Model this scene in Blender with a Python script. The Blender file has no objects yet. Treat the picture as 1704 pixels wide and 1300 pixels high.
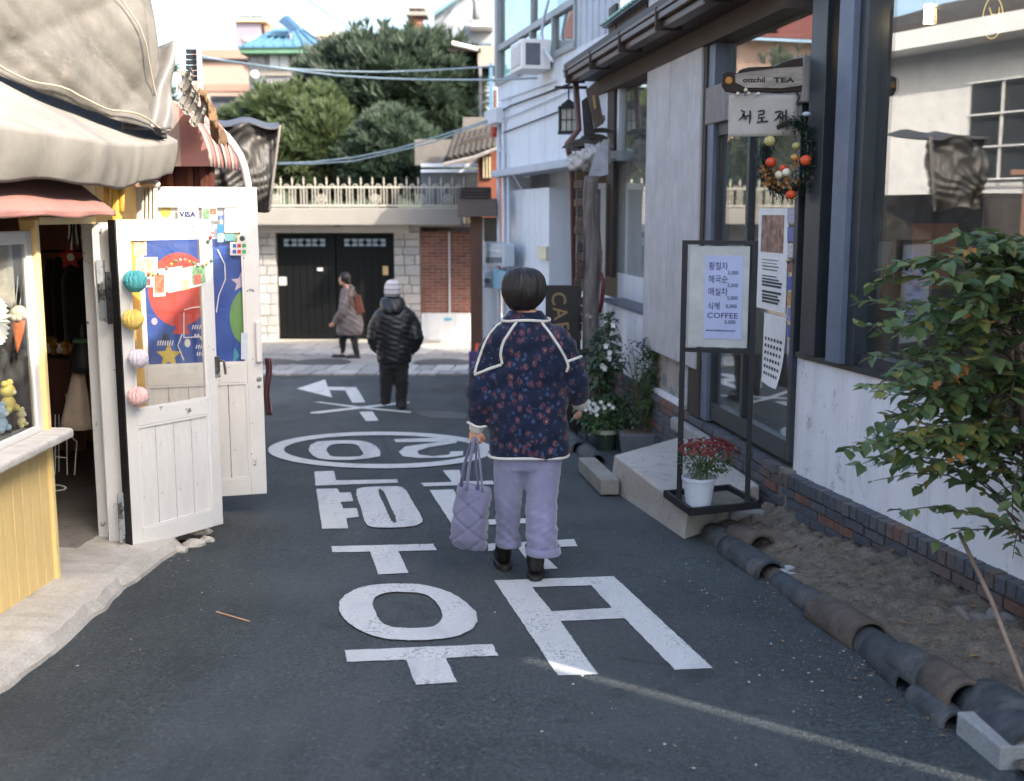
import bpy, bmesh, math, random
import numpy as np
from mathutils import Vector, Matrix
from mathutils.bvhtree import BVHTree

random.seed(7)
S = bpy.context.scene
COL = S.collection
R = math.radians

# ------------------------------------------------------------------ camera
CAM_H, PITCH, FPX = 1.55, R(8.86), 1893.0
cd = bpy.data.cameras.new('camera')
cam = bpy.data.objects.new('camera', cd)
COL.objects.link(cam)
cam.location = (0, 0, CAM_H)
cam.rotation_euler = (R(90) - PITCH, 0, 0)
cd.sensor_width = 36.0
cd.lens = 36.0 * FPX / 1704.0
cd.clip_start, cd.clip_end = 0.1, 3000
cd.dof.use_dof = True
cd.dof.focus_distance = 5.9
cd.dof.aperture_fstop = 2.2
cd.dof.aperture_blades = 9
S.camera = cam

# ------------------------------------------------------------------ sky and sun
SUN_EL, SUN_AZ = R(35), math.atan2(0.77, -0.64)      # azimuth clockwise from +Y
w = bpy.data.worlds.new('World')
S.world = w
w.use_nodes = True
nt = w.node_tree
sky = nt.nodes.new('ShaderNodeTexSky')
sky.sky_type = 'NISHITA'
sky.sun_disc = False
sky.sun_elevation = SUN_EL
sky.sun_rotation = SUN_AZ
sky.air_density, sky.dust_density, sky.ozone_density = 1.0, 4.2, 1.0
bgn = nt.nodes['Background']
bgn.inputs['Strength'].default_value = 0.15
nt.links.new(sky.outputs['Color'], bgn.inputs['Color'])
sl = bpy.data.lights.new('sun', 'SUN')
sl.energy, sl.angle, sl.color = 2.0, R(0.5), (1.0, 0.90, 0.77)
sun = bpy.data.objects.new('sun', sl)
COL.objects.link(sun)
sdir = Vector((math.sin(SUN_AZ) * math.cos(SUN_EL), math.cos(SUN_AZ) * math.cos(SUN_EL), math.sin(SUN_EL)))
sun.rotation_euler = (-sdir).to_track_quat('-Z', 'Y').to_euler()
sun.location = (10, -10, 15)
S.view_settings.view_transform = 'Standard'
S.view_settings.look = 'None'
S.view_settings.gamma = 1
S.view_settings.use_curve_mapping = False
S.view_settings.exposure = 2.03
S.render.engine = 'CYCLES'
S.cycles.use_denoising = True
S.cycles.max_bounces = 8
S.cycles.transparent_max_bounces = 12
S.cycles.sample_clamp_indirect = 6

# ------------------------------------------------------------------ rays through the photograph's pixels
def ray(px, py):
    d, v = (px - 852) / FPX, (650 - py) / FPX
    c, s = math.cos(PITCH), math.sin(PITCH)
    return Vector((d, c + v * s, -s + v * c))
def P(px, py, Y):
    r = ray(px, py)
    t = Y / r.y
    return Vector((r.x * t, Y, CAM_H + r.z * t))
SLOPE, YFLAT = 0.0584, 18.3
def gz(y):
    if y > YFLAT: return -SLOPE * YFLAT
    return -SLOPE * y
def G(px, py, h=0.0):
    r = ray(px, py)
    t = (CAM_H - h) / (-r.z - SLOPE * r.y)
    if t < 0 or r.y * t > YFLAT:
        t = (CAM_H - h + SLOPE * YFLAT) / (-r.z)
    return Vector((r.x * t, r.y * t, CAM_H + r.z * t))
def X(px, py, xw):                       # hit the vertical plane x = xw
    r = ray(px, py)
    t = xw / r.x
    return Vector((xw, r.y * t, CAM_H + r.z * t))

class Wall:                               # a vertical wall plane: u along it, z up, o out of it
    def __init__(s, ox, oy, dx, dy, side=1):
        l = math.hypot(dx, dy)
        s.o = Vector((ox, oy, 0)); s.a = Vector((dx / l, dy / l, 0)); s.n = Vector((-s.a.y, s.a.x, 0)) * side
    def pt(s, u, z, o=0.0):
        q = s.o + s.a * u + s.n * o
        return Vector((q.x, q.y, z))
    def px(s, px, py, o=0.0):
        r = ray(px, py); c = Vector((0, 0, CAM_H)); q = s.o + s.n * o
        t = (q - c).dot(s.n) / r.dot(s.n)
        h = c + r * t
        return (h - s.o).dot(s.a), h.z
    def box(s, mb, u0, u1, z0, z1, o0, o1, m=0):
        c = s.pt((u0 + u1) / 2, (z0 + z1) / 2, (o0 + o1) / 2)
        mb.obox(c, s.a * (u1 - u0) / 2, s.n * (o1 - o0) / 2, Vector((0, 0, (z1 - z0) / 2)), m)
    def pbox(s, mb, x0, y0, x1, y1, o0, o1, m=0):   # box covering the pixel span (measured on plane o1)
        ua, za = s.px(x0, y0, o1); ub, zb = s.px(x1, y1, o1)
        s.box(mb, min(ua, ub), max(ua, ub), min(za, zb), max(za, zb), o0, o1, m)

# ------------------------------------------------------------------ mesh builder
def V3(*a): return Vector(a)
class MB:
    def __init__(s): s.v = []; s.f = []; s.mi = []
    def add(s, pts, faces, m=0):
        b = len(s.v); s.v.extend([tuple(p) for p in pts])
        for f in faces: s.f.append(tuple(b + i for i in f)); s.mi.append(m)
        return b
    def poly(s, pts, m=0): s.add(pts, [tuple(range(len(pts)))], m)
    def obox(s, c, A, B, C, m=0):
        c, A, B, C = Vector(c), Vector(A), Vector(B), Vector(C)
        p = [c - A - B - C, c + A - B - C, c + A + B - C, c - A + B - C, c - A - B + C, c + A - B + C, c + A + B + C, c - A + B + C]
        f = [(0, 3, 2, 1), (4, 5, 6, 7), (0, 1, 5, 4), (1, 2, 6, 5), (2, 3, 7, 6), (3, 0, 4, 7)]
        if A.cross(B).dot(C) < 0: f = [tuple(reversed(q)) for q in f]
        s.add(p, f, m)
    def box(s, x0, x1, y0, y1, z0, z1, m=0):
        s.obox(((x0 + x1) / 2, (y0 + y1) / 2, (z0 + z1) / 2), ((x1 - x0) / 2, 0, 0), (0, (y1 - y0) / 2, 0), (0, 0, (z1 - z0) / 2), m)
    def prism(s, pts, vec, m=0):          # polygon extruded by vec
        n = len(pts); vec = Vector(vec); P0 = [Vector(p) for p in pts]
        f = [tuple(range(n)), tuple(reversed(range(n, 2 * n)))] + [(i, n + i, n + (i + 1) % n, (i + 1) % n) for i in range(n)]
        nr = Vector((0, 0, 0))
        for i in range(n): nr += P0[i].cross(P0[(i + 1) % n])
        if nr.dot(vec) > 0: f = [tuple(reversed(q)) for q in f]
        s.add(P0 + [p + vec for p in P0], f, m)
    def loft(s, rings, m=0, caps=True, closed=True):
        n = len(rings[0]); b = s.add([p for r in rings for p in r], [], m)
        for i in range(len(rings) - 1):
            for j in range(n if closed else n - 1):
                k = (j + 1) % n
                s.f.append((b + i * n + j, b + i * n + k, b + (i + 1) * n + k, b + (i + 1) * n + j)); s.mi.append(m)
        if caps and closed:
            s.f.append(tuple(b + j for j in reversed(range(n)))); s.mi.append(m)
            e = b + (len(rings) - 1) * n
            s.f.append(tuple(e + j for j in range(n))); s.mi.append(m)
    def tube(s, pts, r, n=8, m=0, caps=True):
        pts = [Vector(p) for p in pts]; rings = []; up = None
        for i, p in enumerate(pts):
            t = (pts[min(i + 1, len(pts) - 1)] - pts[max(i - 1, 0)])
            if t.length < 1e-9: t = Vector((0, 0, 1))
            t.normalize()
            if up is None: up = t.orthogonal().normalized()
            a = (up - t * up.dot(t))
            a = a.normalized() if a.length > 1e-6 else t.orthogonal().normalized()
            up = a; b = t.cross(a)
            rr = r[i] if isinstance(r, (list, tuple)) else r
            ra, rb = rr if isinstance(rr, (list, tuple)) else (rr, rr)
            rings.append([p + a * (ra * math.cos(2 * math.pi * k / n)) + b * (rb * math.sin(2 * math.pi * k / n)) for k in range(n)])
        s.loft(rings, m, caps)
    def lathe(s, c, prof, n=16, m=0, caps=True, axis=None):
        c = Vector(c); ax = Vector(axis).normalized() if axis else Vector((0, 0, 1))
        a = ax.orthogonal().normalized(); b = ax.cross(a)
        s.loft([[c + ax * z + (a * math.cos(2 * math.pi * k / n) + b * math.sin(2 * math.pi * k / n)) * r for k in range(n)] for r, z in prof], m, caps)
    def ball(s, c, r, nu=12, nv=8, m=0):
        r = r if isinstance(r, (tuple, list)) else (r, r, r); c = Vector(c)
        rings = []
        for i in range(1, nv):
            th = math.pi * i / nv
            rings.append([c + Vector((r[0] * math.sin(th) * math.cos(2 * math.pi * k / nu), r[1] * math.sin(th) * math.sin(2 * math.pi * k / nu), -r[2] * math.cos(th))) for k in range(nu)])
        b = len(s.v); s.loft(rings, m, caps=False)
        lo = s.add([c - Vector((0, 0, r[2]))], []); hi = s.add([c + Vector((0, 0, r[2]))], [])
        e = b + (nv - 2) * nu
        for k in range(nu):
            s.f.append((lo, b + (k + 1) % nu, b + k)); s.mi.append(m)
            s.f.append((hi, e + k, e + (k + 1) % nu)); s.mi.append(m)
    def grid(s, fn, nu, nv, m=0):
        b = s.add([fn(i / nu, j / nv) for j in range(nv + 1) for i in range(nu + 1)], [], m)
        for j in range(nv):
            for i in range(nu):
                q = b + j * (nu + 1) + i
                s.f.append((q, q + 1, q + nu + 2, q + nu + 1)); s.mi.append(m)
    def mesh(s, name, mats, smooth=False):
        me = bpy.data.meshes.new(name)
        me.from_pydata(s.v, [], s.f)
        for mt in (mats if isinstance(mats, (list, tuple)) else [mats]): me.materials.append(mt)
        if len(me.materials) > 1: me.polygons.foreach_set('material_index', s.mi)
        if smooth: me.polygons.foreach_set('use_smooth', [True] * len(me.polygons))
        me.update()
        return me
    def build(s, name, mats, parent=None, smooth=False, bevel=0, solid=0):
        off = ORG.get(parent.name, V3(0, 0, 0)) if parent is not None else V3(0, 0, 0)
        if off.length > 0: s.v = [(p[0] - off.x, p[1] - off.y, p[2] - off.z) for p in s.v]
        o = bpy.data.objects.new(name, s.mesh(name, mats, smooth))
        return link(o, parent, bevel, solid)
ORG = {}
def link(o, parent=None, bevel=0, solid=0):
    COL.objects.link(o)
    if parent is not None:
        o.parent = parent; ORG[o.name] = ORG.get(parent.name, V3(0, 0, 0))
    if solid:
        md = o.modifiers.new('solid', 'SOLIDIFY'); md.thickness = solid; md.offset = 0
    if bevel:
        md = o.modifiers.new('bevel', 'BEVEL'); md.width = bevel; md.segments = 2; md.limit_method = 'ANGLE'
    return o
def thing(name, label, cat, loc=(0, 0, 0), group=None):
    o = bpy.data.objects.new(name, None); COL.objects.link(o)
    o.location = loc; o.empty_display_size = 0.1; ORG[o.name] = Vector(loc)
    return tag(o, label, cat, group)
def tag(o, label, cat, group=None):
    o['label'] = label; o['category'] = cat
    if group: o['group'] = group
    return o
def struct(o): o['kind'] = 'structure'; return o
def stuff(o): o['kind'] = 'stuff'; return o
def share(name, me, parent, M, label=None):          # a piece that shares mesh data; M is its world matrix
    o = bpy.data.objects.new(name, me); COL.objects.link(o)
    if parent is not None:
        o.parent = parent; off = ORG.get(parent.name, V3(0, 0, 0)); M = Matrix.Translation(-off) @ M; ORG[o.name] = ORG.get(parent.name, V3(0, 0, 0))
    o.matrix_basis = M
    return o
def frame(c, A, B, C):                               # matrix with unit box axes A B C (full sizes) centred at c
    return Matrix(((A[0], B[0], C[0], c[0]), (A[1], B[1], C[1], c[1]), (A[2], B[2], C[2], c[2]), (0, 0, 0, 1)))
def copy_tree(o, parent=None):
    c = o.copy(); COL.objects.link(c); c.parent = parent
    for ch in list(o.children): copy_tree(ch, c)
    return c
def text_mesh(body, size, bold=0.0, sx=1.0):
    c = bpy.data.curves.new('t', 'FONT'); c.body = body; c.size = size; c.align_x = 'LEFT'; c.offset = bold
    c.resolution_u = 3
    o = bpy.data.objects.new('t', c); COL.objects.link(o)
    dg = bpy.context.evaluated_depsgraph_get()
    me = bpy.data.meshes.new_from_object(o.evaluated_get(dg))
    bpy.data.objects.remove(o)
    vs = [Vector((v.co.x * sx, v.co.y, 0)) for v in me.vertices]; fs = [tuple(p.vertices) for p in me.polygons]
    bpy.data.meshes.remove(me)
    return vs, fs
def put_text(mb, body, size, org, ax, ay, bold=0.0, sx=1.0, m=0, width=None, z=None):
    vs, fs = text_mesh(body, size, bold, sx)
    if width and vs:
        k = width / (max(v.x for v in vs) - min(v.x for v in vs)); vs = [Vector((v.x * k, v.y, 0)) for v in vs]
    ax, ay = Vector(ax), Vector(ay)
    mb.add([Vector(org) + ax * v.x + ay * v.y for v in vs], fs, m)
def fuse(mb, voxel=0.01, smooth=4, fn=None):         # closed shapes -> one continuous mesh
    o = bpy.data.objects.new('f', mb.mesh('f', [])); COL.objects.link(o)
    md = o.modifiers.new('r', 'REMESH'); md.mode = 'VOXEL'; md.voxel_size = voxel
    if smooth:
        ms = o.modifiers.new('s', 'SMOOTH'); ms.iterations = smooth; ms.factor = 0.5
    dg = bpy.context.evaluated_depsgraph_get()
    me = bpy.data.meshes.new_from_object(o.evaluated_get(dg))
    bpy.data.objects.remove(o)
    if fn is not None:
        n = len(me.vertices); co = np.empty(n * 3); me.vertices.foreach_get('co', co); no = np.empty(n * 3)
        me.vertex_normals.foreach_get('vector', no)
        co = co.reshape(-1, 3); no = no.reshape(-1, 3)
        co = co + no * fn(co, no)[:, None]
        me.vertices.foreach_set('co', co.ravel())
    me.polygons.foreach_set('use_smooth', [True] * len(me.polygons)); me.update()
    return me
def mesh_obj(name, me, mats, parent=None):
    for m in (mats if isinstance(mats, (list, tuple)) else [mats]): me.materials.append(m)
    if parent is not None:
        off = ORG.get(parent.name, V3(0, 0, 0)); me.transform(Matrix.Translation(-off))
    me.name = name
    return link(bpy.data.objects.new(name, me), parent)

# ------------------------------------------------------------------ materials
def hx(h):
    f = lambda c: c / 12.92 if c <= 0.04045 else ((c + 0.055) / 1.055) ** 2.4
    return tuple(f(int(h[i:i + 2], 16) / 255) for i in (0, 2, 4))
MC = {}
class NT:                                            # thin wrapper over a node tree
    def __init__(s, name):
        s.m = bpy.data.materials.new(name); s.m.use_nodes = True; s.t = s.m.node_tree
        s.b = s.t.nodes['Principled BSDF']; s.out = s.t.nodes['Material Output']
        s.co = s.n('ShaderNodeTexCoord').outputs['Object']
    def n(s, typ, **kw):
        k = s.t.nodes.new(typ)
        for a, b in kw.items(): setattr(k, a, b)
        return k
    def l(s, a, b): s.t.links.new(a, b)
    def noise(s, scale, detail=4, rough=0.6, vec=None, dist=0):
        k = s.n('ShaderNodeTexNoise'); k.inputs['Scale'].default_value = scale; k.inputs['Detail'].default_value = detail
        k.inputs['Roughness'].default_value = rough; k.inputs['Distortion'].default_value = dist
        s.l(vec or s.co, k.inputs['Vector']); return k.outputs['Fac']
    def scalev(s, x, y, z, rot=(0, 0, 0)):
        k = s.n('ShaderNodeMapping'); k.inputs['Scale'].default_value = (x, y, z); k.inputs['Rotation'].default_value = rot
        s.l(s.co, k.inputs['Vector']); return k.outputs['Vector']
    def ramp(s, fac, *stops):
        k = s.n('ShaderNodeValToRGB'); e = k.color_ramp.elements
        while len(e) < len(stops): e.new(0.5)
        for el, (p, c) in zip(e, stops):
            el.position = p; el.color = (c, c, c, 1) if not isinstance(c, tuple) else (*c, 1)
        s.l(fac, k.inputs['Fac']); return k.outputs['Color']
    def mix(s, fac, a, b, mode='MIX'):
        k = s.n('ShaderNodeMix', data_type='RGBA', blend_type=mode)
        for i, x in ((0, fac), (6, a), (7, b)):
            if hasattr(x, 'is_output'): s.l(x, k.inputs[i])
            elif i == 0: k.inputs[0].default_value = x
            else: k.inputs[i].default_value = (*x, 1) if isinstance(x, tuple) else (x, x, x, 1)
        return k.outputs[2]
    def math(s, op, a, b=None):
        k = s.n('ShaderNodeMath', operation=op)
        for i, x in ((0, a), (1, b)):
            if x is None: continue
            if hasattr(x, 'is_output'): s.l(x, k.inputs[i])
            else: k.inputs[i].default_value = x
        return k.outputs[0]
    def bump(s, h, strength=0.3, dist=0.01, prev=None):
        k = s.n('ShaderNodeBump'); k.inputs['Strength'].default_value = strength; k.inputs['Distance'].default_value = dist
        s.l(h, k.inputs['Height'])
        if prev is not None: s.l(prev, k.inputs['Normal'])
        s.l(k.outputs['Normal'], s.b.inputs['Normal']); return k.outputs['Normal']
    def set(s, col=None, rough=None, metal=0, spec=None, **kw):
        for nm, x in (('Base Color', col), ('Roughness', rough), ('Metallic', metal), ('Specular IOR Level', spec)):
            if x is None: continue
            if hasattr(x, 'is_output'): s.l(x, s.b.inputs[nm])
            elif nm == 'Base Color': s.b.inputs[nm].default_value = (*x, 1)
            else: s.b.inputs[nm].default_value = x
        return s.m
    def rnd(s): return s.n('ShaderNodeObjectInfo').outputs['Random']
def mat(name, col, rough=0.6, var=0.18, scale=6, bump=0.0, bscale=80, metal=0, dirt=0.0, dirtcol=(0.10, 0.09, 0.08), stretch=(1, 1, 1), rnd=0.0, spec=None, sss=0):
    if name in MC: return MC[name]
    t = NT(name); c = hx(col) if isinstance(col, str) else col
    vec = t.scalev(*stretch) if stretch != (1, 1, 1) else None
    n1 = t.noise(scale, 6, 0.65, vec)
    lo = tuple(x * (1 - var) for x in c); hi = tuple(min(1, x * (1 + var)) for x in c)
    colr = t.ramp(n1, (0.3, lo), (0.7, hi))
    if dirt:
        n2 = t.noise(scale * 0.37 + 0.6, 8, 0.7)
        colr = t.mix(t.math('MULTIPLY', t.ramp(n2, (0.5, 0.0), (0.72, 1.0)), dirt), colr, dirtcol)
    if rnd:
        k = t.n('ShaderNodeHueSaturation'); t.l(colr, k.inputs['Color'])
        t.l(t.math('ADD', t.math('MULTIPLY', t.rnd(), 2 * rnd), 1 - rnd), k.inputs['Value'])
        colr = k.outputs['Color']
    if bump: t.bump(t.noise(bscale, 5, 0.6, vec), bump, 0.01)
    if sss: t.b.inputs['Subsurface Weight'].default_value = sss; t.b.inputs['Subsurface Radius'].default_value = (0.02, 0.01, 0.006)
    MC[name] = t.set(colr, rough, metal, spec)
    return MC[name]
def glass(name, tint=(0.9, 0.95, 0.93), ior=1.7, dirt=0.12):
    if name in MC: return MC[name]
    t = NT(name); t.t.nodes.remove(t.b)
    tr = t.n('ShaderNodeBsdfTransparent'); tr.inputs['Color'].default_value = (*tint, 1)
    gl = t.n('ShaderNodeBsdfGlossy'); gl.inputs['Roughness'].default_value = 0.01; gl.inputs['Color'].default_value = (1, 1, 1, 1)
    df = t.n('ShaderNodeBsdfDiffuse'); df.inputs['Color'].default_value = (0.5, 0.5, 0.48, 1)
    lw = t.n('ShaderNodeLayerWeight'); lw.inputs['Blend'].default_value = 0.5
    r0 = ((ior - 1) / (ior + 1)) ** 2; fr = t.math('ADD', r0, t.math('MULTIPLY', 1 - r0, t.math('POWER', lw.outputs['Facing'], 5.0)))
    m1 = t.n('ShaderNodeMixShader'); m2 = t.n('ShaderNodeMixShader')
    t.l(fr, m1.inputs['Fac']); t.l(tr.outputs[0], m1.inputs[1]); t.l(gl.outputs[0], m1.inputs[2])
    d = t.math('MULTIPLY', t.ramp(t.noise(3.5, 8, 0.75), (0.42, 0.0), (0.75, 1.0)), dirt)
    t.l(d, m2.inputs['Fac']); t.l(m1.outputs[0], m2.inputs[1]); t.l(df.outputs[0], m2.inputs[2])
    t.l(m2.outputs[0], t.out.inputs['Surface'])
    MC[name] = t.m; return t.m
def emit(name, col, strength):
    if name in MC: return MC[name]
    t = NT(name); t.set(col, 0.5)
    t.b.inputs['Emission Color'].default_value = (*col, 1); t.b.inputs['Emission Strength'].default_value = strength
    MC[name] = t.m; return t.m
def cloth(name, col, rough=0.9, weave=600, var=0.15, bump=0.25, sheen=0.3):
    if name in MC: return MC[name]
    t = NT(name); c = hx(col) if isinstance(col, str) else col
    n1 = t.noise(9, 6, 0.7); n2 = t.noise(weave, 2, 0.5)
    cc = t.ramp(n1, (0.3, tuple(x * (1 - var) for x in c)), (0.7, tuple(min(1, x * (1 + var)) for x in c)))
    cc = t.mix(0.5, cc, t.ramp(n2, (0.3, 0.55), (0.7, 1.0)), 'MULTIPLY')
    t.bump(n2, bump, 0.003)
    t.b.inputs['Sheen Weight'].default_value = sheen
    MC[name] = t.set(cc, rough); return MC[name]
def leafmat(name, cols, rough=0.45, trans=0.25):
    if name in MC: return MC[name]
    t = NT(name)
    cr = t.n('ShaderNodeValToRGB'); e = cr.color_ramp.elements
    while len(e) < len(cols): e.new(0.5)
    for i, (el, c) in enumerate(zip(e, cols)): el.position = i / max(1, len(cols) - 1); el.color = (*c, 1)
    mixr = t.math('FRACT', t.math('ADD', t.rnd(), t.math('MULTIPLY', t.n('ShaderNodeNewGeometry').outputs['Random Per Island'], 0.999)))
    t.l(mixr, cr.inputs['Fac'])
    cc = t.mix(0.35, cr.outputs['Color'], t.ramp(t.noise(40, 4), (0.35, 0.45), (0.65, 1.0)), 'MULTIPLY')
    t.set(cc, rough)
    tl = t.n('ShaderNodeBsdfTranslucent'); t.l(cc, tl.inputs['Color'])
    mx = t.n('ShaderNodeMixShader'); mx.inputs['Fac'].default_value = trans
    t.l(t.b.outputs[0], mx.inputs[1]); t.l(tl.outputs[0], mx.inputs[2]); t.l(mx.outputs[0], t.out.inputs['Surface'])
    MC[name] = t.m; return t.m
def chipped(name, col, under, rough=0.45, lo=0.62, hi=0.66, scale=9, var=0.06):   # paint worn through to what lies under it
    if name in MC: return MC[name]
    t = NT(name); c = hx(col); u = hx(under)
    n1 = t.noise(3, 5); n2 = t.noise(scale, 9, 0.72); n3 = t.noise(45, 3)
    base = t.ramp(n1, (0.3, tuple(x * (1 - var) for x in c)), (0.7, tuple(min(1, x * (1 + var)) for x in c)))
    base = t.mix(t.math('MULTIPLY', t.ramp(n3, (0.55, 0.0), (0.8, 1.0)), 0.15), base, (0.3, 0.28, 0.25))
    mask = t.ramp(n2, (lo, 0.0), (hi, 1.0))
    t.bump(t.math('SUBTRACT', t.math('MULTIPLY', n3, 0.15), mask), 0.35, 0.004)
    MC[name] = t.set(t.mix(mask, base, u), rough); return MC[name]
# ================================================================== surfaces of the place
def asphalt():
    t = NT('asphalt')
    n1 = t.noise(0.9, 8, 0.7); n2 = t.noise(62, 3, 0.75); n4 = t.noise(0.35, 3)
    vo = t.n('ShaderNodeTexVoronoi'); vo.inputs['Scale'].default_value = 95; t.l(t.co, vo.inputs['Vector'])
    base = t.ramp(n1, (0.3, (0.036, 0.046, 0.049)), (0.7, (0.070, 0.085, 0.089)))
    base = t.mix(0.85, base, t.ramp(n2, (0.36, 0.08), (0.46, 0.72), (0.56, 1.05), (0.70, 1.75)), 'MULTIPLY')
    stone = t.ramp(vo.outputs['Color'], (0.80, 0.0), (0.97, 1.0))
    base = t.mix(t.math('MULTIPLY', stone, 0.45), base, (0.22, 0.22, 0.21))
    base = t.mix(t.math('MULTIPLY', t.ramp(n4, (0.46, 0.0), (0.60, 1.0)), 0.38), base, (0.10, 0.112, 0.115))
    n6 = t.noise(1.3, 6, 0.65, t.scalev(1, .12, 1)); base = t.mix(t.math('MULTIPLY', t.ramp(n6, (0.48, 0.0), (0.62, 1.0)), 0.30), base, (0.115, 0.125, 0.128))
    n7 = t.noise(2.6, 9, 0.8, None, 0.6); base = t.mix(t.math('MULTIPLY', t.ramp(n7, (0.56, 0.0), (0.64, 1.0)), 0.55), base, (0.022, 0.027, 0.03))
    n5 = t.noise(0.8, 8, 0.72, t.scalev(1, 0.25, 1))
    base = t.mix(t.math('MULTIPLY', t.ramp(n5, (0.52, 0.0), (0.62, 1.0)), 0.5), base, (0.028, 0.034, 0.037))
    h = t.math('ADD', t.math('MULTIPLY', n2, 0.6), t.math('SUBTRACT', 1.0, vo.outputs['Distance']))
    t.bump(h, 0.8, 0.008)
    return t.set(base, t.ramp(n2, (0.3, 0.62), (0.7, 0.9)), spec=0.35)
def road_paint():
    t = NT('road_paint')
    n1 = t.noise(110, 3, 0.7); n2 = t.noise(3.0, 8, 0.75)
    c = t.ramp(n2, (0.3, (0.50, 0.51, 0.50)), (0.7, (0.66, 0.665, 0.64)))
    n3 = t.noise(60, 4, 0.75)
    c = t.mix(t.ramp(n1, (0.60, 0.0), (0.70, 0.6)), c, (0.12, 0.13, 0.135))
    c = t.mix(t.math('MULTIPLY', t.ramp(n2, (0.48, 0.0), (0.60, 1.0)), t.ramp(n3, (0.52, 0.0), (0.60, 0.85))), c, (0.09, 0.10, 0.105))
    c = t.mix(t.ramp(t.noise(1.6, 6, 0.7, t.scalev(3, .5, 1)), (0.52, 0.0), (0.68, 0.45)), c, (0.30, 0.31, 0.32))
    t.bump(n1, 0.4, 0.004)
    return t.set(c, 0.7)
def concrete(name, col='a9a59b', dark=0.5, moss=0.0):
    if name in MC: return MC[name]
    t = NT(name); c = hx(col)
    n1 = t.noise(2.5, 8, 0.7); n2 = t.noise(90, 4, 0.7); n3 = t.noise(9, 6, 0.75)
    b = t.ramp(n1, (0.3, tuple(x * 0.62 for x in c)), (0.66, c))
    b = t.mix(0.7, b, t.ramp(n2, (0.3, 0.6), (0.7, 1.15)), 'MULTIPLY')
    b = t.mix(t.math('MULTIPLY', t.ramp(n3, (0.55, 0.0), (0.7, 1.0)), dark), b, (0.07, 0.07, 0.065))
    if moss: b = t.mix(t.math('MULTIPLY', t.ramp(t.noise(5, 7, 0.7), (0.5, 0.0), (0.68, 1.0)), moss), b, (0.10, 0.13, 0.09))
    t.bump(t.math('ADD', n2, t.math('MULTIPLY', n3, 1.5)), 0.4, 0.008)
    MC[name] = t.set(b, 0.85); return MC[name]
def plaster(name, col, stain=0.35, scale=2.2, stcol=(0.18, 0.18, 0.19), spots=0.4):
    if name in MC: return MC[name]
    t = NT(name); c = hx(col)
    n1 = t.noise(scale, 8, 0.7); n2 = t.noise(scale, 7, 0.7, t.scalev(3.5, 3.5, 0.35)); n3 = t.noise(7, 9, 0.8); n4 = t.noise(70, 4)
    b = t.ramp(n1, (0.3, tuple(x * 0.88 for x in c)), (0.7, c))
    b = t.mix(t.math('MULTIPLY', t.ramp(n2, (0.48, 0.0), (0.66, 1.0)), stain), b, stcol)
    b = t.mix(t.math('MULTIPLY', t.ramp(n3, (0.575, 0.0), (0.63, 1.0)), spots), b, (0.12, 0.12, 0.12))
    t.bump(t.math('ADD', t.math('MULTIPLY', n4, 0.5), n3), 0.25, 0.006)
    MC[name] = t.set(b, 0.8); return MC[name]
def brickmat(name, cols, speck=(0.30, 0.29, 0.28)):
    if name in MC: return MC[name]
    t = NT(name); cr = t.n('ShaderNodeValToRGB'); e = cr.color_ramp.elements
    while len(e) < len(cols): e.new(0.5)
    cr.color_ramp.interpolation = 'CONSTANT'
    for i, (el, c) in enumerate(zip(e, cols)): el.position = i / len(cols); el.color = (*c, 1)
    t.l(t.rnd(), cr.inputs['Fac'])
    g = t.n('ShaderNodeNewGeometry').outputs['Position']
    n = t.noise(28, 6, 0.7, g); n2 = t.noise(9, 7, 0.75, g)
    b = t.mix(0.8, cr.outputs['Color'], t.ramp(n, (0.3, 0.6), (0.7, 1.3)), 'MULTIPLY')
    b = t.mix(t.ramp(n2, (0.60, 0.0), (0.72, 0.55)), b, speck)
    t.bump(n, 0.4, 0.01)
    MC[name] = t.set(b, 0.85); return MC[name]
def wood(name, col, rough=0.7, grain=(1, 1, 8), var=0.35, chips=None):
    if name in MC: return MC[name]
    t = NT(name); c = hx(col)
    k = t.scalev(30 / grain[0], 30 / grain[1], 30 / grain[2])
    n = t.noise(1.0, 7, 0.65, k, 0.4); n2 = t.noise(4, 6, 0.7)
    b = t.ramp(n, (0.3, tuple(x * (1 - var) for x in c)), (0.7, tuple(min(1, x * (1 + var)) for x in c)))
    b = t.mix(0.5, b, t.ramp(n2, (0.3, 0.6), (0.7, 1.1)), 'MULTIPLY')
    if chips: b = t.mix(t.ramp(t.noise(5, 9, 0.75), (0.63, 0.0), (0.67, 0.8)), b, hx(chips))
    t.bump(n, 0.35, 0.005)
    MC[name] = t.set(b, rough); return MC[name]
m_asph = asphalt(); m_paint = road_paint()
m_soil = NT('soil')
_n = m_soil.noise(14, 8, 0.75); _n2 = m_soil.noise(90, 4, 0.7)
_c = m_soil.mix(0.8, m_soil.ramp(_n, (0.32, (0.10, 0.082, 0.062)), (0.68, (0.30, 0.25, 0.19))), m_soil.ramp(_n2, (0.3, 0.5), (0.7, 1.4)), 'MULTIPLY')
m_soil.bump(m_soil.math('ADD', _n, _n2), 0.9, 0.02); m_soil = m_soil.set(_c, 0.95)
m_kerb = concrete('kerb_concrete', 'd6d1c6', 0.14); m_conc = concrete('step_concrete', 'c9c4ba', 0.5, 0.35); m_conc2 = concrete('block_concrete', 'a8a7a3', 0.3)
m_ground = mat('bare_ground', (0.16, 0.14, 0.11), 0.95, bump=0.4)

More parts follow.
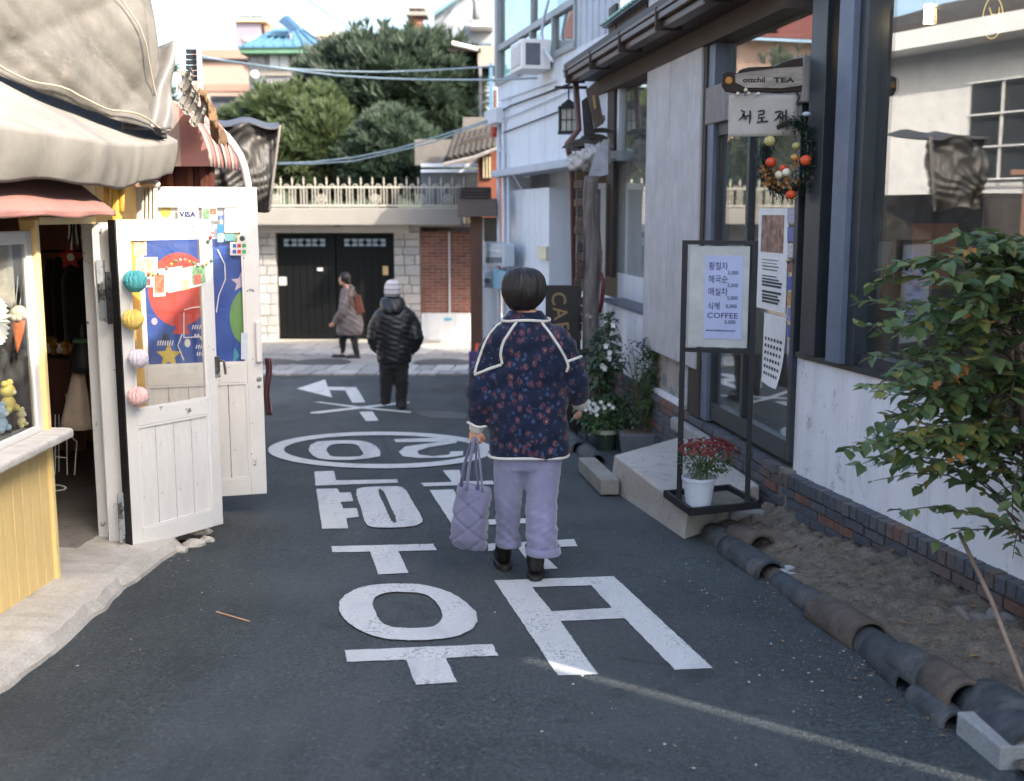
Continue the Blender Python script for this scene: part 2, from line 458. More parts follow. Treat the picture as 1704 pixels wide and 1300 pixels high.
# ------------------------------------------------------------------ walls of the place
W1 = Wall(3.42, 0, -0.236, 1)            # near part of the tea house front
W2 = Wall(1.751, 7.0, -0.1456, 1)        # its far part with the glass door
W3 = Wall(-0.2, 17.0, -0.236, 1)         # white two-storey building beyond
GY = G(560, 568).y
W4 = Wall(0, GY, 1, 0, -1)               # garage front across the cross street, faces the camera
def xw1(y): return 3.42 - 0.236 * y

# ------------------------------------------------------------------ ground, hill, road, cross street
mb = MB(); ys = [-400, -60, -12, 0, 6, 12, 15, YFLAT, 24, 60, 500]; xs = [-400, -30, -6, 0, 6, 30, 400]
for a, b in zip(ys, ys[1:]):
    for c, d in zip(xs, xs[1:]):
        h = lambda y: gz(max(y, -12)) - 0.03
        mb.poly([(c, a, h(a)), (d, a, h(a)), (d, b, h(b)), (c, b, h(b))])
struct(mb.build('ground', m_ground))
mb = MB()
def hillf(a, b):
    x = -60 + 120 * a; y = 35 + 90 * b
    return (x, y, -1.2 + 9.5 * (1 - math.exp(-b * 5)) + 0.8 * math.sin(x * .13) * min(1, b * 3))
mb.grid(hillf, 30, 20)
struct(mb.build('hill', mat('hill_scrub', (0.035, 0.05, 0.028), 0.95, 0.5, 0.6, 0.5, 4), smooth=True))

mb = MB(); rows = [(-12 + 0.6 * i) for i in range(51)]; rows = [y for y in rows if y < YFLAT] + [YFLAT]
def road_left(y): return -1.95 if y < 6.6 else -4.5
def road_row(y):
    xl, xr = road_left(y), xw1(y) + 0.1 if y < 8 else xw1(y) + 0.4
    return [(xl + (xr - xl) * k / 8, y, gz(y)) for k in range(9)]
rows = sorted(set(rows + [6.6, 6.61]))
rr = [road_row(y) for y in rows]
for A, B in zip(rr, rr[1:]):
    for k in range(8): mb.poly([A[k], A[k + 1], B[k + 1], B[k]])
road = struct(mb.build('road', m_asph))
mb = MB()
for dx, y0, y1, k in ((0.5, 14.2, 15.1, 0),):
    pts = [G(px, py, 0.003) for px, py in ((690, 683), (745, 684), (776, 688), (776, 697), (720, 696), (700, 691))]
    mb.poly(pts)
mb.build('asphalt_patch', mat('old_asphalt', (0.10, 0.105, 0.108), 0.9, 0.4, 30, 0.5, 150), road)
# hairline cracks in the asphalt
mb = MB()
def crack(pp, wdt, h=0.0035):
    for (a, b) in zip(pp, pp[1:]):
        a, b = G(*a, h), G(*b, h); t = (b - a).normalized(); s = Vector((t.y, -t.x, 0)) * wdt
        mb.poly([a + s, b + s, b - s, a - s])
crack([(613, 702), (640, 738), (672, 790)], 0.006); crack([(700, 740), (716, 762), (750, 800), (760, 822)], 0.006); crack([(540, 692), (500, 700), (470, 706)], 0.008)
mb.build('crack', mat('tar', (0.02, 0.022, 0.025), 0.6), road)

# painted lettering, traced on the road
def c6(p): return (440 + p[0] / 3.42, 600 + p[1] / 3.42)
def c7(p): return (540 + p[0] / 2.434, 900 + p[1] / 2.434)
marks = []
def mk(f, *polys): marks.append([[f(p) for p in q] for q in polys])
idn = lambda p: p
mk(c7, [(687, 160), (835, 156), (840, 187), (920, 285), (955, 325), (1107, 540), (945, 545)],
   [(835, 156), (1170, 143), (1250, 216), (1165, 272), (1080, 180), (840, 187)], [(1250, 216), (1572, 515), (1420, 522), (1215, 313), (1165, 272)],
   [(920, 285), (1165, 272), (1215, 313), (955, 325)])
mk(c7, [(82, 443), (680, 418), (703, 465), (492, 473), (332, 481), (90, 490)], [(332, 481), (492, 473), (535, 572), (370, 584)])
mk(c7, [(28, 22), (440, 12), (455, 38), (300, 42), (185, 44), (32, 46)], [(185, 44), (300, 42), (340, 130), (218, 136)])
mk(idn, [(812, 905), (955, 897), (961, 909), (893, 911), (862, 912), (812, 917)], [(862, 912), (893, 911), (928, 946), (890, 948)])
mk(c6, [(285, 632), (395, 628), (408, 682), (290, 690)], [(290, 690), (408, 682), (755, 676), (762, 695), (290, 712)])
mk(c6, [(295, 730), (415, 728), (430, 752), (435, 805), (448, 842), (465, 897), (478, 955), (328, 957)], [(430, 752), (490, 750), (505, 800), (435, 805)], [(448, 842), (525, 840), (538, 890), (465, 897)])
mk(c6, [(1015, 625), (1110, 622), (1125, 688), (1068, 691)], [(890, 697), (1068, 691), (1125, 688), (1300, 684), (1306, 704), (910, 716)])
mk(c6, [(940, 738), (1075, 733), (1110, 800), (1110, 925), (1062, 925)])
mk(c6, [(1275, 905), (1500, 898), (1508, 925), (1278, 934)])
mk(c6, [(185, 160), (345, 108), (365, 160), (370, 170), (385, 210)], [(362, 150), (520, 152), (536, 172), (460, 170), (370, 168)], [(536, 172), (575, 238), (500, 240), (460, 170)])
mk(c6, [(275, 235), (318, 235), (560, 264), (835, 290), (830, 299), (540, 272)])
mk(c6, [(778, 236), (828, 234), (822, 243), (310, 301), (262, 301), (262, 294)])
mk(c6, [(540, 292), (615, 290), (650, 342), (578, 345)])
mk(c6, [(735, 448), (1020, 438), (1105, 448), (1090, 470), (1000, 462), (750, 465)], [(1000, 462), (1090, 470), (930, 495), (870, 515), (880, 535), (960, 545), (880, 555), (790, 545), (765, 520), (800, 490)], [(960, 545), (1050, 535), (1060, 518), (1130, 515), (1130, 540), (1040, 553), (880, 555)])
def ringpoly(f, outer, inner):
    o = [f(p) for p in outer]; i = [f(p) for p in inner]; n = len(o)
    marks.append([[o[k], o[(k + 1) % n], i[(k + 1) % n], i[k]] for k in range(n)])
def resample(pts, n, start):
    pts = [Vector((*p, 0)) for p in pts]
    seg = []
    for k in range(len(pts)):                       # closed Catmull-Rom
        p0, p1, p2, p3 = (pts[(k + j - 1) % len(pts)] for j in range(4))
        for q in range(8):
            t = q / 8
            seg.append(0.5 * (2 * p1 + (p2 - p0) * t + (2 * p0 - 5 * p1 + 4 * p2 - p3) * t * t + (3 * p1 - p0 - 3 * p2 + p3) * t ** 3))
    c = sum(seg, Vector()) / len(seg)
    out = []
    for k in range(n):
        an = 2 * math.pi * k / n; dirv = Vector((math.cos(an), math.sin(an), 0))
        best = max(seg, key=lambda s: (s - c).normalized().dot(dirv)); out.append((best.x, best.y))
    return out
ringpoly(c7, resample([(300, 173), (400, 178), (500, 205), (575, 250), (620, 300), (605, 350), (540, 385), (430, 400), (330, 402), (220, 390), (130, 355), (75, 310), (57, 270), (75, 225), (140, 190), (220, 176)], 48, 0),
         resample([(320, 207), (390, 212), (435, 232), (465, 268), (478, 305), (462, 335), (420, 350), (330, 353), (260, 345), (222, 320), (205, 285), (195, 255), (205, 228), (240, 212), (280, 207)], 48, 0))
ringpoly(c6, resample([(520, 745), (560, 722), (700, 716), (790, 725), (850, 815), (900, 905), (885, 930), (820, 945), (680, 950), (585, 935), (550, 840)], 48, 0),
         resample([(645, 742), (675, 740), (715, 825), (755, 912), (725, 915), (685, 830)], 48, 0))
ringpoly(c6, resample([(250, 500), (290, 465), (400, 455), (560, 458), (640, 490), (662, 530), (640, 550), (480, 566), (340, 562), (280, 545)], 40, 0),
         resample([(352, 505), (380, 480), (440, 473), (520, 478), (548, 505), (565, 535), (540, 545), (460, 548), (385, 545), (365, 530)], 40, 0))
ell = lambda cx, cy, a, b: [(cx + a * math.cos(2 * math.pi * k / 64), cy + b * math.sin(2 * math.pi * k / 64)) for k in range(64)]
ringpoly(c6, ell(663, 509, 643, 104), ell(663, 507, 552, 82))
for i, polys in enumerate(marks):
    mb = MB()
    for q in polys:
        cor = [G(px, py, 0.004 + 0.0003 * i) for px, py in q]; pts = []
        for a, b in zip(cor, cor[1:] + cor[:1]):
            n_ = max(1, int((b - a).length / 0.03))
            for k in range(n_):
                p = a.lerp(b, k / n_); h1 = math.sin(p.x * 917.3 + p.y * 573.1) * 43758.5; h2 = math.sin(p.x * 391.7 + p.y * 811.9) * 24634.6
                pts.append(p + Vector(((h1 % 1) - .5, (h2 % 1) - .5, 0)) * 0.0045)
        nr = Vector()
        for k in range(len(pts)): nr += pts[k].cross(pts[(k + 1) % len(pts)])
        mb.poly(pts if nr.z > 0 else pts[::-1])
    mb.build('road_marking', m_paint, road)
# paint splashes and pale grit on the asphalt
mb = MB(); rg = random.Random(3)
def fleck(p, r, m=0):
    n = rg.randint(4, 6); a0 = rg.random() * 6
    q = [p + Vector((r * rg.uniform(.6, 1.3) * math.cos(a0 + 2 * math.pi * k / n), r * rg.uniform(.6, 1.3) * math.sin(a0 + 2 * math.pi * k / n), 0)) for k in range(n)]
    mb.loft([[v + Vector((0, 0, 0.001)) for v in q], [p + (v - p) * 0.7 + Vector((0, 0, r * rg.uniform(.3, .8))) for v in q]], m)
for px, py, n, sp in ((1120, 1215, 5, 60), (1160, 1250, 16, 90), (1060, 1180, 6, 80), (960, 1130, 14, 35), (620, 920, 3, 60), (1180, 940, 60, 70), (1230, 1000, 45, 70), (1330, 1080, 40, 90), (1450, 1170, 35, 110), (330, 985, 12, 90), (300, 940, 30, 40), (180, 1100, 10, 80), (1100, 800, 22, 60), (700, 1200, 14, 300), (980, 880, 6, 90), (1300, 1050, 30, 130), (1290, 900, 40, 30), (1420, 1110, 40, 60)):
    for _ in range((n + 1) // 2):
        fleck(G(px + rg.gauss(0, sp * .6), min(1295, py + rg.gauss(0, sp * .35)), 0.002), rg.choice((0.0025, 0.003, 0.004, 0.006)))
stuff(mb.build('grit', mat('pale_grit', (0.42, 0.40, 0.37), 0.9, 0.4, 8), road))
# dry leaf scraps along the tiles
mb = MB()
for _ in range(70):
    k = rg.random(); p = G(1190 + 470 * k + rg.gauss(-15, 25), 905 + 360 * k + rg.gauss(0, 25), 0.004); a = rg.random() * 6.3; l = rg.uniform(.008, .022)
    d = Vector((math.cos(a), math.sin(a), 0)) * l; s = Vector((-d.y, d.x, 0)) * .4
    mb.poly([p - d, p + s * .9 + Vector((0, 0, .006)), p + d + Vector((0, 0, .004)), p - s * .9 + Vector((0, 0, .003))])
stuff(mb.build('leaf_litter', leafmat('dry_leaf', [(0.22, 0.12, 0.05), (0.30, 0.20, 0.09), (0.16, 0.10, 0.05)], 0.8, 0.1), road))

# left concrete strip with a worn, broken edge
mb = MB(); rk = random.Random(5); kn = 44
def kedge(y): return -1.93 + 0.018 * math.sin(y * 3.1) + 0.008 * math.sin(y * 11 + 1)
pr = []
for i in range(kn + 1):
    y = 2.5 + (6.62 - 2.5) * i / kn; e = kedge(y) + rk.uniform(-.006, .006) - (0.25 * max(0, (y - 6.3) / 0.35) ** 2)
    h = gz(y) + 0.075 + rk.uniform(-.006, .006)
    pr.append([(-2.75, y, h + .02), (-2.3, y, h + .012), (e - .09, y, h + .004), (e - .03 + rk.uniform(-.004, .004), y, h - .012), (e + rk.uniform(-.012, .012), y, gz(y) + .02), (e + .012, y, gz(y) - .02), (-2.75, y, gz(y) - .02)])
mb.loft(pr)
struct(mb.build('kerb', m_kerb))
mb = MB(); rk = random.Random(9)
for px, py, r in ((322, 905, .05), (345, 898, .035), (300, 915, .04), (335, 885, .05)):
    c = G(px, py, 0.01); mb.ball(c, (r * 1.4, r, r * .7), 7, 5)
mb.v = [(x + rk.uniform(-.012, .012), y + rk.uniform(-.012, .012), z + rk.uniform(-.008, .008)) for x, y, z in mb.v]
tag(mb.build('rubble', m_kerb), 'broken pale concrete lump under the white open door', 'rubble')

# cross street: pale pavers, band with manholes
m_pav = brickmat('paving_stone', [(0.30, 0.295, 0.285), (0.36, 0.35, 0.335), (0.26, 0.255, 0.25), (0.40, 0.385, 0.36)], (0.2, 0.2, 0.19))
m_joint = concrete('paving_joint', '77736b', 0.5)
yA, yB = YFLAT + 0.02, GY + 0.3
mb = MB(); mb.box(-9, 9, yA, yB, gz(20) - 0.02, gz(20) + 0.012)
pave = struct(mb.build('pavement', m_joint))
zt = gz(20) + 0.012
ym = lambda py: G(600, py, 0.02).y
unit = MB(); unit.obox((0, 0, 0), (.5, 0, 0), (0, .5, 0), (0, 0, .5))
bme = bmesh.new(); _m = unit.mesh('tmp', [])
bme.from_mesh(_m); bmesh.ops.bevel(bme, geom=bme.edges[:], offset=0.035, segments=1, affect='EDGES'); bme.to_mesh(_m); bme.free()
def piece_mesh(name, m):
    me = _m.copy(); me.name = name; me.materials.append(m); return me
me_pav = piece_mesh('paving_stone', m_pav)
rp = random.Random(11)
def paver_row(y0, y1, step, skew, hgt=0.035):
    x = -5.6
    while x < -0.2:
        wd = step * rp.uniform(.9, 1.1)
        A = Vector((wd - 0.03, 0, 0)); B = Vector((skew, y1 - y0 - 0.02, 0)); C = Vector((0, 0, hgt))
        share('paving_stone', me_pav, pave, frame((x + wd / 2, (y0 + y1) / 2, zt + hgt / 2 - 0.008 + rp.uniform(-.003, .003)), A, B, C))
        x += wd
y_ = [ym(q) for q in (627, 618, 609, 591, 582, 573)]
paver_row(yA + .01, y_[1], 0.34, 0.12); paver_row(y_[1], y_[2], 0.30, 0.12)
paver_row(y_[3], y_[4], 0.30, 0.25); paver_row(y_[4], y_[5], 0.42, 0.2)
mb = MB(); mb.box(-9, 9, y_[2] + .02, y_[3] - .02, zt, zt + 0.015); mb.build('concrete_band', concrete('band_concrete', '9a9894', 0.3), pave)
mb = MB(); mb.box(-9, 9, y_[5] + .02, yB, zt, zt + 0.02); mb.build('apron', concrete('apron_concrete', 'c9c2b4', 0.2), pave)
for px, r in ((452, .45), (537, .5), (735, .5)):
    mb = MB(); c = G(px, 603, 0.03); c.z = zt + 0.016
    mb.lathe(c, [(r, 0), (r, .006), (r * .9, .008)], 28); mb.lathe(c, [(r * .82, .009), (r * .80, .014)], 24)
    mb.build('manhole_cover', mat('cast_iron', (0.07, 0.07, 0.07), 0.6, bump=0.4, bscale=25), pave)
# ================================================================== tea house on the right
m_white = plaster('white_wall', 'e9e9eb', 0.22, 2.2, (0.26, 0.27, 0.29), 0.45)
m_frame = mat('charcoal_steel', '2e3338', 0.42, 0.2, 5, 0.05, 60, spec=0.5)
m_frame2 = mat('blue_grey_steel', '5d6878', 0.45, 0.15, 5, 0.05, 60)
m_glass = glass('shop_glass', (.90, .93, .92), 2.75, .07)
m_dbrick = brickmat('old_brick', [(0.075, 0.082, 0.095), (0.10, 0.10, 0.108), (0.085, 0.088, 0.098), (0.12, 0.095, 0.088), (0.09, 0.095, 0.108), (0.17, 0.09, 0.068), (0.11, 0.105, 0.108), (0.13, 0.10, 0.09), (0.08, 0.085, 0.10)])
m_mortar = concrete('mortar', '8a8580', 0.6)
m_gwood = wood('weathered_wood', '8b8581', 0.85, (1, 1, 9), 0.3, 'b3aca2')
m_pboard = wood('pale_board', 'bcb9b7', .85, (1, 1, 9), .13, 'dedad4')
m_dark = wood('dark_brown_wood', '3a2d26', 0.7, (1, 1, 8), 0.35)
m_inwall = mat('warm_inner_wall', '8d7a63', 0.9, 0.2, 2); m_infloor = wood('inner_floor', '4c382a', 0.5, (8, 1, 1)); m_inceil = mat('inner_ceiling', '6c6257', 0.9)
tea = thing('tea_house', 'long low tea house with white plaster wall, dark glass front and brown gutter', 'shop', (2.4, 6, gz(6)))
H1 = 5.3
u_c = W1.px(1322, 680)[0]                 # corner between the two wall stretches
u_n = (2.13) / W1.a.y                     # near end of the tea house, by the slit
z_sill = W1.px(1325, 593)[1]; z_bt = W1.px(1500, 869)[1]
# plaster dado, sill and upper band
mb = MB(); W1.box(mb, u_n, u_c, z_bt - .02, z_sill, -.22, 0); mb.build('wall', m_white, tea, bevel=.012)
mb = MB(); W1.box(mb, u_n, u_c - .02, z_sill, z_sill + .035, -.2, .02); mb.build('sill', m_frame, tea)
z_top = 3.55
mb = MB(); W1.box(mb, u_n, u_c, z_top, H1, -.22, 0); mb.build('upper_wall', m_white, tea)
# window posts and big panes
uA = W1.px(1363, 400)[0]; uB0 = W1.px(1380, 400)[0]; uB1 = W1.px(1404, 400)[0]; 
posts = [(W1.px(1404, 300)[0] - .06, uB0 + .0, .05, m_frame2)]
def wpost(wl, x0, x1, z0, z1, o0, o1, m, py=400):
    mb = MB(); a, b = wl.px(x0, py, o1)[0], wl.px(x1, py, o1)[0]; wl.box(mb, min(a, b), max(a, b), z0, z1, o0, o1); return mb.build('window_post', m, tea, bevel=.004)
wpost(W1, 1381, 1404, z_sill + .035, z_top, -.02, .07, m_frame2)
wpost(W1, 1405, 1428, z_sill + .035, z_top, -.10, .03, m_frame)
wpost(W1, 1337, 1362, z_sill + .035, z_top, -.12, .05, m_frame)
ue = u_n + .35
wu1 = W1.px(1427, 400)[0]
mb = MB(); W1.box(mb, ue, wu1, z_sill + .04, z_top, -.055, -.045); mb.build('pane', m_glass, tea)
mb = MB(); W1.box(mb, W1.px(1381, 400)[0], W1.px(1362, 400)[0], z_sill + .04, z_top, -.055, -.045); mb.build('pane', m_glass, tea)
mb = MB(); W1.box(mb, u_n, ue, z_sill + .035, z_top, -.2, .02); mb.build('window_post', m_frame, tea)
mb = MB(); W1.box(mb, ue, wu1, z_sill + .035, z_sill + .1, -.07, .0); mb.build('window_rail', m_frame, tea)
mb = MB(); W1.box(mb, ue, wu1, z_top - .09, z_top, -.07, .0); mb.build('window_rail', m_frame, tea)
uq = W1.px(1704, 400)[0] - .55
mb = MB(); W1.box(mb, uq - .04, uq + .04, z_sill + .1, z_top - .09, -.08, .02); mb.build('window_post', m_frame, tea)
# brick footing: mortar core + bricks
me_brick = piece_mesh('brick', m_dbrick); rb = random.Random(2)
def footing(wl, u0, u1, zt, o, vis0):
    mb = MB(); zb = gz((wl.o + wl.a * u1).y) - .12
    wl.box(mb, u0, u1, zb, zt - .012, -.2, o - .012); core = mb.build('brick_footing', m_mortar, tea)
    z = zt; k = 0
    while z > zb + .06:
        rowlock = (k == 0 and wl is W1); h = .085 if rowlock else .062; L = .075 if rowlock else .205
        u = max(u0, vis0) + (0 if k % 2 else .09)
        while u < u1 - .02:
            l = min(L * rb.uniform(.93, 1.06), u1 - u)
            if gz((wl.o + wl.a * u).y) - .03 < z:
                dz = rb.uniform(-.003, .003); do = rb.uniform(-.006, .006) + (.012 if k == 0 else 0)
                share('brick', me_brick, core, frame(wl.pt(u + l / 2, z - h / 2 + dz, o - .05 + do), wl.a * (l - .012), wl.n * .11, Vector((0, 0, h - .011))))
            u += l
        z -= h; k += 1
footing(W1, u_n, u_c + .02, z_bt, .055, W1.px(1704, 1000)[0] - .35)
z2 = W2.px(1315, 770)[1]
footing(W2, -.05, 7.05, z2 - .03, .05, 0)
# far stretch: door bay
def u2(x, py=400, o=0): return W2.px(x, py, o)[0]
zd0 = z2; zdt = W2.px(1172, 212)[1]; zbt = W2.px(1172, 152)[1]
g_u, g_z = W2.px(944, 128, .38)
eave_z = g_z
mb = MB(); W2.box(mb, u2(1213), u2(1167), zdt, zbt, -.05, .06); mb.build('lintel_beam', m_gwood, tea, bevel=.01)
mb = MB(); W2.box(mb, u2(1338), u2(1212) - .003, zdt, zbt, -.05, .05); mb.build('lintel_beam', m_gwood, tea, bevel=.01)
wpost(W2, 1150, 1169, zd0 - .02, 4.6, -.12, .06, m_dark)
wpost(W2, 1169, 1182, zd0 - .02, 4.6, -.10, .045, m_frame2)
mb = MB(); W2.box(mb, u2(1336), u2(1183), zbt, 3.6, -.045, -.037); mb.build('pane', m_glass, tea)
mb = MB(); W2.box(mb, u2(1338), u2(1183), 3.6, 4.6, -.1, .03); mb.build('upper_wall', m_white, tea)
# the glass door: frame members, two panes, posters
door = MB()
ud0, ud1, udm = u2(1326, 500), u2(1183, 500), u2(1241, 500)
for a, b, c, d in ((ud0, ud0 + .06, zd0, zdt), (ud1 - .10, ud1, zd0, zdt), (udm - .025, udm + .025, zd0 + .13, zdt - .09), (ud0 + .06, ud1 - .10, zdt - .09, zdt), (ud0 + .06, ud1 - .10, zd0, zd0 + .13)):
    W2.box(door, a, b, c, d, -.045, .015)
door = door.build('door', m_frame, tea, bevel=.004)
mb = MB(); W2.box(mb, ud0 + .06, udm - .025, zd0 + .13, zdt - .09, -.02, -.012); mb.build('pane', m_glass, door)
mb = MB(); W2.box(mb, udm + .025, ud1 - .10, zd0 + .13, zdt - .09, -.02, -.012); mb.build('pane', m_glass, door)
# posters stuck inside the door glass
m_paper = mat('poster_paper', 'e3e2de', 0.8, 0.06, 20); m_ink = mat('print_ink', '3a3d42', 0.8)
mb = MB()
def flat(mb, wl, x0, y0, x1, y1, o, m=0, th=.002):
    ua, za = wl.px(x0, y0, o); ub, zb = wl.px(x1, y1, o)
    wl.box(mb, min(ua, ub), max(ua, ub), min(za, zb), max(za, zb), o, o + th, m)
flat(mb, W2, 1264, 347, 1307, 522, -.009)
flat(mb, W2, 1268, 358, 1303, 422, -.006, 1, .001)
rq = random.Random(4)
for k in range(14):
    y = 432 + k * 5.4
    if k in (4, 9): continue
    flat(mb, W2, 1268, y, 1268 + rq.uniform(24, 34), y + 1.8, -.006, 2, .001)
mb.build('poster', [m_paper, mat('poster_photo', '8d6f5d', 0.7, 0.8, 18), m_ink], door)
mb = MB(); ua, za = W2.px(1272, 520, -.008); ub, zb = W2.px(1304, 648, -.008)
mb.grid(lambda a, b: W2.pt(ub + (ua - ub) * a + .01 * b * b, za + (zb - za) * b - .03 * b * (1 - a) * a, -.008 + .05 * b ** 3 * (1 - a)), 6, 12)
for r in range(6):
    for c in range(6):
        q = W2.pt(ub + (ua - ub) * (.86 - c * .14), za + (zb - za) * (.36 + r * .1), -.003 + .05 * (.36 + r * .1) ** 3 * (c * .14 + .1)); s = .011
        mb.obox(q, W2.a * s * rq.uniform(.6, 1), Vector((0, 0, s * .9)), W2.n * .001, 1)
mb.build('poster', [m_paper, m_ink], door, solid=.0015)
for k, (y, cc) in enumerate(((347, 'a9a2b4'), (378, '6d6aa0'), (405, 'c0b6b8'), (430, '8d5a55'), (460, '4e5aa8'), (486, 'b58a5b'), (512, '8489c0'), (540, '5a63b5'), (566, '9fa6cc'), (590, '4b58b0'))):
    mb = MB(); flat(mb, W2, 1311, y, 1323, y + 24, -.004); mb.build('photo_card', mat('card_' + cc, cc, 0.6, 0.5, 60), door)
mb = MB(); c = W2.pt(*W2.px(1322, 434), .035); mb.lathe(c, [(.018, 0), (.02, .008), (.012, .014)], 14, axis=W2.n); mb.lathe(c - W2.n * .03, [(.007, 0), (.007, .03)], 8, axis=W2.n); mb.build('door_knob', mat('brass', 'a89a80', 0.3, metal=0.8), door, smooth=True)
# grey board panel and far window
pu = [u2(1160, 400, .08), u2(1110, 400, .08), u2(1072, 400, .08)]
for a, b in ((pu[0], pu[1] - .006), (pu[1], pu[2])):
    mb = MB(); W2.box(mb, a, b, .35, 3.4, -.05, .08); mb.build('wall_board', m_pboard, tea, bevel=.01)
wpost(W2, 1008, 1019, .9, 3.6, .0, .045, m_dark)
mb = MB(); W2.box(mb, u2(1072), u2(1020), .95, 3.3, -.03, -.022); mb.build('pane', m_glass, tea)
mb = MB(); W2.box(mb, u2(1075), u2(1010), 3.05, 3.5, -.06, .03); mb.build('window_head', m_dark, tea)
zlw = W2.px(1080, 525)[1]
mb = MB(); W2.box(mb, u2(1085), u2(960), z2 - .03, zlw, -.2, .03); mb.build('wall', m_white, tea, bevel=.01)
mb = MB(); W2.box(mb, u2(1082), u2(1008), zlw, zlw + .03, -.2, .05); mb.build('sill', m_frame2, tea)
# little painted window under the boards
wz0, wz1 = W2.px(1130, 664)[1], .36
mb = MB(); W2.box(mb, u2(1152), u2(1086), z2 - .03, wz0, -.1, .04); W2.box(mb, u2(1155), u2(1146), wz0, wz1, -.1, .05); mb.build('window_frame', m_white, tea)
mb = MB(); W2.box(mb, u2(1146), u2(1086), wz0, wz1, -.04, .0); mb.build('window_panel', chipped('flaked_paint', 'a79b93', '6d7a78', 0.8, .5, .56, 6, .3), tea)
# gutter, rafters, roofs
gu0 = .15
mb = MB(); m_gut = mat('brown_gutter', '4a3a35', 0.45, 0.15, 3)
prof = [(.0, 0), (.12, .0), (.14, .06), (.13, .07), (.0, .07)]
for k, (o_, z_, w_, h_) in enumerate(((.28, .0, .10, .055), (.30, .058, .12, .05), (.24, .111, .19, .03))):
    W2.box(mb, gu0, g_u, eave_z - .07 + z_, eave_z - .07 + z_ + h_, o_, o_ + w_)
gut = mb.build('gutter', m_gut, tea, bevel=.008)
for k in range(5):
    uu = gu0 + .5 + k * (g_u - gu0 - .7) / 4
    mb = MB(); W2.box(mb, uu, uu + .02, eave_z - .085, eave_z + .08, .23, .435); mb.build('gutter_clip', m_dark, tea)
mb = MB(); W2.box(mb, gu0, g_u - .05, eave_z - .05, eave_z + .0, -.1, .27); mb.build('soffit', m_dark, tea)
mb = MB(); W2.box(mb, gu0, g_u - .1, eave_z - .2, eave_z - .055, -.1, .09); mb.build('eave_beam', m_dark, tea)
a = W2.pt(gu0, eave_z + .075, .42); b = W2.pt(g_u, eave_z + .075, .42); dz = Vector((0, 0, 1)); ins = -W2.n
mb = MB(); mb.prism([a, b, b + ins * 3.2 + dz * .75, a + ins * 3.2 + dz * .75], (0, 0, .05)); mb.build('roof', mat('roof_sheet', '4a4643', 0.7), tea)
# downpipe
mb = MB(); m_pipe = mat('brown_pipe', '6b4a40', 0.4, 0.12, 3)
dp = [W2.pt(*W2.px(958, 138, .30), .30), W2.pt(*W2.px(963, 216, .30), .30), W2.pt(*W2.px(944, 240, .42), .42), W2.pt(*W2.px(950, 268, .36), .36), W2.pt(*W2.px(953, 300, .25), .25), W2.pt(*W2.px(958, 560, .25), .25)]
mb.tube(dp, .035, 10); mb.build('downpipe', m_pipe, tea, smooth=True)
# hanging sheet of green tin eave above, belongs to the upper storey
mu = thing('upper_storey', 'upper roof with pale green corrugated eave above the brown gutter', 'roof', W2.pt(2, 3.6, -.3))
e0 = W2.px(1003, 44, .1); m_green = mat('green_tin', '6f9a8b', 0.5, 0.3, 4, dirt=.4)
ue0, ze0 = e0
for k in range(34):
    uu = ue0 - k * .145
    if uu < .2: break
    mb = MB(); a, b = W2.pt(uu, ze0, .12), W2.pt(uu - .13, ze0, .12); up = Vector((0, 0, .13)) + ins * .03
    c0 = (a + b) / 2
    mb.loft([[a + up * 0, a + W2.n * .025 - W2.a * .03, b + W2.n * .025 + W2.a * .03, b + up * 0, b + ins * .02, a + ins * .02], [p + up + ins * .12 for p in (a, a + W2.n * .025 - W2.a * .03, b + W2.n * .025 + W2.a * .03, b, b + ins * .02, a + ins * .02)]])
    mb.build('tin_rib', m_green, mu)
mb = MB(); W2.box(mb, .2, ue0, ze0 - .02, ze0 - .001, -.6, .11); mb.build('eave_soffit', m_frame2, mu)
a = W2.pt(.2, ze0 + .135, -.05); b = W2.pt(ue0 - .02, ze0 + .135, -.05)
mb = MB(); mb.prism([a, b, b + ins * 2.6 + dz * 2.2, a + ins * 2.6 + dz * 2.2], (0, 0, -.06)); mb.build('roof', m_green, mu)
mb = MB(); W2.box(mb, .3, ue0 - .3, eave_z + .3, ze0 - .02, -1.2, -.6); mb.build('wall', m_white, mu)
# interior
mb = MB()
pi = [W1.pt(u_n + .1, 0, -.25), W1.pt(u_c, 0, -.25), W2.pt(7.0, 0, -.25), W2.pt(7.0, 0, -3.6), W1.pt(u_n + .1, 0, -3.6)]
mb.prism([Vector((p.x, p.y, .02)) for p in pi], (0, 0, .05)); mb.build('inner_floor', m_infloor, tea)
mb = MB(); mb.prism([Vector((p.x, p.y, z_top)) for p in pi], (0, 0, .05)); mb.build('inner_ceiling', m_inceil, tea)
mb = MB(); W1.box(mb, u_n, u_c + 4, 0, z_top, -3.75, -3.65); W1.box(mb, u_n, u_n + .1, 0, z_top, -3.6, -.22); W2.box(mb, 6.95, 7.05, z2, eave_z, -3.6, -.02); mb.build('inner_wall', m_inwall, tea)
mb = MB(); W1.box(mb, u_n, u_c + 2.5, H1 - .15, H1, -5, -.22); W1.box(mb, u_n, u_n + .1, -.3, H1 - .15, -5, -3.76); mb.build('flat_roof', m_mortar, tea)
mb = MB(); W2.box(mb, 3, 3.08, .07, 3.3, -3.5, -1.2); mb.build('partition', m_inwall, tea)

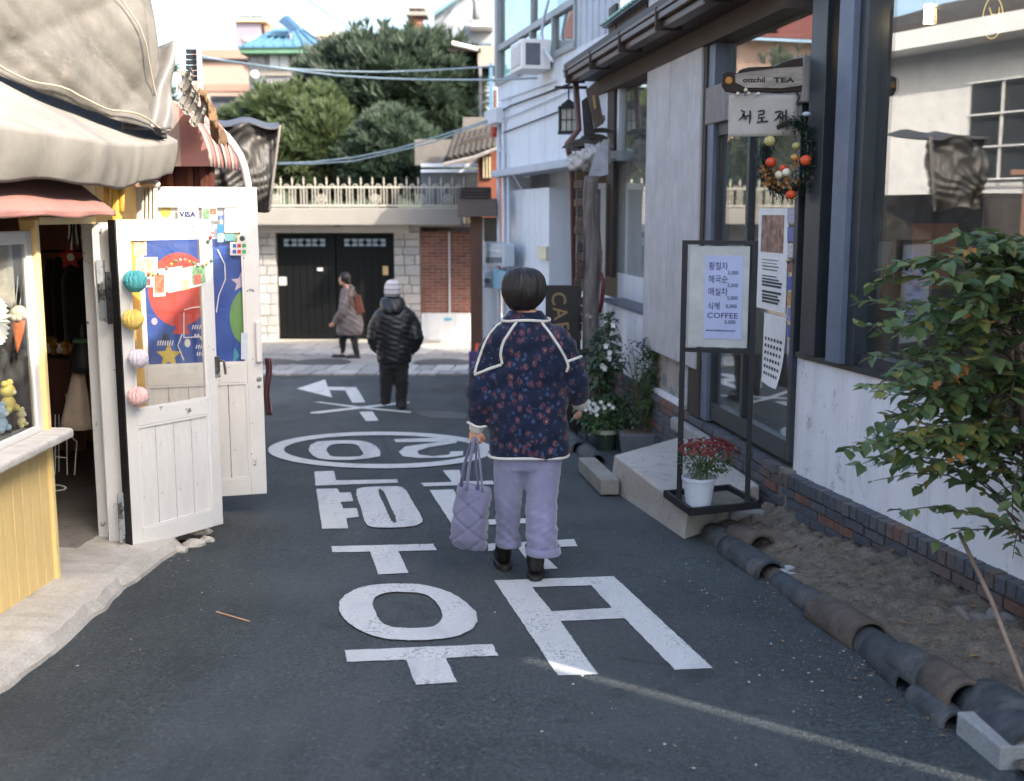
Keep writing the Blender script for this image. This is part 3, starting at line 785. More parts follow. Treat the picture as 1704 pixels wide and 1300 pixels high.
# unseen neighbour, side wall cut along the sun to let a slit of light through
nb = thing('neighbouring_house', 'unseen plain grey house, shaped for a slit of light beside the tea house', 'house', (4.5, -3, .2))
SLIT = .075
q0 = W1.pt(u_n, 0, 0) ; sh = Vector((0.77, -0.64, 0)).normalized(); sp = Vector((sh.y, -sh.x, 0))
q1 = q0 + sp * SLIT * (1 if sp.y < 0 else -1)
fp = [q1, q1 + sh * 5, Vector((8.5, -12, 0)), W1.pt(-12, 0, 0)]
mb = MB(); mb.prism([Vector((p.x, p.y, -.6)) for p in fp], (0, 0, 6.4)); mb.build('wall', plaster('grey_render', 'a9a7a3'), nb)
mb = MB(); c = q0 + sh * .6
lid = [q0 + sh * .05 + Vector((0, 0, 2.95)), q0 + sh * .9 + Vector((0, 0, 2.95)), q1 + sh * .9 + Vector((0, 0, 2.95)), q1 + sh * .05 + Vector((0, 0, 2.95))]
mb.prism(lid, (0, 0, 2.8)); mb.build('streak_stop', m_mortar, nb)  # unseen block added over the slit to end the light streak
# ================================================================== yellow shop on the left
XS = -2.25
m_yel = mat('yellow_paint', 'ecd08f', 0.5, 0.08, 3, 0.1, 40, dirt=.12, rnd=.05)
m_yel2 = mat('deep_yellow_paint', 'dfb04e', 0.5, 0.12, 3)
m_wpaint = chipped('white_door_paint', 'd8d8d6', '6a7073', 0.42, 0.625, 0.64, 8)
m_wclean = mat('white_enamel', 'dededd', 0.42, 0.05, 4, dirt=.08)
m_black = mat('black_rubber', '17181a', 0.6, 0.3, 8)
m_ledge = wood('ledge_wood', 'c9c6c0', 0.75, (8, 1, 1), 0.18, '8d857c')
m_pinkaw = mat('faded_pink_canvas', '9c7068', 0.85, 0.15, 5, 0.3, 40, dirt=.35)
m_orange = wood('rust_red_wood', '5e3022', 0.7, (1, 1, 8), .3)
shop = thing('yellow_shop', 'small yellow boarded shop with white window frame and open doorway', 'shop', (XS, 5, gz(5)))
me_yb = piece_mesh('board', m_yel); z_l = X(100, 712, -2.2).z
ly0, ly1 = 2.9, 5.40
mb = MB(); mb.box(XS - .12, XS - .022, ly0, ly1, gz(5.4) - .1, z_l - .05); wl = mb.build('wall', m_yel2, shop)
n = 25; st = (ly1 - .02 - ly0) / n
for k in range(n):
    y = ly0 + st * (k + .5); zb = gz(y) + .088
    share('board', me_yb, shop, frame((XS - .01, y, (zb + z_l - .052) / 2), Vector((.028, 0, 0)), Vector((0, st - .006, 0)), Vector((0, 0, z_l - .052 - zb))))
mb = MB(); mb.box(XS - .06, XS + .02, ly1 - .018, ly1 + .022, gz(5.4) + .06, 1.52); mb.build('corner_post', m_yel, shop, bevel=.006)
mb = MB(); mb.box(XS - .07, XS + .015, 2.9, ly1 + .05, z_l - .045, z_l); led = [(XS - .07, 2.9), (XS + .125, 2.9), (XS + .125, ly1 + .02), (XS + .10, ly1 + .06), (XS - .07, ly1 + .075)]
mb = MB(); mb.prism([Vector((x, y, z_l - .042)) for x, y in led], (0, 0, .042)); mb.build('ledge', m_ledge, shop, bevel=.012)
# window: post, head, far stile, pane
wz1 = 1.47
fr = MB(); fr.box(XS - .022, XS + .0, 5.312, 5.37, z_l, wz1); fr.box(XS - .022, XS - .0, 2.9, 5.312, wz1 - .06, wz1); fr.box(XS - .02, XS - .005, 3.9, 3.95, z_l, wz1 - .06); fr.box(XS - .022, XS, 2.9, 5.312, z_l, z_l + .035)
win = fr.build('window_frame', m_wclean, shop, bevel=.006)
mb = MB(); mb.box(XS - .015, XS - .011, 2.95, 5.312, z_l + .035, wz1 - .06); mb.build('pane', glass('window_glass', (.93, .95, .94), 1.5, .18), win)
mb = MB(); mb.box(XS - .03, XS - .005, 5.37, ly1 - .018, z_l, wz1); mb.build('wall_strip', m_wclean, shop)
m_lace = cloth('lace', 'cfc4b6', 0.95, 250, .25, .5)
mb = MB(); mb.grid(lambda a, b: (XS - .06 + .012 * math.sin(a * 60), 3.0 + 2.3 * a, 1.44 - (.30 + .022 * abs(math.sin(a * 70))) * b), 160, 8); mb.build('lace_curtain', m_lace, shop, smooth=True, solid=.003)
# upper wall, door head
mb = MB(); mb.box(XS - .12, XS - .01, 2.9, 6.25, 1.535, 1.95); mb.build('upper_wall', m_yel, shop)
mb = MB(); mb.box(XS - .08, XS + .02, ly1 + .024, 6.17, 1.495, 1.533); mb.build('door_head', m_yel, shop, bevel=.004)
mb = MB(); mb.box(-2.164, -2.125, 6.22, 6.28, -.28, 1.95); mb.build('corner_post', m_yel2, shop, bevel=.01)
for xx in (.0, .045, .085):
    mb = MB(); p = P(207 + xx * 300, 320, 6.3); mb.tube([(XS + .05 + xx, 6.24, 1.56), (XS + .055 + xx, 6.25, 1.68), (XS + .045 + xx, 6.27, 1.84)], .016, 8); mb.build('yellow_pipe', m_yel2, shop, smooth=True)
jb = MB(); jb.box(-2.365, -2.272, 6.30, 6.40, -.285, 1.50); jb.box(-2.272, -2.168, 6.20, 6.38, -.285, 1.50); jb.build('door_jamb', m_wpaint, shop, bevel=.006)
mb = MB(); mb.box(-2.25, -2.205, 6.188, 6.199, .98, 1.30); mb.build('hinge_plate', chipped('worn_steel', '9aa0a5', '4a4a48', .5, .5, .55), shop)
mb = MB(); mb.box(-2.40, -2.33, 6.41, 7.15, -.40, 1.95); mb.build('wall', m_yel2, shop)
# inside
m_in = mat('shop_inside', 'a47c66', 0.9, .3, 3); m_infl = concrete('shop_floor', '9a9690', .6)
mb = MB(); mb.box(-5.2, -5.1, 2.9, 9.0, -.4, 1.9); mb.box(-5.1, -2.56, 9.0, 9.1, -.4, 1.9); mb.box(-5.1, -2.38, 2.8, 2.9, -.4, 1.9); mb.box(-5.2, -2.38, 2.8, 9.1, 1.9, 1.95); mb.box(-2.556, -2.45, 7.16, 9.0, -.45, 1.9); mb.build('inner_wall', m_in, shop)
mb = MB(); mb.box(-5.1, -2.38, 2.9, 9.0, -.6, -.262); mb.build('floor', m_infl, shop)
# things inside, seen through the doorway
for i, (px, y0, y1, yy, wd, c) in enumerate(((83, 430, 560, 8.2, .10, '2a211e'), (96, 428, 575, 8.0, .10, '121212'), (108, 440, 560, 8.3, .08, '5b463a'), (124, 432, 565, 7.7, .16, '0e0e10'), (140, 430, 560, 7.9, .10, '1d1a19'))):
    a = P(px, y0, yy); b = P(px, y1, yy); mb = MB(); rr = []
    for k in range(9):
        t = k / 8; z = a.z + (b.z - a.z) * t; hw = wd * (.35 + .65 * min(1, t * 4)) * .6
        rr.append([Vector((a.x + hw * math.cos(q) * (1 + .12 * math.sin(5 * q + i)), yy + hw * .35 * math.sin(q), z)) for q in [2 * math.pi * j / 14 for j in range(14)]])
    mb.loft(rr)
    lab = ['dark brown garment hanging deepest at the left of the shop doorway', 'thin black garment hanging second on the shop rail', 'tan brown garment hanging between two black ones', 'long black garment hanging below the red star', 'charcoal garment hanging rightmost on the shop rail'][i]
    tag(mb.build('hanging_garment', cloth('garment_' + c, c), smooth=True), lab, 'garment', 'clothes hanging inside the shop')
mb = MB(); mb.tube([P(70, 419, 8.1), P(146, 419, 8.1)], .012, 8); tag(mb.build('clothes_rail', m_black), 'dark rail carrying the garments inside the shop', 'rail')
def star(mb, c, ax, ay, nrm, r, ri, th, m=0, n=5, ph=math.pi / 2):
    pts = []
    for k in range(2 * n):
        rr = r if k % 2 == 0 else ri; an = ph + math.pi * k / n
        pts.append(Vector(c) + ax * rr * math.cos(an) + ay * rr * math.sin(an))
    mb.prism(pts, nrm * th, m)
EX, EZ, EY = Vector((1, 0, 0)), Vector((0, 0, 1)), Vector((0, -1, 0))
t = thing('star_ornament', 'red star ornament with white centre hanging in the shop doorway', 'ornament', P(118, 428, 7.2))
mb = MB(); star(mb, P(118, 428, 7.2), EX, EZ, EY, .085, .04, .02); mb.build('star', mat('red_felt', 'b03a35', .8), t)
mb = MB(); mb.lathe(P(118, 428, 7.175), [(.024, 0), (.024, .006)], 16, axis=(0, -1, 0)); mb.build('disc', m_wclean, t)
mb = MB(); mb.tube([P(118, 405, 7.2), P(119, 375, 7.2)], .004, 5); mb.build('cord', m_black, t)
# counter with trinkets
t = thing('display_table', 'dark cloth covered table of trinkets inside the shop', 'table', P(110, 800, 7.9))
a, b = P(78, 588, 7.9), P(135, 588, 7.9)
mb = MB(); mb.box(a.x - .3, b.x + .12, 7.6, 8.3, a.z - .03, a.z - .005); mb.build('top', m_dark, t)
mb = MB(); mb.grid(lambda q, r: (a.x - .3 + (b.x - a.x + .42) * q, 7.58 - .012 * math.sin(q * 50) * r, a.z - .005 - .62 * r), 60, 4); mb.build('cloth', cloth('dark_red_cloth', '4d2a22'), t, solid=.004)
rq = random.Random(8)
for i, (px, c) in enumerate(((80, 'd8d2c8'), (87, 'a8842f'), (92, 'c07a3a'), (99, 'e0dcd4'), (106, 'c89a62'), (113, 'b89028'), (120, 'cf7d68'), (127, 'e4c7a0'))):
    p = P(px, 583, 7.72 + .07 * (i % 3)); r = .022 + .007 * (i % 3); mb = MB(); mb.ball(p, (r, r, r * 1.1), 10, 7); mb.ball(p + Vector((.004, -.01, r * 1.5)), (r * .65, r * .6, r * .6), 8, 6); mb.ball(p + Vector((r * .4, -.01, r * 2.1)), r * .25, 6, 4); mb.ball(p + Vector((-r * .4, -.01, r * 2.1)), r * .25, 6, 4)
    tag(mb.build('figurine', mat('fig_' + c, c, .6), smooth=True), ['white animal figurine leftmost on the trinket table', 'mustard figurine second from left on the trinket table', 'orange brown figurine third from left on the trinket table', 'white figurine in the middle of the trinket table', 'tan figurine right of the middle white figurine', 'yellow figurine third from right on the trinket table', 'coral pink figurine second from right on the trinket table', 'cream figurine rightmost on the trinket table'][i], 'figurine', 'figurines on the trinket table')
# bottle shaped black doll with green band, white cloth, wire rack
t = thing('black_doll', 'black bell shaped cloth doll with green neck band by the door jamb', 'doll', P(142, 615, 6.75))
c = P(141, 620, 6.75); s = 1 / 290
mb = MB(); mb.lathe(c, [(.01, 0), (.075, .004), (.085, .05), (.075, .12), (.048, .19), (.03, .215), (.028, .25), (.02, .29), (.008, .31)], 18); mb.build('body', m_black, t, smooth=True)
mb = MB(); mb.lathe(c, [(.056, .182), (.058, .196), (.05, .207)], 18); mb.build('band', mat('green_felt', '3f6b45', .9), t)
mb = MB(); rr = []
for k in range(8):
    z = k / 7; p = P(131 - 4 * z, 620 + 95 * z, 6.8); rr.append([p + Vector((.06 * (0.5 + z) * math.cos(q) * (1 + .2 * math.sin(4 * q)), .04 * math.sin(q), 0)) for q in [2 * math.pi * j / 16 for j in range(16)]])
mb.loft(rr); tag(mb.build('draped_cloth', cloth('cream_cloth', 'c9b7a4'), smooth=True), 'cream cloth hanging below the black doll in the doorway', 'cloth')
t = thing('wire_rack', 'thin white wire rack standing on the shop floor', 'rack', P(108, 790, 7.1))
mb = MB(); q = lambda x, y, yy=7.1: P(x, y, yy)
for pp in ([q(92, 690), q(92, 790)], [q(110, 655), q(112, 790)], [q(92, 720), q(112, 722)], [q(92, 760), q(112, 762)], [q(112, 722), q(128, 735), q(124, 790)], [q(98, 690, 7.3), q(98, 785, 7.3)]):
    mb.tube(pp, .0035, 6)
mb.build('wires', m_wclean, t)
mb = MB(); mb.tube([q(90 + 20 * math.cos(k / 12 * 6.283), 812 + 5 * math.sin(k / 12 * 6.283), 7.0) for k in range(13)], .005, 6); mb.build('base_ring', m_wclean, t)
# striped ribbons at the door head
t = thing('ribbon_tassel', 'black and white paper tassel hanging at the door head', 'ornament', P(122, 385, 6.5))
for k in range(7):
    mb = MB(); x = 112 + k * 3.6; mb.grid(lambda a, b: P(x + 3 * a + 2 * math.sin(b * 3 + k), 368 + (30 + 9 * (k % 3)) * b, 6.5 + .02 * (k % 3)), 1, 6); mb.build('ribbon', m_black if k % 2 else m_wclean, t, solid=.002)
# toys and ornaments behind the window pane
xw = XS - .065
def XW(px, py, d=0): return X(px, py, xw + d)
t = thing('ice_cream_ornament', 'hanging ice cream cone ornament with orange waffle cone in the window', 'ornament', XW(32, 540))
c0, c1 = XW(29, 587), XW(31, 528); mb = MB(); mb.lathe(c0, [(.003, 0), (.012, .04), (.024, .09), (.037, (c1 - c0).length), (.034, (c1 - c0).length + .004)], 16, axis=c1 - c0); mb.build('cone', mat('waffle_orange', 'd8703a', .7, .25, 60, .6, 120), t, smooth=True)
mb = MB(); mb.ball(c1 + Vector((0, 0, .022)), (.046, .046, .034), 16, 10); rq = random.Random(1)
for k in range(11): an = k * .571; mb.ball(c1 + Vector((.04 * math.cos(an), .04 * math.sin(an), .004 + rq.uniform(-.006, .008))), .016, 8, 6)
mb.build('scoop', mat('cream_scoop', 'e6d9c2', .8, .1, 30, .5, 60), t, smooth=True)
mb = MB(); mb.tube([c1 + Vector((-.01, 0, .055)), XW(30, 460)], .0018, 5); mb.tube([c1 + Vector((.01, 0, .055)), XW(38, 465)], .0018, 5); mb.build('string', m_wclean, t)
mb = MB(); c = XW(-6, 535, .02)
for k in range(24):
    a0, a1, a2 = (2 * math.pi * (k + j) / 24 for j in (0, .5, 1)); f = lambda a, r, d: c + Vector((d, r * math.cos(a), r * math.sin(a)))
    mb.loft([[f(a0, .015, 0), f(a1, .015, .004), f(a2, .015, 0), f(a1, .015, -.012)], [f(a0, .105, 0), f(a1, .105, .018), f(a2, .105, 0), f(a1, .105, -.006)]])
tag(mb.build('paper_fan', m_wclean), 'round white pleated paper fan in the window', 'paper fan')
def toy(name, label, px, py, col, col2, sc, earr=.4):
    c = XW(px, py); t = thing(name, label, 'toy', c); m1, m2 = mat('toy_' + col, col, .55, .06), mat('toy_' + col2, col2, .6, .06)
    mb = MB(); mb.ball(c, (.04 * sc, .045 * sc, .05 * sc), 14, 10); mb.ball(c + Vector((.02 * sc, .05 * sc, -.03 * sc)), (.022 * sc,) * 3, 10, 7); mb.ball(c + Vector((.02 * sc, -.05 * sc, -.03 * sc)), (.022 * sc,) * 3, 10, 7)
    mb.build('body', m1, t, smooth=True)
    h = c + Vector((0, 0, .075 * sc)); mb = MB(); mb.ball(h, (.042 * sc, .05 * sc, .042 * sc), 14, 10); mb.build('head', m1, t, smooth=True)
    for s in (-1, 1):
        mb = MB(); mb.ball(h + Vector((0, s * .034 * sc, .044 * sc)), .02 * sc, 10, 7); mb.build('ear', m1, t, smooth=True)
    mb = MB(); mb.ball(h + Vector((.036 * sc, 0, -.008 * sc)), .016 * sc, 8, 6); mb.build('muzzle', m2, t, smooth=True)
toy('plush_toy', 'yellow plastic animal toy with round ears in the window', 14, 672, 'e6cf6a', 'f0e6c8', .80)
toy('plush_toy', 'pale blue and white animal toy low in the window', 2, 706, 'a9c4dc', 'e6e6ea', .72)
toy('plush_toy', 'small cream animal toy beside the yellow toy in the window', 36, 702, 'e5d8a0', 'f2ead0', .5)

# small pink canvas awning over the window
aw = thing('window_awning', 'faded pink canvas awning over the shop window', 'awning', (XS, 5, 1.55))
mb = MB(); y1 = X(190, 356, XS + .20).y
for s0, s1 in ((2.9, y1),):
    mb.prism([(XS, s0, 1.70), (XS + .20, s0, 1.545), (XS + .20, s0, 1.565), (XS, s0, 1.725)], (0, s1 - s0 - .0, 0))
o = mb.build('canvas', m_pinkaw, aw, bevel=.004)
mb = MB(); mb.grid(lambda a, b: (XS + .203 + .006 * math.sin(a * 40) * b, 2.9 + (y1 - 2.9) * a, 1.566 - (.032 + .006 * math.sin(a * 25)) * b), 70, 3); mb.build('valance', m_pinkaw, aw, smooth=True, solid=.004)

# ---- doors
def door_parts(dw, W, z0, z1, zr0, zr1, top, bot, sl, sr, nb, name, label, th=.04):
    d = MB(); bx = lambda a, b, c, e, o0=-th, o1=0, m=0: dw.box(d, a, b, c, e, o0, o1, m)
    bx(0, sl, z0, z1); bx(W - sr, W, z0, z1); bx(sl, W - sr, z1 - top, z1, -th, -.002); bx(sl, W - sr, zr0, zr1, -th, -.002); bx(sl, W - sr, z0, z0 + bot, -th, -.002)
    d = d.build(name, m_wpaint, shop, bevel=.004); d['label'] = label
    bw = (W - sl - sr) / nb
    me = piece_mesh('board', m_wpaint)
    for k in range(nb):
        share('board', me, d, frame(dw.pt(sl + bw * (k + .5), (z0 + bot + zr0) / 2, -.02), dw.a * (bw - .004), dw.n * .016, Vector((0, 0, zr0 - z0 - bot))))
    mb = MB()                                        # glazing and panel beads
    for (a, b, c, e) in ((sl, W - sr, zr1, z1 - top), (sl, W - sr, z0 + bot, zr0)):
        for q in ((a, a + .012, c, e), (b - .012, b, c, e), (a + .012, b - .012, c, c + .012), (a + .012, b - .012, e - .012, e)): dw.box(mb, *q, -.011, -.003)
    mb.build('bead', m_wclean, d)
    mb = MB(); dw.box(mb, sl, W - sr, zr1, z1 - top, -.022, -.018); mb.build('pane', glass('door_glass', (.96, .97, .97), 1.45, .06), d)
    return d
D1 = Wall(-2.108, 6.12, .37, .53, -1); D2 = Wall(-2.40, 7.17, .764, .23, -1)
d1 = door_parts(D1, .646, -.30, 1.515, .385, .475, .10, .10, .07, .075, 4, 'door', 'white half glazed door swung open with paper balls on its stile')
d2 = door_parts(D2, .798, -.30, 1.714, .455, .583, .115, .11, .075, .10, 5, 'door', 'white half glazed door covered inside with a blue balloon poster')
mb = MB(); D1.box(mb, -.012, -.002, -.30, 1.515, -.055, .002); mb.build('hinge_edge', chipped('black_edge', '1a1b1c', 'b9b9b6', .6, .68, .7), d1)
for zc in (1.1, -.12):
    mb = MB(); D1.box(mb, -.05, -.014, zc - .14, zc + .14, -.05, -.044)
    for k in range(5): mb.lathe(D1.pt(-.03, zc - .11 + k * .055, -.04), [(.010, 0), (.010, .005)], 8, axis=D1.n)
    mb.build('hinge', m_black if zc > 0 else chipped('worn_steel', '9aa0a5', '4a4a48'), d1)
# blue balloon poster inside door two
m_blue = NT('blue_poster'); _n = m_blue.noise(3, 6, .6, None, .8); _c = m_blue.ramp(_n, (.3, hx('1f3f92')), (.7, hx('2f5cb8'))); m_blue.bump(m_blue.noise(6, 4, .6, None, 1.2), .5, .02); m_blue = m_blue.set(_c, .45)
pal = [m_blue] + [mat('print_' + c, c, .6, .08, 8) for c in ('c8473c', '6f9a55', 'd9c04a', 'd3bcd0', 'e8e8e8', '202a55', '3f9ab0', '8b5fa0')]
ps = MB(); L = [0]
def shp(pts, m):
    L[0] += 1; o = -.034 + .0006 * L[0]
    ps.poly([D2.pt(*D2.px(x, y, o), o) for x, y in pts][::-1], m)
def el(cx, cy, a, b, m, cl=None):
    pts = [(cx + a * math.cos(2 * math.pi * k / 24), cy - b * math.sin(2 * math.pi * k / 24)) for k in range(24)]
    if cl: pts = [(min(x, cl), y) for x, y in pts]
    shp(pts[::-1], m)
def st5(cx, cy, r, m, ph=math.pi / 2): shp([(cx + (r if k % 2 == 0 else r * .45) * math.cos(ph + math.pi * k / 5), cy - (r if k % 2 == 0 else r * .45) * math.sin(ph + math.pi * k / 5)) for k in range(10)][::-1], m)
D2.box(ps, .08, .695, .59, 1.595, -.040, -.034, 0)
shp([(415, 345), (413, 398), (250, 398), (250, 345)][::-1], 5)
shp([(252, 398), (250, 430), (300, 412), (345, 430), (345, 398)], 5) if False else None
el(298, 482, 52, 62, 1); shp([(294, 540), (310, 540), (316, 556), (288, 556)], 1)
el(400, 384, 24, 20, 3); el(412, 528, 30, 47, 2, 412); st5(401, 470, 17, 4); st5(281, 592, 22, 3)
el(276, 352, 9, 10, 3); el(312, 571, 5, 7, 5); el(257, 535, 5, 6, 4); el(276, 562, 6, 6, 6); shp([(390, 578), (399, 592), (388, 604)], 7); shp([(345, 552), (352, 570), (338, 562)], 8)
for k in range(9): el(300 + k * 5, 560 + 3 * math.sin(k * 2), 1.6, 3, 5) if k > 4 else None
def stroke(pp, m=5, wd=.8):
    for (a, b) in zip(pp, pp[1:]):
        dx, dy = b[0] - a[0], b[1] - a[1]; l = math.hypot(dx, dy); nx, ny = -dy / l * wd, dx / l * wd
        shp([(a[0] + nx, a[1] + ny), (b[0] + nx, b[1] + ny), (b[0] - nx, b[1] - ny), (a[0] - nx, a[1] - ny)], m)
stroke([(362, 415), (374, 440), (375, 465), (364, 492), (360, 520)]); stroke([(303, 556), (296, 575), (306, 600)]); stroke([(306, 520), (306, 562), (342, 560)]); stroke([(306, 516), (320, 512), (340, 510)])
for k in range(6): stroke([(320 + k * 4, 548), (322 + k * 4, 541)])
for k in range(7): stroke([(262 + k * 4, 575), (264 + k * 4, 567)])
for k in range(4): stroke([(326 + k * 4, 580), (328 + k * 4, 574)]); stroke([(328 + k * 4, 592), (329 + k * 4, 586)])
ps.build('poster', pal, d2)
def card(dw, x0, y0, x1, y1, o, m, par, skew=0, name='sticker'):
    mb = MB(); mb.prism([dw.pt(*dw.px(x, y, o), o) for x, y in ((x0, y0), (x1, y0 - skew), (x1, y1 - skew), (x0, y1))], dw.n * .0012); return mb.build(name, m, par)
m_card = mat('card_white', 'c9c9c6', .6, .05)
v = card(D2, 296, 345, 330, 369, .002, m_card, d2)
a, z = D2.px(299, 361, .004); b, _ = D2.px(326, 361, .004); vw_ = 0.0; gl_ = [text_mesh(ch_, .03) for ch_ in 'VISA']; wid_ = [max(v.x for v in g_[0]) + .002 for g_ in gl_]; sc_ = (b - a) / sum(wid_)
for ch_, w__ in zip('VISA', wid_):
    mb = MB(); put_text(mb, ch_, .03 * sc_, D2.pt(a + vw_, z, .0042), D2.a, EZ, .0022); vw_ += w__ * sc_; mb.build('letter', mat('visa_blue', '14205c', .6), d2)
photo = [mat('photo_%d' % k, c, .6, .7, 45) for k, c in enumerate(('b56a52', '6a8a6a', 'c9a688', '5d6f9a', 'a8504a'))]
card(D2, 336, 345, 361, 368, .002, m_card, d2); card(D2, 338, 347, 348, 366, .0036, photo[1], d2, name='picture'); card(D2, 349, 347, 360, 357, .0036, photo[0], d2, name='picture')
card(D2, 362, 358, 372, 366, .0015, photo[3], d2); card(D2, 361, 373, 372, 388, .0015, mat('tag_blue', '3a78b0', .6), d2); card(D2, 362, 389, 372, 403, .0015, mat('tag_sky', '8bb7cf', .6), d2)
card(D2, 374, 389, 392, 401, .0015, mat('tag_teal', '5f8f95', .6), d2); card(D2, 395, 391, 409, 403, .0015, m_card, d2)
mb = MB(); D2c = D2.pt(*D2.px(403, 397, .004), .003); mb.lathe(D2c, [(.017, 0), (.017, .001)], 16, axis=D2.n); mb.build('sticker_ring', mat('ring_dark', '39404a', .6), d2)
card(D2, 383, 403, 411, 425, .0015, m_card, d2)
for k, c in enumerate(('2a62b0', 'c2383c', '3a9a50')):
    for y0, y1 in ((406, 412), (416, 422)): card(D2, 387 + k * 8, y0, 393 + k * 8, y1, .003, mat('bar_' + c, c, .6), d2, name='card_bar')
card(D2, 374, 346, 412, 387, -.013, mat('milky_paper', 'd2d4d2', .7, .1), d2, name='paper')
card(D2, 401, 554, 412, 598, .0, mat('frost_tape', 'c3cfdf', .5), d2, name='sticker')
mb = MB(); D2.pbox(mb, 425, 536, 437, 603, .0, .035); mb.build('handle', m_wclean, d2, bevel=.006)
for y, r in ((630, .017), (643, .011)):
    mb = MB(); mb.lathe(D2.pt(*D2.px(431, y), 0), [(r, 0), (r, .006), (r * .5, .008)], 14, axis=D2.n); mb.build('lock', mat('lock_steel', '9a9c9c', .35, metal=.7), d2)
# collage on door one
card(D1, 226, 428, 262, 478, .003, m_card, d1, 0); card(D1, 229, 432, 259, 462, .0045, photo[2], d1, name='picture'); card(D1, 232, 464, 250, 475, .0045, photo[4], d1, name='picture')
card(D1, 262, 448, 303, 488, .003, m_card, d1, 5, 'sticker'); card(D1, 255, 455, 275, 494, .0048, m_card, d1, 1); card(D1, 257, 458, 273, 488, .006, photo[0], d1, 1, 'picture')
card(D1, 280, 452, 342, 488, .0015, m_card, d1, 14); card(D1, 320, 444, 342, 474, .0045, photo[1], d1, 4, 'picture'); card(D1, 323, 458, 334, 474, .006, photo[4], d1, 2, 'picture'); card(D1, 300, 466, 316, 484, .0045, photo[2], d1, 3, 'picture')
rq = random.Random(6)
for k in range(16):
    t_ = k / 15; px, py = 238 + 112 * t_, 452 - 22 * t_ + 8 * math.sin(t_ * 9); mb = MB(); c = D1.pt(*D1.px(px, py), .012); mb.ball(c, rq.uniform(.006, .012), 8, 6); mb.build('bead_trim', [m_card, mat('bead_coral', 'd8746a', .6), mat('bead_gold', 'd3a24a', .6), mat('bead_leaf', '5d7a52', .7)][k % 4], d1)
for px, py, c in ((353, 386, 'c98f96'), (349, 395, 'b54444'), (345, 402, '4a5a45')):
    mb = MB(); mb.ball(D1.pt(*D1.px(px, py), .006), .012, 8, 6); mb.build('berry', mat('berry_' + c, c, .6), d1)
card(D1, 222, 400, 244, 425, -.016, photo[2], d1, name='picture')
mb = MB(); D1.pbox(mb, 359, 594, 367, 628, .0, .012); mb.tube([D1.pt(*D1.px(363, 600), .012), D1.pt(*D1.px(363, 600), .05), D1.pt(*D1.px(366, 622), .05)], .008, 8); mb.build('handle', chipped('worn_steel', '9aa0a5', '4a4a48'), d1)
# paper honeycomb balls hung down the stile
for px, py, r, c, lab in ((225, 468, 18, '56aab0', 'teal honeycomb paper ball, topmost on the white door stile'), (221, 532, 16.5, 'dfc069', 'yellow honeycomb paper ball, second down the door stile'), (230, 597, 15.5, 'cfc8d4', 'pale grey honeycomb paper ball, third down the door stile'), (229, 660, 16, 'dfb9b6', 'pale pink honeycomb paper ball, lowest on the door stile')):
    cc = D1.pt(*D1.px(px, py, .06), .06); rr = r * 6.2 / FPX; mb = MB(); rings = []
    for i in range(1, 10):
        th = math.pi * i / 10
        rings.append([cc + Vector((rr * math.sin(th) * (1 + .09 * (k % 2)) * math.cos(2 * math.pi * (k + .5 * (i % 2)) / 32), rr * math.sin(th) * (1 + .09 * (k % 2)) * math.sin(2 * math.pi * (k + .5 * (i % 2)) / 32), -rr * math.cos(th) + rr * .05 * (1 if k % 2 else -1))) for k in range(32)])
    mb.loft(rings); tag(mb.build('paper_ball', mat('tissue_' + c, c, .9, .12, 12)), lab, 'paper ball', 'paper balls hung on the door')
mb = MB(); mb.tube([D1.pt(*D1.px(x, y, .05), .02) for x, y in ((224, 405), (225, 450), (221, 515), (229, 580), (229, 645))], .0015, 5); tag(mb.build('string', m_card), 'thin white string the paper balls hang from', 'string')
# white shutter housing beside door two
t = thing('shutter_housing', 'narrow cream metal housing above the open doors', 'housing', P(250, 360, 6.95))
for k in range(4):
    mb = MB(); a = P(236 + k * 6.4, 306, 6.95); b = P(236 + k * 6.4, 372, 6.95); mb.loft([[Vector((p.x + .011 * math.cos(q) + .011, 6.95 + .03 * math.sin(q), p.z)) for q in [2 * math.pi * j / 10 for j in range(10)]] for p in (b, a)]); mb.build('rib', mat('cream_metal', 'cbc6bb', .5), t)
mb = MB(); a = P(234, 300, 6.95); b = P(265, 312, 6.95); mb.box(a.x, b.x, 6.90, 7.0, b.z, a.z); mb.build('cap', mat('cream_metal', 'cbc6bb', .5), t, bevel=.02)

# ---- tarpaulins over the roof
def tarpmat(name, c1, c2, rough=.85):
    t = NT(name); n = t.noise(2.2, 7, .65, None, .5); n2 = t.noise(14, 6, .75); n3 = t.noise(2.2, 3, .5, t.scalev(2, 1, 3), .6)
    c = t.ramp(n, (.3, hx(c1)), (.68, hx(c2))); c = t.mix(t.math('MULTIPLY', t.ramp(n2, (.55, 0.0), (.75, 1.0)), .4), c, (.30, .26, .21))
    t.bump(t.math('ADD', t.math('MULTIPLY', n3, .35), n), .22, .03); return t.set(c, rough)
m_tarp = tarpmat('pale_tarpaulin', '73706b', '959189'); m_dtarp = tarpmat('grey_tarpaulin', '45433f', '7b7872', .9); m_btarp = tarpmat('black_tarpaulin', '2c2b2a', '4f4d49', .5)
rt = random.Random(12)
def wr(a, b, s=1): return s * (.016 * math.sin(a * 13 + 3 * b) + .005 * math.sin(a * 33 - 7 * b) + .006 * math.sin(b * 9 + 5 * a))
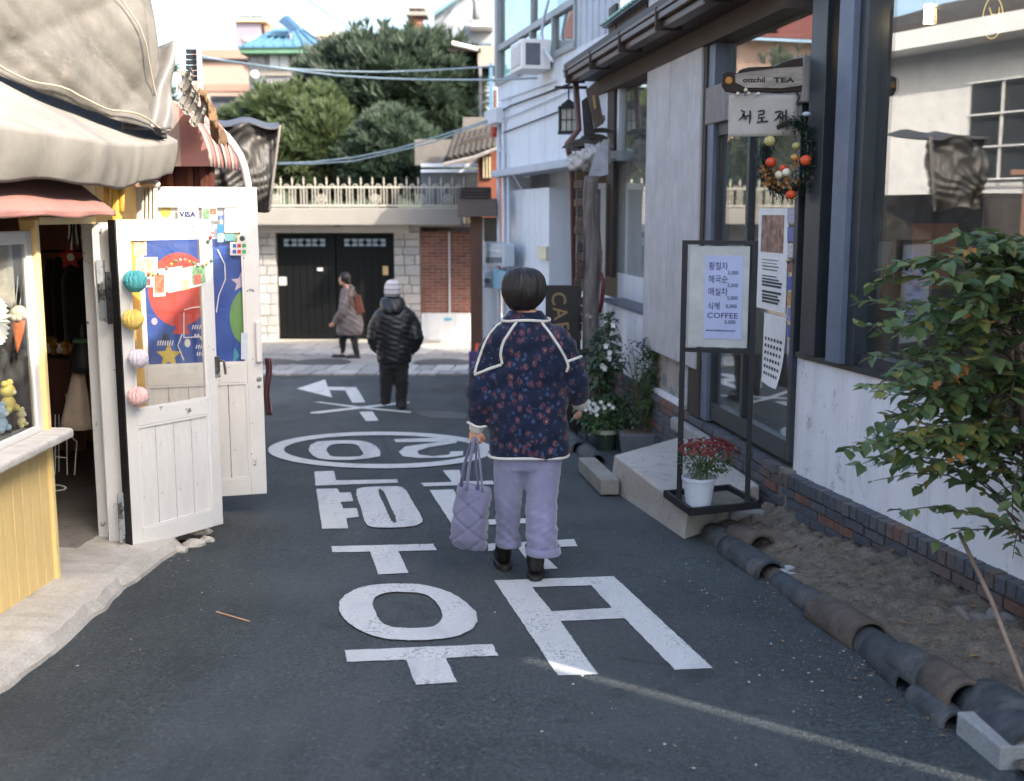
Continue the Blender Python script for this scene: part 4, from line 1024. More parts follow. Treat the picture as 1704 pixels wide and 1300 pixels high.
def roof(a, b):                                    # a: near to far, b: hem -> fold -> up the slope
    y = 3.87 + 3.28 * a; e = -2.0 - .02 * math.sin(a * 9) - .05 * max(0, a - .9) * 10
    rise = .10 * max(0, (a - .55) / .45) ** 1.5
    if b < .22:
        k = b / .22; x = e - .05 * (1 - k) ** 2 + .006 * math.sin(a * 70 + 4 * math.sin(a * 9)) * (1 - k); z = 1.711 + rise + .183 * k - (.03 + .006 * math.sin(a * 31) + .012 * math.sin(a * 12)) * (1 - k)
        return (x, y, z)
    k = (b - .22) / .78; return (e - .01 - 1.24 * k, y + .1 * k * a, 1.894 + rise + .795 * k + wr(a, b, 1.0) * min(1, k * 6) - .05 * math.sin(k * 3.1) + .02 * math.sin(a * 19) * k)
mb = MB(); mb.grid(roof, 150, 60)
tag(mb.build('tarpaulin', m_tarp, smooth=True, solid=.006), 'pale dirty tarpaulin stretched over the yellow shop roof', 'tarpaulin')
mb = MB(); mb.box(-3.0, -2.1, 3.9, 6.9, 1.76, 1.79); mb.box(-3.8, -3.0, 3.7, 6.5, 1.96, 2.0); struct_ = mb.build('roof_deck', m_dark, shop)
fb, ft, nbm, ntp = Vector((-2.02, 6.80, 1.98)), Vector((-2.27, 6.95, 3.5)), Vector((-3.0, 4.7, 2.62)), Vector((-3.9, 4.6, 3.9))
def mound(a, b):
    if a < .8:
        k = a / .8; lo = nbm.lerp(fb, k); hi = ntp.lerp(ft, k); lo = lo + Vector((0, 0, -.10 * math.sin(k * 3.14)))
        p = lo.lerp(hi, b); s = math.sin(b * math.pi) * .16
        f = .07 * abs(math.sin(k * 6 + b * 4 + .6 * math.sin(b * 7))) ** .8 + .05 * abs(math.sin(k * 13 - b * 9 + math.sin(k * 5))) ** .8 + .02 * abs(math.sin(k * 27 + b * 21 + 2 * math.sin(b * 6))) + .014 * math.sin(b * 17 + k * 8) + .008 * math.sin(k * 37 + b * 22)
        return p + Vector((.8, -.6, 0)) * (s * .6 + f * (1 - .5 * (k > .95)) * min(1, 8 * (1 - k) + .15))
    k = (a - .8) / .2; p = fb.lerp(ft, b); return p + Vector((-1.6 * k, .35 * math.sin(k * 2) + .03 * math.sin(b * 20 + k * 9), 0))
mb = MB(); mb.grid(mound, 130, 60)
tag(mb.build('tarpaulin', m_dtarp, smooth=True, solid=.006), 'grey wrinkled tarpaulin bundled above the pale shop roof sheet', 'tarpaulin')
mb = MB(); mb.tube([Vector(mound(a, .02)) + Vector((.03, -.03, .01 + .015 * math.sin(a * 40))) for a in [k / 40 * .8 for k in range(41)]], .006, 6); tag(mb.build('rope', cloth('rope', 'a89a85'), smooth=True), 'frayed rope along the lower edge of the grey tarpaulin', 'rope')
mb = MB(); mb.tube([Vector(mound(.62 + .16 * k / 12, .62 - .58 * (k / 12) ** 1.5)) + Vector((.03, -.03, 0)) for k in range(13)], .005, 6); tag(mb.build('rope', cloth('rope', 'a89a85'), smooth=True), 'pale rope running down over the grey tarpaulin', 'rope')
# clear plastic skirt between the two sheets
mb = MB(); mb.grid(lambda a, b: P(200 + 90 * a + 3 * math.sin(b * 9) - 4 * b * a, 105 - 38 * a + (112 + 36 * a) * b, 6.75 + .10 * a - .25 * b + .03 * math.sin(a * 11 + b * 5)), 24, 24)
tag(mb.build('plastic_sheet', tarpmat('clear_sheet', '5a5957', '7d7a76', .35), smooth=True, solid=.004), 'cloudy plastic sheet hanging between the two roof tarpaulins', 'plastic sheet')
# bubble awning with pink stripes
ba = thing('striped_awning', 'curved awning of faded pink and white stripes behind the open doors', 'awning', P(320, 280, 7.7))
m_pk = mat('stripe_pink', 'a6746d', .85, .12, 5, dirt=.15); m_pw = mat('stripe_cream', 'b3a095', .85, .1, 5, dirt=.15)
za, zb = P(320, 278, 7.7).z, P(300, 160, 7.7).z; xl, xr = P(286, 278, 7.7).x, P(356, 278, 7.7).x
def arcx(s): return xl - .12 + (xr - xl + .12) * math.sin(s * math.pi / 2), za + (zb - za) * math.cos(s * math.pi / 2)
for k in range(8):                                  # curved front in stripes along Y
    mb = MB(); y0, y1 = 7.6 + .1 * k, 7.6 + .1 * (k + 1)
    mb.loft([[Vector((x, y, z)) for x, z in [arcx(i / 10) for i in range(11)]] for y in (y0, y1)], caps=False, closed=False); mb.build('stripe', m_pk if k % 2 else m_pw, ba, smooth=True, solid=.006)
cuts = [xl - .12, P(309, 278, 7.7).x, P(341, 278, 7.7).x, xr]
for k in range(3):
    a, b = cuts[k], cuts[k + 1]; mb = MB(); tp = []
    for i in range(7):
        x = a + (b - a) * i / 6; q = max(0, min(1, (x - xl + .12) / (xr - xl + .12))); tp.append(Vector((x, 7.595, za + (zb - za) * math.sqrt(max(0, 1 - q * q)) + .002)))
    mb.prism([Vector((a, 7.595, za)), Vector((b, 7.595, za))] + tp[::-1], (0, .008, 0)); mb.build('end_stripe', m_pw if k == 0 else m_pk, ba)
mb = MB(); a, b = P(228, 272, 7.75), P(352, 312, 7.75); mb.box(a.x - .4, b.x, 7.75, 7.85, b.z - .6, a.z + .03); mb.build('board_wall', m_orange, ba)
mb = MB()
for px in (262, 285, 318, 340):
    c = P(px, 290, 7.74); mb.box(c.x - .02, c.x + .02, 7.71, 7.748, b.z - .3, a.z)
mb.build('batten', m_orange, ba)
# torn sacking and bent white hose
mb = MB(); mb.grid(lambda a, b: P(330 + 30 * b + (9 + 9 * b) * a + 4 * math.sin(b * 13 + a * 9), 150 + 90 * b + 5 * math.sin(a * 30), 7.5 - .15 * math.sin(a * 3) + .02 * math.sin(b * 40 + a * 20)), 10, 40)
tag(mb.build('torn_sacking', tarpmat('brown_sacking', '4d3a2a', '8b6f50', .9), smooth=True, solid=.006), 'torn brown sacking hanging beside the striped awning', 'sacking')
rq = random.Random(77); mb = MB()
for k in range(4):
    p = P(304 + 8 * k + rq.uniform(-5, 5), 120 + 19 * k * .9 + rq.uniform(-10, 10), 7.4); mb.grid(lambda a, b: p + Vector((.10 * (a - .5) + .02 * math.sin(b * 5), .05 * math.sin(a * 4 + b * 3), -.13 * b + .02 * math.sin(a * 9))), 5, 5)
stuff(mb.build('torn_plastic', m_tarp, solid=.003))
mb = MB(); mb.tube([P(x, y, 7.9) for x, y in ((352, 214), (365, 218), (378, 228), (390, 244), (400, 260), (407, 280), (412, 305), (414, 330))], .026, 10); tag(mb.build('hose', mat('white_hose', 'd2d0cc', .5), smooth=True), 'bent white hose arching beside the black tarpaulin', 'hose')
mb = MB(); mb.tube([P(x, y, 7.7) for x, y in ((336, 145), (346, 165), (350, 190), (362, 210), (370, 222))], .008, 7); tag(mb.build('cable', mat('white_hose', 'd2d0cc', .5), smooth=True), 'loose pale cable curling beside the torn sacking', 'cable')
# black tarpaulin screen
bt = thing('black_tarpaulin', 'black creased tarpaulin screen on a thin pole by the railing', 'tarpaulin', P(410, 345, 9.6))
mb = MB(); mb.grid(lambda a, b: P(352 + 112 * a - 16 * b * a, 205 + 6 * a + 140 * b + 4 * math.sin(a * 9), 9.4 + .25 * a + .07 * math.sin(a * 7 + b * 3 + 2 * math.sin(b * 4 + a * 2)) + .02 * math.sin(a * 19 - b * 5 + 3 * math.sin(a * 5)) + .03 * abs(math.sin(a * 11 + b * 17 + 2 * math.sin(b * 9))) + .02 * abs(math.sin(a * 23 - b * 13 + 3 * math.sin(a * 7)))), 40, 40); mb.build('sheet', m_btarp, bt, smooth=True, solid=.008)
mb = MB(); mb.grid(lambda a, b: P(352 + 112 * a, 206 + 6 * a - 10 * b + 4 * math.sin(a * 9) + 3 * math.sin(b * 3.1), 9.4 + .25 * a + .9 * b), 30, 8); mb.build('top_sheet', m_btarp, bt, smooth=True, solid=.008)
mb = MB(); mb.tube([P(466, 208, 9.66), P(448, 350, 9.66)], .012, 8); mb.build('pole', m_gwood, bt)
mb = MB(); mb.box(-4.6, -2.95, 9.8, 12, -.9, 1.75); tag(mb.build('shed', m_btarp), 'black sheeted shed hidden behind the black tarpaulin', 'shed')
t = thing('louvre_shutter', 'grey metal louvre shutter behind the grey tarpaulin', 'frame', P(322, 140, 8.6))
for k in range(6):
    mb = MB(); a, b = P(309, 82 + k * 9, 8.6), P(328, 86 + k * 9, 8.6); mb.box(a.x, b.x, 8.6, 8.64, b.z - .012, a.z); mb.build('slat', m_frame, t)
mb = MB(); a, b = P(327, 78, 8.58), P(336, 150, 8.58); mb.box(a.x, b.x, 8.57, 8.62, b.z, a.z); mb.build('upright', mat('pale_steel', 'a8b0b6', .5), t)
# maroon scarf hanging behind door two
mb = MB(); mb.grid(lambda a, b: P(441 + 9 * a + 2 * math.sin(b * 8), 596 + 95 * b, 8.3 + .03 * math.sin(a * 9 + b * 4)), 6, 14); tag(mb.build('scarf', cloth('maroon_cloth', '5b2a33'), smooth=True, solid=.01), 'maroon cloth hanging behind the free edge of the white door', 'cloth')
mb = MB(); mb.tube([G(360, 1018, .004), G(415, 1034, .004)], .0035, 6); tag(mb.build('stick', mat('bare_stick', 'c99f7a', .8)), 'thin pale wooden stick lying on the asphalt', 'stick')
# ================================================================== white two-storey building and its neighbours
m_bw = plaster('blue_white_wall', 'd6dce4', .25, 1.4, (.30, .32, .36), .2)
m_bw2 = plaster('pale_grey_cladding', 'b6bcc6', .15, 2, (.3, .32, .36), .1)
m_alu = mat('aluminium_frame', '8d9193', .45, .1, 4)
m_pvc = mat('grey_white_pipe', 'c4cad2', .45, .06, 4)
m_cab = mat('black_cable', '26282c', .6); m_cabw = mat('grey_cable', 'b9bfc6', .6)
def u3(x, y=200, o=0): return W3.px(x, y, o)[0]
def z3(x, y, o=0): return W3.px(x, y, o)[1]
wb = thing('white_building', 'pale blue white two storey building with grey window band behind the brown gutter', 'building', W3.pt(-1.5, gz(15.5)))
uF = 0.02; uN = u3(1030); zs = (z3(827, 145) + z3(938, 91)) / 2; zl = (z3(822, 285) + z3(946, 265)) / 2
H3 = 4.75
mb = MB(); W3.box(mb, uN, uF, zl, zs, -3.5, 0); mb.build('wall', m_bw, wb)
uW = u3(960, 60)
mb = MB(); W3.box(mb, uN, uW, zs, H3 + .3, -3.5, 0); wr_ = mb.build('wall', m_bw2, wb)
for k in range(6):
    mb = MB(); uu = uW - .16 - k * .22; W3.box(mb, uu, uu + .03, zs, H3 + .3, 0, .012); mb.build('cladding_rib', m_bw2, wr_)
mb = MB(); W3.box(mb, uW, uF, H3, H3 + .3, -3.5, .02); W3.box(mb, uW, uF, zs, H3, -3.5, -.9); mb.build('wall', m_bw2, wb)
mb = MB(); W3.box(mb, uN - .02, uF + .06, zl - .10, zl - .002, -.3, .09); mb.build('ledge', m_bw2, wb, bevel=.01)
# window band
zr = (z3(831, 78) + z3(960, 5)) / 2
ub = [uW, u3(923), u3(888), u3(863), uF - .10]
fr = MB(); f_ = lambda a, b, c, d, o=.03: W3.box(fr, a, b, c, d, -.06, o)
f_(uF - .16, uF, zs, H3, .05); f_(uW, uF - .16, zs, zs + .07, .04); f_(uW, uF - .16, zr - .04, zr + .04, .035); f_(uW, uF - .16, H3 - .06, H3, .03)
um = u3(888)
for uu, c, d in ((u3(885, 110), zs + .07, zr - .04), (u3(922, 80), zs + .07, zr - .04), (u3(866, 110), zs + .07, zr - .04), (u3(887, 20), zr + .04, H3 - .06), (uW + .03, zs + .07, zr - .04)): f_(uu - .03, uu + .03, c, d)
win = fr.build('window_frame', m_alu, wb)
m_wing = glass('tinted_glass', (.55, .72, .72), 2.0, .25)
mb = MB(); W3.box(mb, uW, uF - .16, zr + .04, H3 - .06, -.02, -.012); mb.build('pane', m_wing, win)
mb = MB(); W3.box(mb, uW, uF - .16, zs + .07, zr - .04, -.02, -.012); mb.build('pane', m_wing, win)
mb = MB(); W3.box(mb, u3(884, 100), u3(866, 100), zs + .1, zr - .05, -.12, -.1); mb.build('curtain', cloth('cream_curtain', 'c8bda6'), win)
mb = MB(); W3.box(mb, uW, uF, zs, H3, -.9, -.88); mb.build('back_panel', mat('dim_room', '6d8a88', .9, .3, 1.5), win)
# lower storey, recessed, with box room and door
zg = gz(18)
mb = MB(); W3.box(mb, uN, uF - .02, zg - .2, zl - .001, -3.5, -.75); mb.build('wall', m_bw, wb)
zbx = z3(870, 316, -.2)
mb = MB(); W3.box(mb, u3(913, 400, -.15), u3(842, 400, -.15), zg - .2, zbx, -.76, -.15); mb.build('box_room', m_bw, wb, bevel=.01)
mb = MB(); W3.box(mb, u3(893, 300, -.7), uF - .1, zbx + .02, zl - .12, -.76, -.74); mb.build('recess_shade', mat('painted_shade', '2a211c', .9), wb)  # flat dark panel; the hollow's shade is put into its colour
mb = MB(); W3.box(mb, u3(905, 300, -.74), u3(893, 300, -.74), zbx, zl - .12, -.76, -.6); mb.build('pillar', m_bw, wb)
mb = MB(); W3.box(mb, uF - .22, uF - .05, zg - .1, zl - .1, -.45, -.05); mb.build('corner_pier', m_bw, wb)
mb = MB(); W3.box(mb, uF - .12, uF - .03, zg - .1, zl - .002, -.748, -.452); mb.build('end_wall', m_bw, wb)
# narrow glazed door beside the box room
dfr = MB(); a, b = u3(951, 430, -.5), u3(921, 430, -.5); zt_ = z3(935, 352, -.5)
W3.box(dfr, a, b, zg, zt_, -.76, -.5); dd = dfr.build('side_door', m_bw2, wb, bevel=.008)
mb = MB(); W3.box(mb, a + .06, u3(933, 430, -.5), zg + .4, z3(935, 372, -.5), -.5, -.492); mb.build('pane', mat('frosted_pane', '8fa0a6', .35, .08, 2), dd)
mb = MB(); W3.box(mb, a, b + .04, zt_, zt_ + .05, -.76, -.42); mb.build('canopy_strip', m_alu, dd)
mb = MB(); W3.pbox(mb, 894, 409, 908, 433, -.15, -.11); t = mb.build('switch_plate', mat('ivory_plastic', 'cfc8ae', .5), wb, bevel=.006)
# pipes down the corner, cables along the wall
for px, r in ((830, .028), (838, .022), (846, .018)):
    mb = MB(); u, _ = W3.px(px, 400, .03); mb.tube([W3.pt(u, zg, .03), W3.pt(u, z3(px, 205, .03) if px < 845 else zl - .1, .03)], r, 8); mb.build('pipe', m_pvc, wb, smooth=True)
for (pts, r, m) in (([(822, 192), (850, 176), (900, 158), (948, 140)], .012, m_cab), ([(830, 200), (860, 190), (910, 168), (950, 150)], .010, m_cabw), ([(835, 222), (880, 205), (930, 186)], .010, m_cab), ([(832, 168), (870, 155), (925, 135)], .010, m_cabw), ([(845, 160), (846, 178), (842, 215), (843, 290)], .009, m_cabw), ([(828, 205), (827, 235), (833, 250), (838, 262)], .013, m_cabw), ([(850, 285), (862, 305), (872, 322)], .006, m_cabw)):
    mb = MB(); mb.tube([W3.pt(*W3.px(x, y, .03), .03) for x, y in pts], r, 6); mb.build('wall_cable', m, wb, smooth=True)
mb = MB(); mb.tube([W3.pt(*W3.px(x, y, .12), .12) for x, y in ((913, 0), (905, 30), (901, 55), (905, 80), (919, 102))], .02, 8); mb.build('drain_hose', m_pvc, wb, smooth=True)
mb = MB(); W3.pbox(mb, 806, 186, 824, 204, .0, .15); mb.build('junction_box', m_pvc, wb, bevel=.01)
mb = MB(); mb.lathe(W3.pt(*W3.px(823, 212, .08), .08), [(.05, 0), (.06, .02), (.05, .12), (.02, .14)], 12, axis=(0, 0, -1)); mb.build('alarm_light', mat('red_plastic', 'a8382e', .4), wb, smooth=True)
# air conditioner
acw = thing('air_conditioner', 'white window air conditioner sticking out of the grey window band', 'air conditioner', W3.pt(*W3.px(862, 100, .1), .1))
u0, z0 = W3.px(884, 122, .28); u1, z1 = W3.px(843, 82, .28)
u1 = u0 + .58; z0, z1 = z3(862, 128, .25), z3(862, 80, .25)
mb = MB(); W3.box(mb, u0, u1, z0, z1, .04, .40); mb.build('body', m_wclean, acw, bevel=.015)
mb = MB(); W3.box(mb, u0 + .06, u1 - .06, z0 + .05, z1 - .05, .40, .404); mb.build('grille', m_alu, acw)
for k in range(8):
    mb = MB(); zz = z0 + .06 + k * (z1 - z0 - .11) / 8; W3.box(mb, u0 + .06, u1 - .06, zz, zz + .018, .404, .414); mb.build('slat', m_wclean, acw)
mb = MB(); c = W3.pt(u0 - .002, (z0 + z1) / 2, .26); mb.obox(c, W3.a * .002, W3.n * .09, Vector((0, 0, (z1 - z0) * .36))); mb.build('side_vent', mat('vent_dark', '5a6068', .6), acw)
# meters on the near pipe stack
mt = thing('electric_meter', 'grey upper electric meter with terminal block on the white corner', 'meter', W3.pt(*W3.px(822, 430, .1), .1))
mb = MB(); W3.pbox(mb, 803, 402, 838, 445, .0, .16); mb.build('case', mat('meter_case', 'aeb9c2', .4, .05), mt, bevel=.02)
for k in range(6):
    mb = MB(); W3.pbox(mb, 808 + k * 4.6, 428, 811 + k * 4.6, 438, .16, .168); mb.build('fuse_slot', mat('slot_dark', '4b5560', .6), mt)
mb = MB(); W3.pbox(mb, 808, 414, 832, 420, .16, .17); mb.build('label_plate', m_wclean, mt)
mt2 = thing('electric_meter', 'lower electric meter with blue terminal box behind the dark haired head', 'meter', W3.pt(*W3.px(815, 465, .1), .1))
mb = MB(); c = W3.pt(*W3.px(811, 465, .12), .12); mb.lathe(c - W3.n * .1, [(.13, 0), (.13, .12), (.115, .15), (.11, .16)], 20, axis=W3.n); mb.build('case', mat('meter_case', 'aeb9c2', .4, .05), mt2, smooth=False)
mb = MB(); W3.box(mb, *sorted((W3.px(806, 465, .18)[0], W3.px(816, 465, .18)[0])), c.z - .04, c.z + .03, .17, .185); mb.build('dial', mat('slot_dark', '4b5560', .6), mt2)
mb = MB(); W3.pbox(mb, 820, 447, 838, 484, .0, .14); mb.build('terminal_box', mat('meter_blue', '7fa6bd', .4), mt2, bevel=.01)
for px in (815, 828):
    mb = MB(); u, z = W3.px(px, 484, .05); mb.tube([W3.pt(u, z, .05), W3.pt(u, zg + .02, .05)], .012, 6); mb.build('conduit', m_pvc, mt2)
# brown post with canopy box
pc = thing('shop_canopy', 'dark brown timber post carrying a grey boxed canopy with tiled cap', 'canopy', G(791, 640))
yp = G(791, 640).y; a, b = P(782, 355, yp), P(803, 640, yp)
m_brpost = wood('brown_post', '56392a', .6, (1, 1, 8), .25)
mb = MB(); mb.box(a.x, b.x, yp, yp + .2, gz(yp) - .02, a.z); mb.build('post', m_brpost, pc, bevel=.01)
a, b = P(761, 330, yp - .3), P(826, 361, yp - .3); mb = MB(); mb.box(a.x, b.x, yp - .3, yp + .7, b.z, a.z); mb.build('fascia', mat('grey_brown_board', '59504c', .7, .15, 3), pc, bevel=.01)
a, b = P(764, 310, yp - .32), P(816, 330, yp - .32)
for k in range(4):
    mb = MB(); zz = b.z + (a.z - b.z) * k / 4; mb.box(a.x, b.x, yp - .34 + .08 * k, yp + .7, zz + .002, zz + (a.z - b.z) / 4 - .006); mb.build('tile_course', mat('dark_tile', '3c3431', .8, .3, 6), pc, bevel=.008)
# dark door with window behind the post
mb = MB(); a, b = P(806, 362, yp + .5), P(828, 402, yp + .5); mb.box(a.x, b.x, yp + .5, yp + .56, b.z, a.z); mb.build('small_window', mat('dark_glass_', '2c3238', .2), pc)
mb = MB(); a, b = P(800, 362, yp + .6), P(834, 640, yp + .6); mb.box(a.x, b.x, yp + .6, yp + .7, gz(yp), a.z - .005); mb.build('back_board', m_bw, pc)
# small things at the post: purple sign, orange cone top
t = thing('purple_signboard', 'small purple standing sign at the foot of the brown post', 'sign', G(790, 640))
a, b = P(780, 585, yp - .3), P(802, 640, yp - .3); mb = MB(); mb.box(a.x, b.x, yp - .3, yp - .26, b.z, a.z); mb.build('board', mat('purple_board', '4d3d72', .6), t, bevel=.006)
mb = MB(); mb.box(a.x + .04, b.x - .04, yp - .306, yp - .301, a.z - .18, a.z - .15); mb.box(a.x + .04, b.x - .08, yp - .306, yp - .301, a.z - .26, a.z - .24); mb.build('print', mat('sign_print', '8d84b5', .7), t)
mb = MB(); p = P(795, 592, yp - .1); mb.lathe((p.x, p.y, gz(yp)), [(.16, 0), (.16, .03), (.10, .04), (.03, .62), (.02, .63)], 16); tag(mb.build('traffic_cone', mat('cone_orange', 'd9532b', .5)), 'orange cone behind the purple sign', 'cone')
# CAFE board
cf = thing('cafe_board', 'black board with the word CAFE turned sideways in gold letters', 'sign', G(930, 640))
yc = 11.2; a, b = P(908, 475, yc), P(962, 640, yc); mb = MB(); mb.box(a.x, b.x, yc, yc + .05, gz(yc), a.z); mb.build('board', mat('black_board', '191513', .5, .3, 4), cf, bevel=.004)
org_ = Vector((P(917, 488, yc).x, yc - .002, P(917, 487, yc).z))
for ch_ in 'CAFE':
    mb = MB(); put_text(mb, ch_, .20, org_, (.12, 0, -1), (1, 0, .12), .0018, .95); vs_, _f = text_mesh(ch_, .20, 0, .95); org_ = org_ + Vector((.12, 0, -1)) * (max(v.x for v in vs_) + .022)
    mb.build('letter', mat('dull_gold_paint', '86714a', .5), cf)
# lantern under the gutter
ln = thing('lantern', 'black square lantern with paper panes hanging by the downpipe', 'lantern', P(945, 195, 12.5))
yl = 12.6; a, b = P(932, 180, yl), P(960, 221, yl); cx, cz = (a.x + b.x) / 2, (a.z + b.z) / 2; hw = (b.x - a.x) / 2
mb = MB()
for sx in (-1, 1):
    for sy in (-1, 1): mb.box(cx + sx * hw - .012, cx + sx * hw + .012, yl + sy * hw - .012, yl + sy * hw + .012, b.z, a.z)
for zz in (b.z, a.z): mb.box(cx - hw - .02, cx + hw + .02, yl - hw - .02, yl + hw + .02, zz - .013, zz + .013)
for k in (-.3, .3): mb.box(cx + k * hw - .004, cx + k * hw + .004, yl - hw - .008, yl - hw, b.z, a.z)
mb.box(cx - hw, cx + hw, yl - hw - .008, yl - hw, cz - .004, cz + .004)
mb.build('frame', m_black, ln)
mb = MB(); mb.box(cx - hw + .01, cx + hw - .01, yl - hw + .01, yl + hw - .01, b.z + .014, a.z - .014); mb.build('paper_pane', mat('rice_paper', 'c6c3b6', .9), ln)
mb = MB(); mb.lathe((cx, yl, a.z + .013), [(hw * 1.3, 0), (hw * 1.25, .02), (.03, .07), (.012, .08), (.012, .2)], 4); mb.box(cx - .15, cx + .2, yl - .02, yl + .02, a.z + .2, a.z + .23); mb.build('cap', m_black, ln)
# end of the tea house: old brick pier, driftwood post, white door casing, plaster lump, tiles, boards
def pend(px, py): return P(px, py, 11.6)
bp = thing('brick_pier', 'slim rough brick pier at the far end of the tea house', 'pier', G(962, 640))
me_b2 = piece_mesh('brick', brickmat('rough_brick', [(.10, .065, .05), (.13, .085, .06), (.08, .06, .052), (.15, .11, .085)], (.35, .33, .31))); z = gz(12); rb = random.Random(21)
a, b = pend(956, 640), pend(971, 300); mb = MB(); mb.box(a.x + .012, b.x - .012, 11.62, 11.8, gz(12), b.z); core = mb.build('mortar_core', m_mortar, bp)
z = b.z
while z > gz(12):
    share('brick', me_b2, bp, frame((( a.x + b.x) / 2 + rb.uniform(-.012, .012), 11.66, z - .045), Vector((b.x - a.x + rb.uniform(-.02, .02), 0, 0)), Vector((0, .13, 0)), Vector((0, 0, .075)))); z -= .09
t = thing('driftwood_post', 'grey weathered driftwood trunk standing at the far corner', 'post', G(985, 650))
rw = random.Random(31); mb = MB(); pts = []
rings = []
for k in range(26):
    y = 648 - k * 14.2; p = P(985 + 3 * math.sin(k * .5), y, 11.2); r = .062 + .02 * (1 - k / 25)
    rings.append([p + Vector((r * (1 + .18 * math.sin(5 * q + k * .15) + .07 * math.sin(11 * q + k * .5)) * math.cos(q), r * math.sin(q) * .8, 0)) for q in [2 * math.pi * j / 26 for j in range(26)]])
mb.loft(rings); mb.build('trunk', wood('driftwood', '6d6560', .75, (1, 1, 10), .55, 'b9b3ac'), t, smooth=True)
mb = MB(); mb.tube([P(1000, 455, 11.1), P(1004, 470, 11.05), P(1002, 500, 11.1), P(998, 520, 11.12)], .02, 8); tag(mb.build('red_hook', mat('dark_red_paint', '5e2228', .35), smooth=True), 'dark red curved handle fixed to the driftwood post', 'handle')
t = thing('white_casing', 'white painted old door casing behind the driftwood post', 'casing', P(985, 600, 12.0))
mb = MB(); a, b = P(972, 305, 11.9), P(1004, 640, 11.9); mb.box(a.x, b.x, 11.9, 11.95, a.z - .06, a.z); mb.box(b.x - .05, b.x, 11.9, 11.95, b.z, a.z - .062); mb.build('casing', m_wclean, t)
mb = MB(); mb.box(a.x, b.x - .052, 11.93, 11.96, b.z, a.z - .063); mb.build('door_leaf', mat('grey_leaf', '6e6e74', .6, .2, 3), t)
rw = random.Random(41); mb = MB()
for px, py, r in ((962, 272, .10), (975, 262, .10), (990, 255, .12), (985, 275, .09), (956, 262, .07), (1000, 240, .10), (1002, 262, .11)):
    mb.ball(P(px, py, 11.55 + rw.uniform(-.1, .1)), (r * 1.15, r, r * .8), 12, 8)
def lump(co, no): return .018 * np.sin(co[:, 0] * 45) * np.sin(co[:, 2] * 52) + .012 * np.sin(co[:, 0] * 97 + co[:, 2] * 71)
tag(mesh_obj('plaster_lump', fuse(mb, .02, 2, lump), plaster('torn_plaster', 'c9c6c4', .5, 6, (.2, .17, .14), .9)), 'crumbling white plaster lump at the far end of the tea house eave', 'plaster')
for k, (px, py, s) in enumerate(((958, 247, 1), (972, 240, 1.1), (988, 232, 1), (970, 252, 1), (1000, 222, .9))):
    mb = MB(); c = P(px, py, 11.45); mb.prism([c + Vector((.14 * s * math.cos(math.pi * (i / 8)) , 0, .05 * math.sin(math.pi * i / 8))) for i in range(9)] + [c + Vector((.07 * s * math.cos(math.pi * (i / 8)), 0, .005 * math.sin(math.pi * i / 8))) for i in range(8, -1, -1)], (.02, .22, .02))
    tag(mb.build('roof_tile', mat('slate_tile', '4a4746', .8, .3, 8)), ['old grey tile lowest left on the plaster lump', 'old grey tile second from left on the plaster lump', 'old grey tile in the middle above the plaster lump', 'old grey tile tucked under the middle one', 'old grey tile highest right near the boards'][k], 'tile', 'loose tiles on the plaster lump')
mb = MB(); mb.prism([P(x, y, 11.3) for x, y in ((978, 300), (1012, 290), (1012, 232), (1005, 232), (990, 258))], (0, .08, 0)); tag(mb.build('mesh_sheet', mat('pale_netting', 'a5a8ae', .9, .2, 12)), 'pale grey netting sheet at the corner below the boards', 'sheet')
m_sgn = wood('sign_wood', '5b4c42', .7, (1, 1, 6))
for k, (q, lab, m) in enumerate(((((975, 150), (992, 135), (1005, 205), (990, 215)), 'dark tilted signboard with yellow mark under the eave', m_sgn), (((968, 168), (978, 160), (990, 222), (972, 226)), 'black board leaning behind the tilted signboard', m_black), (((988, 206), (1006, 190), (1008, 200), (990, 216)), 'pale strip of wood under the tilted signboard', m_gwood))):
    mb = MB(); mb.prism([P(x, y, 11.2 + .12 * k) for x, y in q], (0, .04, 0)); o = tag(mb.build('wall_plaque', m), lab, 'plaque')
    if k == 0:
        mb = MB(); mb.prism([P(x, y, 11.185) for x, y in ((986, 160), (989, 158), (992, 180), (989, 182))], (0, .01, 0)); mb.build('yellow_mark', mat('gold_paint', 'a88a55', .45), o)
# ================================================================== across the street: garage front, railing, trees, houses
m_can = plaster('cream_canopy', '8f8b84', .12, 1.2, (.4, .37, .33), .1); m_lint = plaster('beige_lintel', 'bdb8ae', .2, 1.5, (.3, .28, .25), .15)
m_stone = brickmat('granite_block', [(.40, .385, .36), (.46, .44, .41), (.36, .35, .335), (.43, .40, .365)], (.28, .265, .25))
m_gate = mat('black_gate', '080b0c', .6, .2, 2, spec=.2)
gf = thing('garage_front', 'cream garage canopy over stone pillars and dark double gate', 'garage', (-2.5, GY, gz(30)))
zc0, zc1 = W4.px(600, 375, .7)[1], W4.px(600, 346, .7)[1]; x0c, x1c = W4.px(430, 360, .7)[0] - 5.0, W4.px(768, 360, .7)[0]
mb = MB(); W4.box(mb, x0c, x1c, zc0, zc1, -1.0, .7); mb.build('canopy', m_can, gf, bevel=.02)
g0, g1 = W4.px(463, 480)[0], W4.px(655, 480)[0]; zg0 = gz(30) + .03; zg1 = W4.px(560, 389)[1]
mb = MB(); W4.box(mb, g0 - .35, g1 + .35, zg1 + .02, zc0 - .002, -.3, .12); mb.build('lintel', m_lint, gf, bevel=.02)
mb = MB(); W4.box(mb, x0c, g0 - .02, zg0 - .1, zc0 - .003, -.4, -.08); mb.build('pillar_core', m_mortar, gf); mb = MB(); W4.box(mb, g1 + .02, W4.px(702, 480)[0], zg0 - .1, zc0 - .003, -.4, -.08); mb.build('pillar_core', m_mortar, gf)
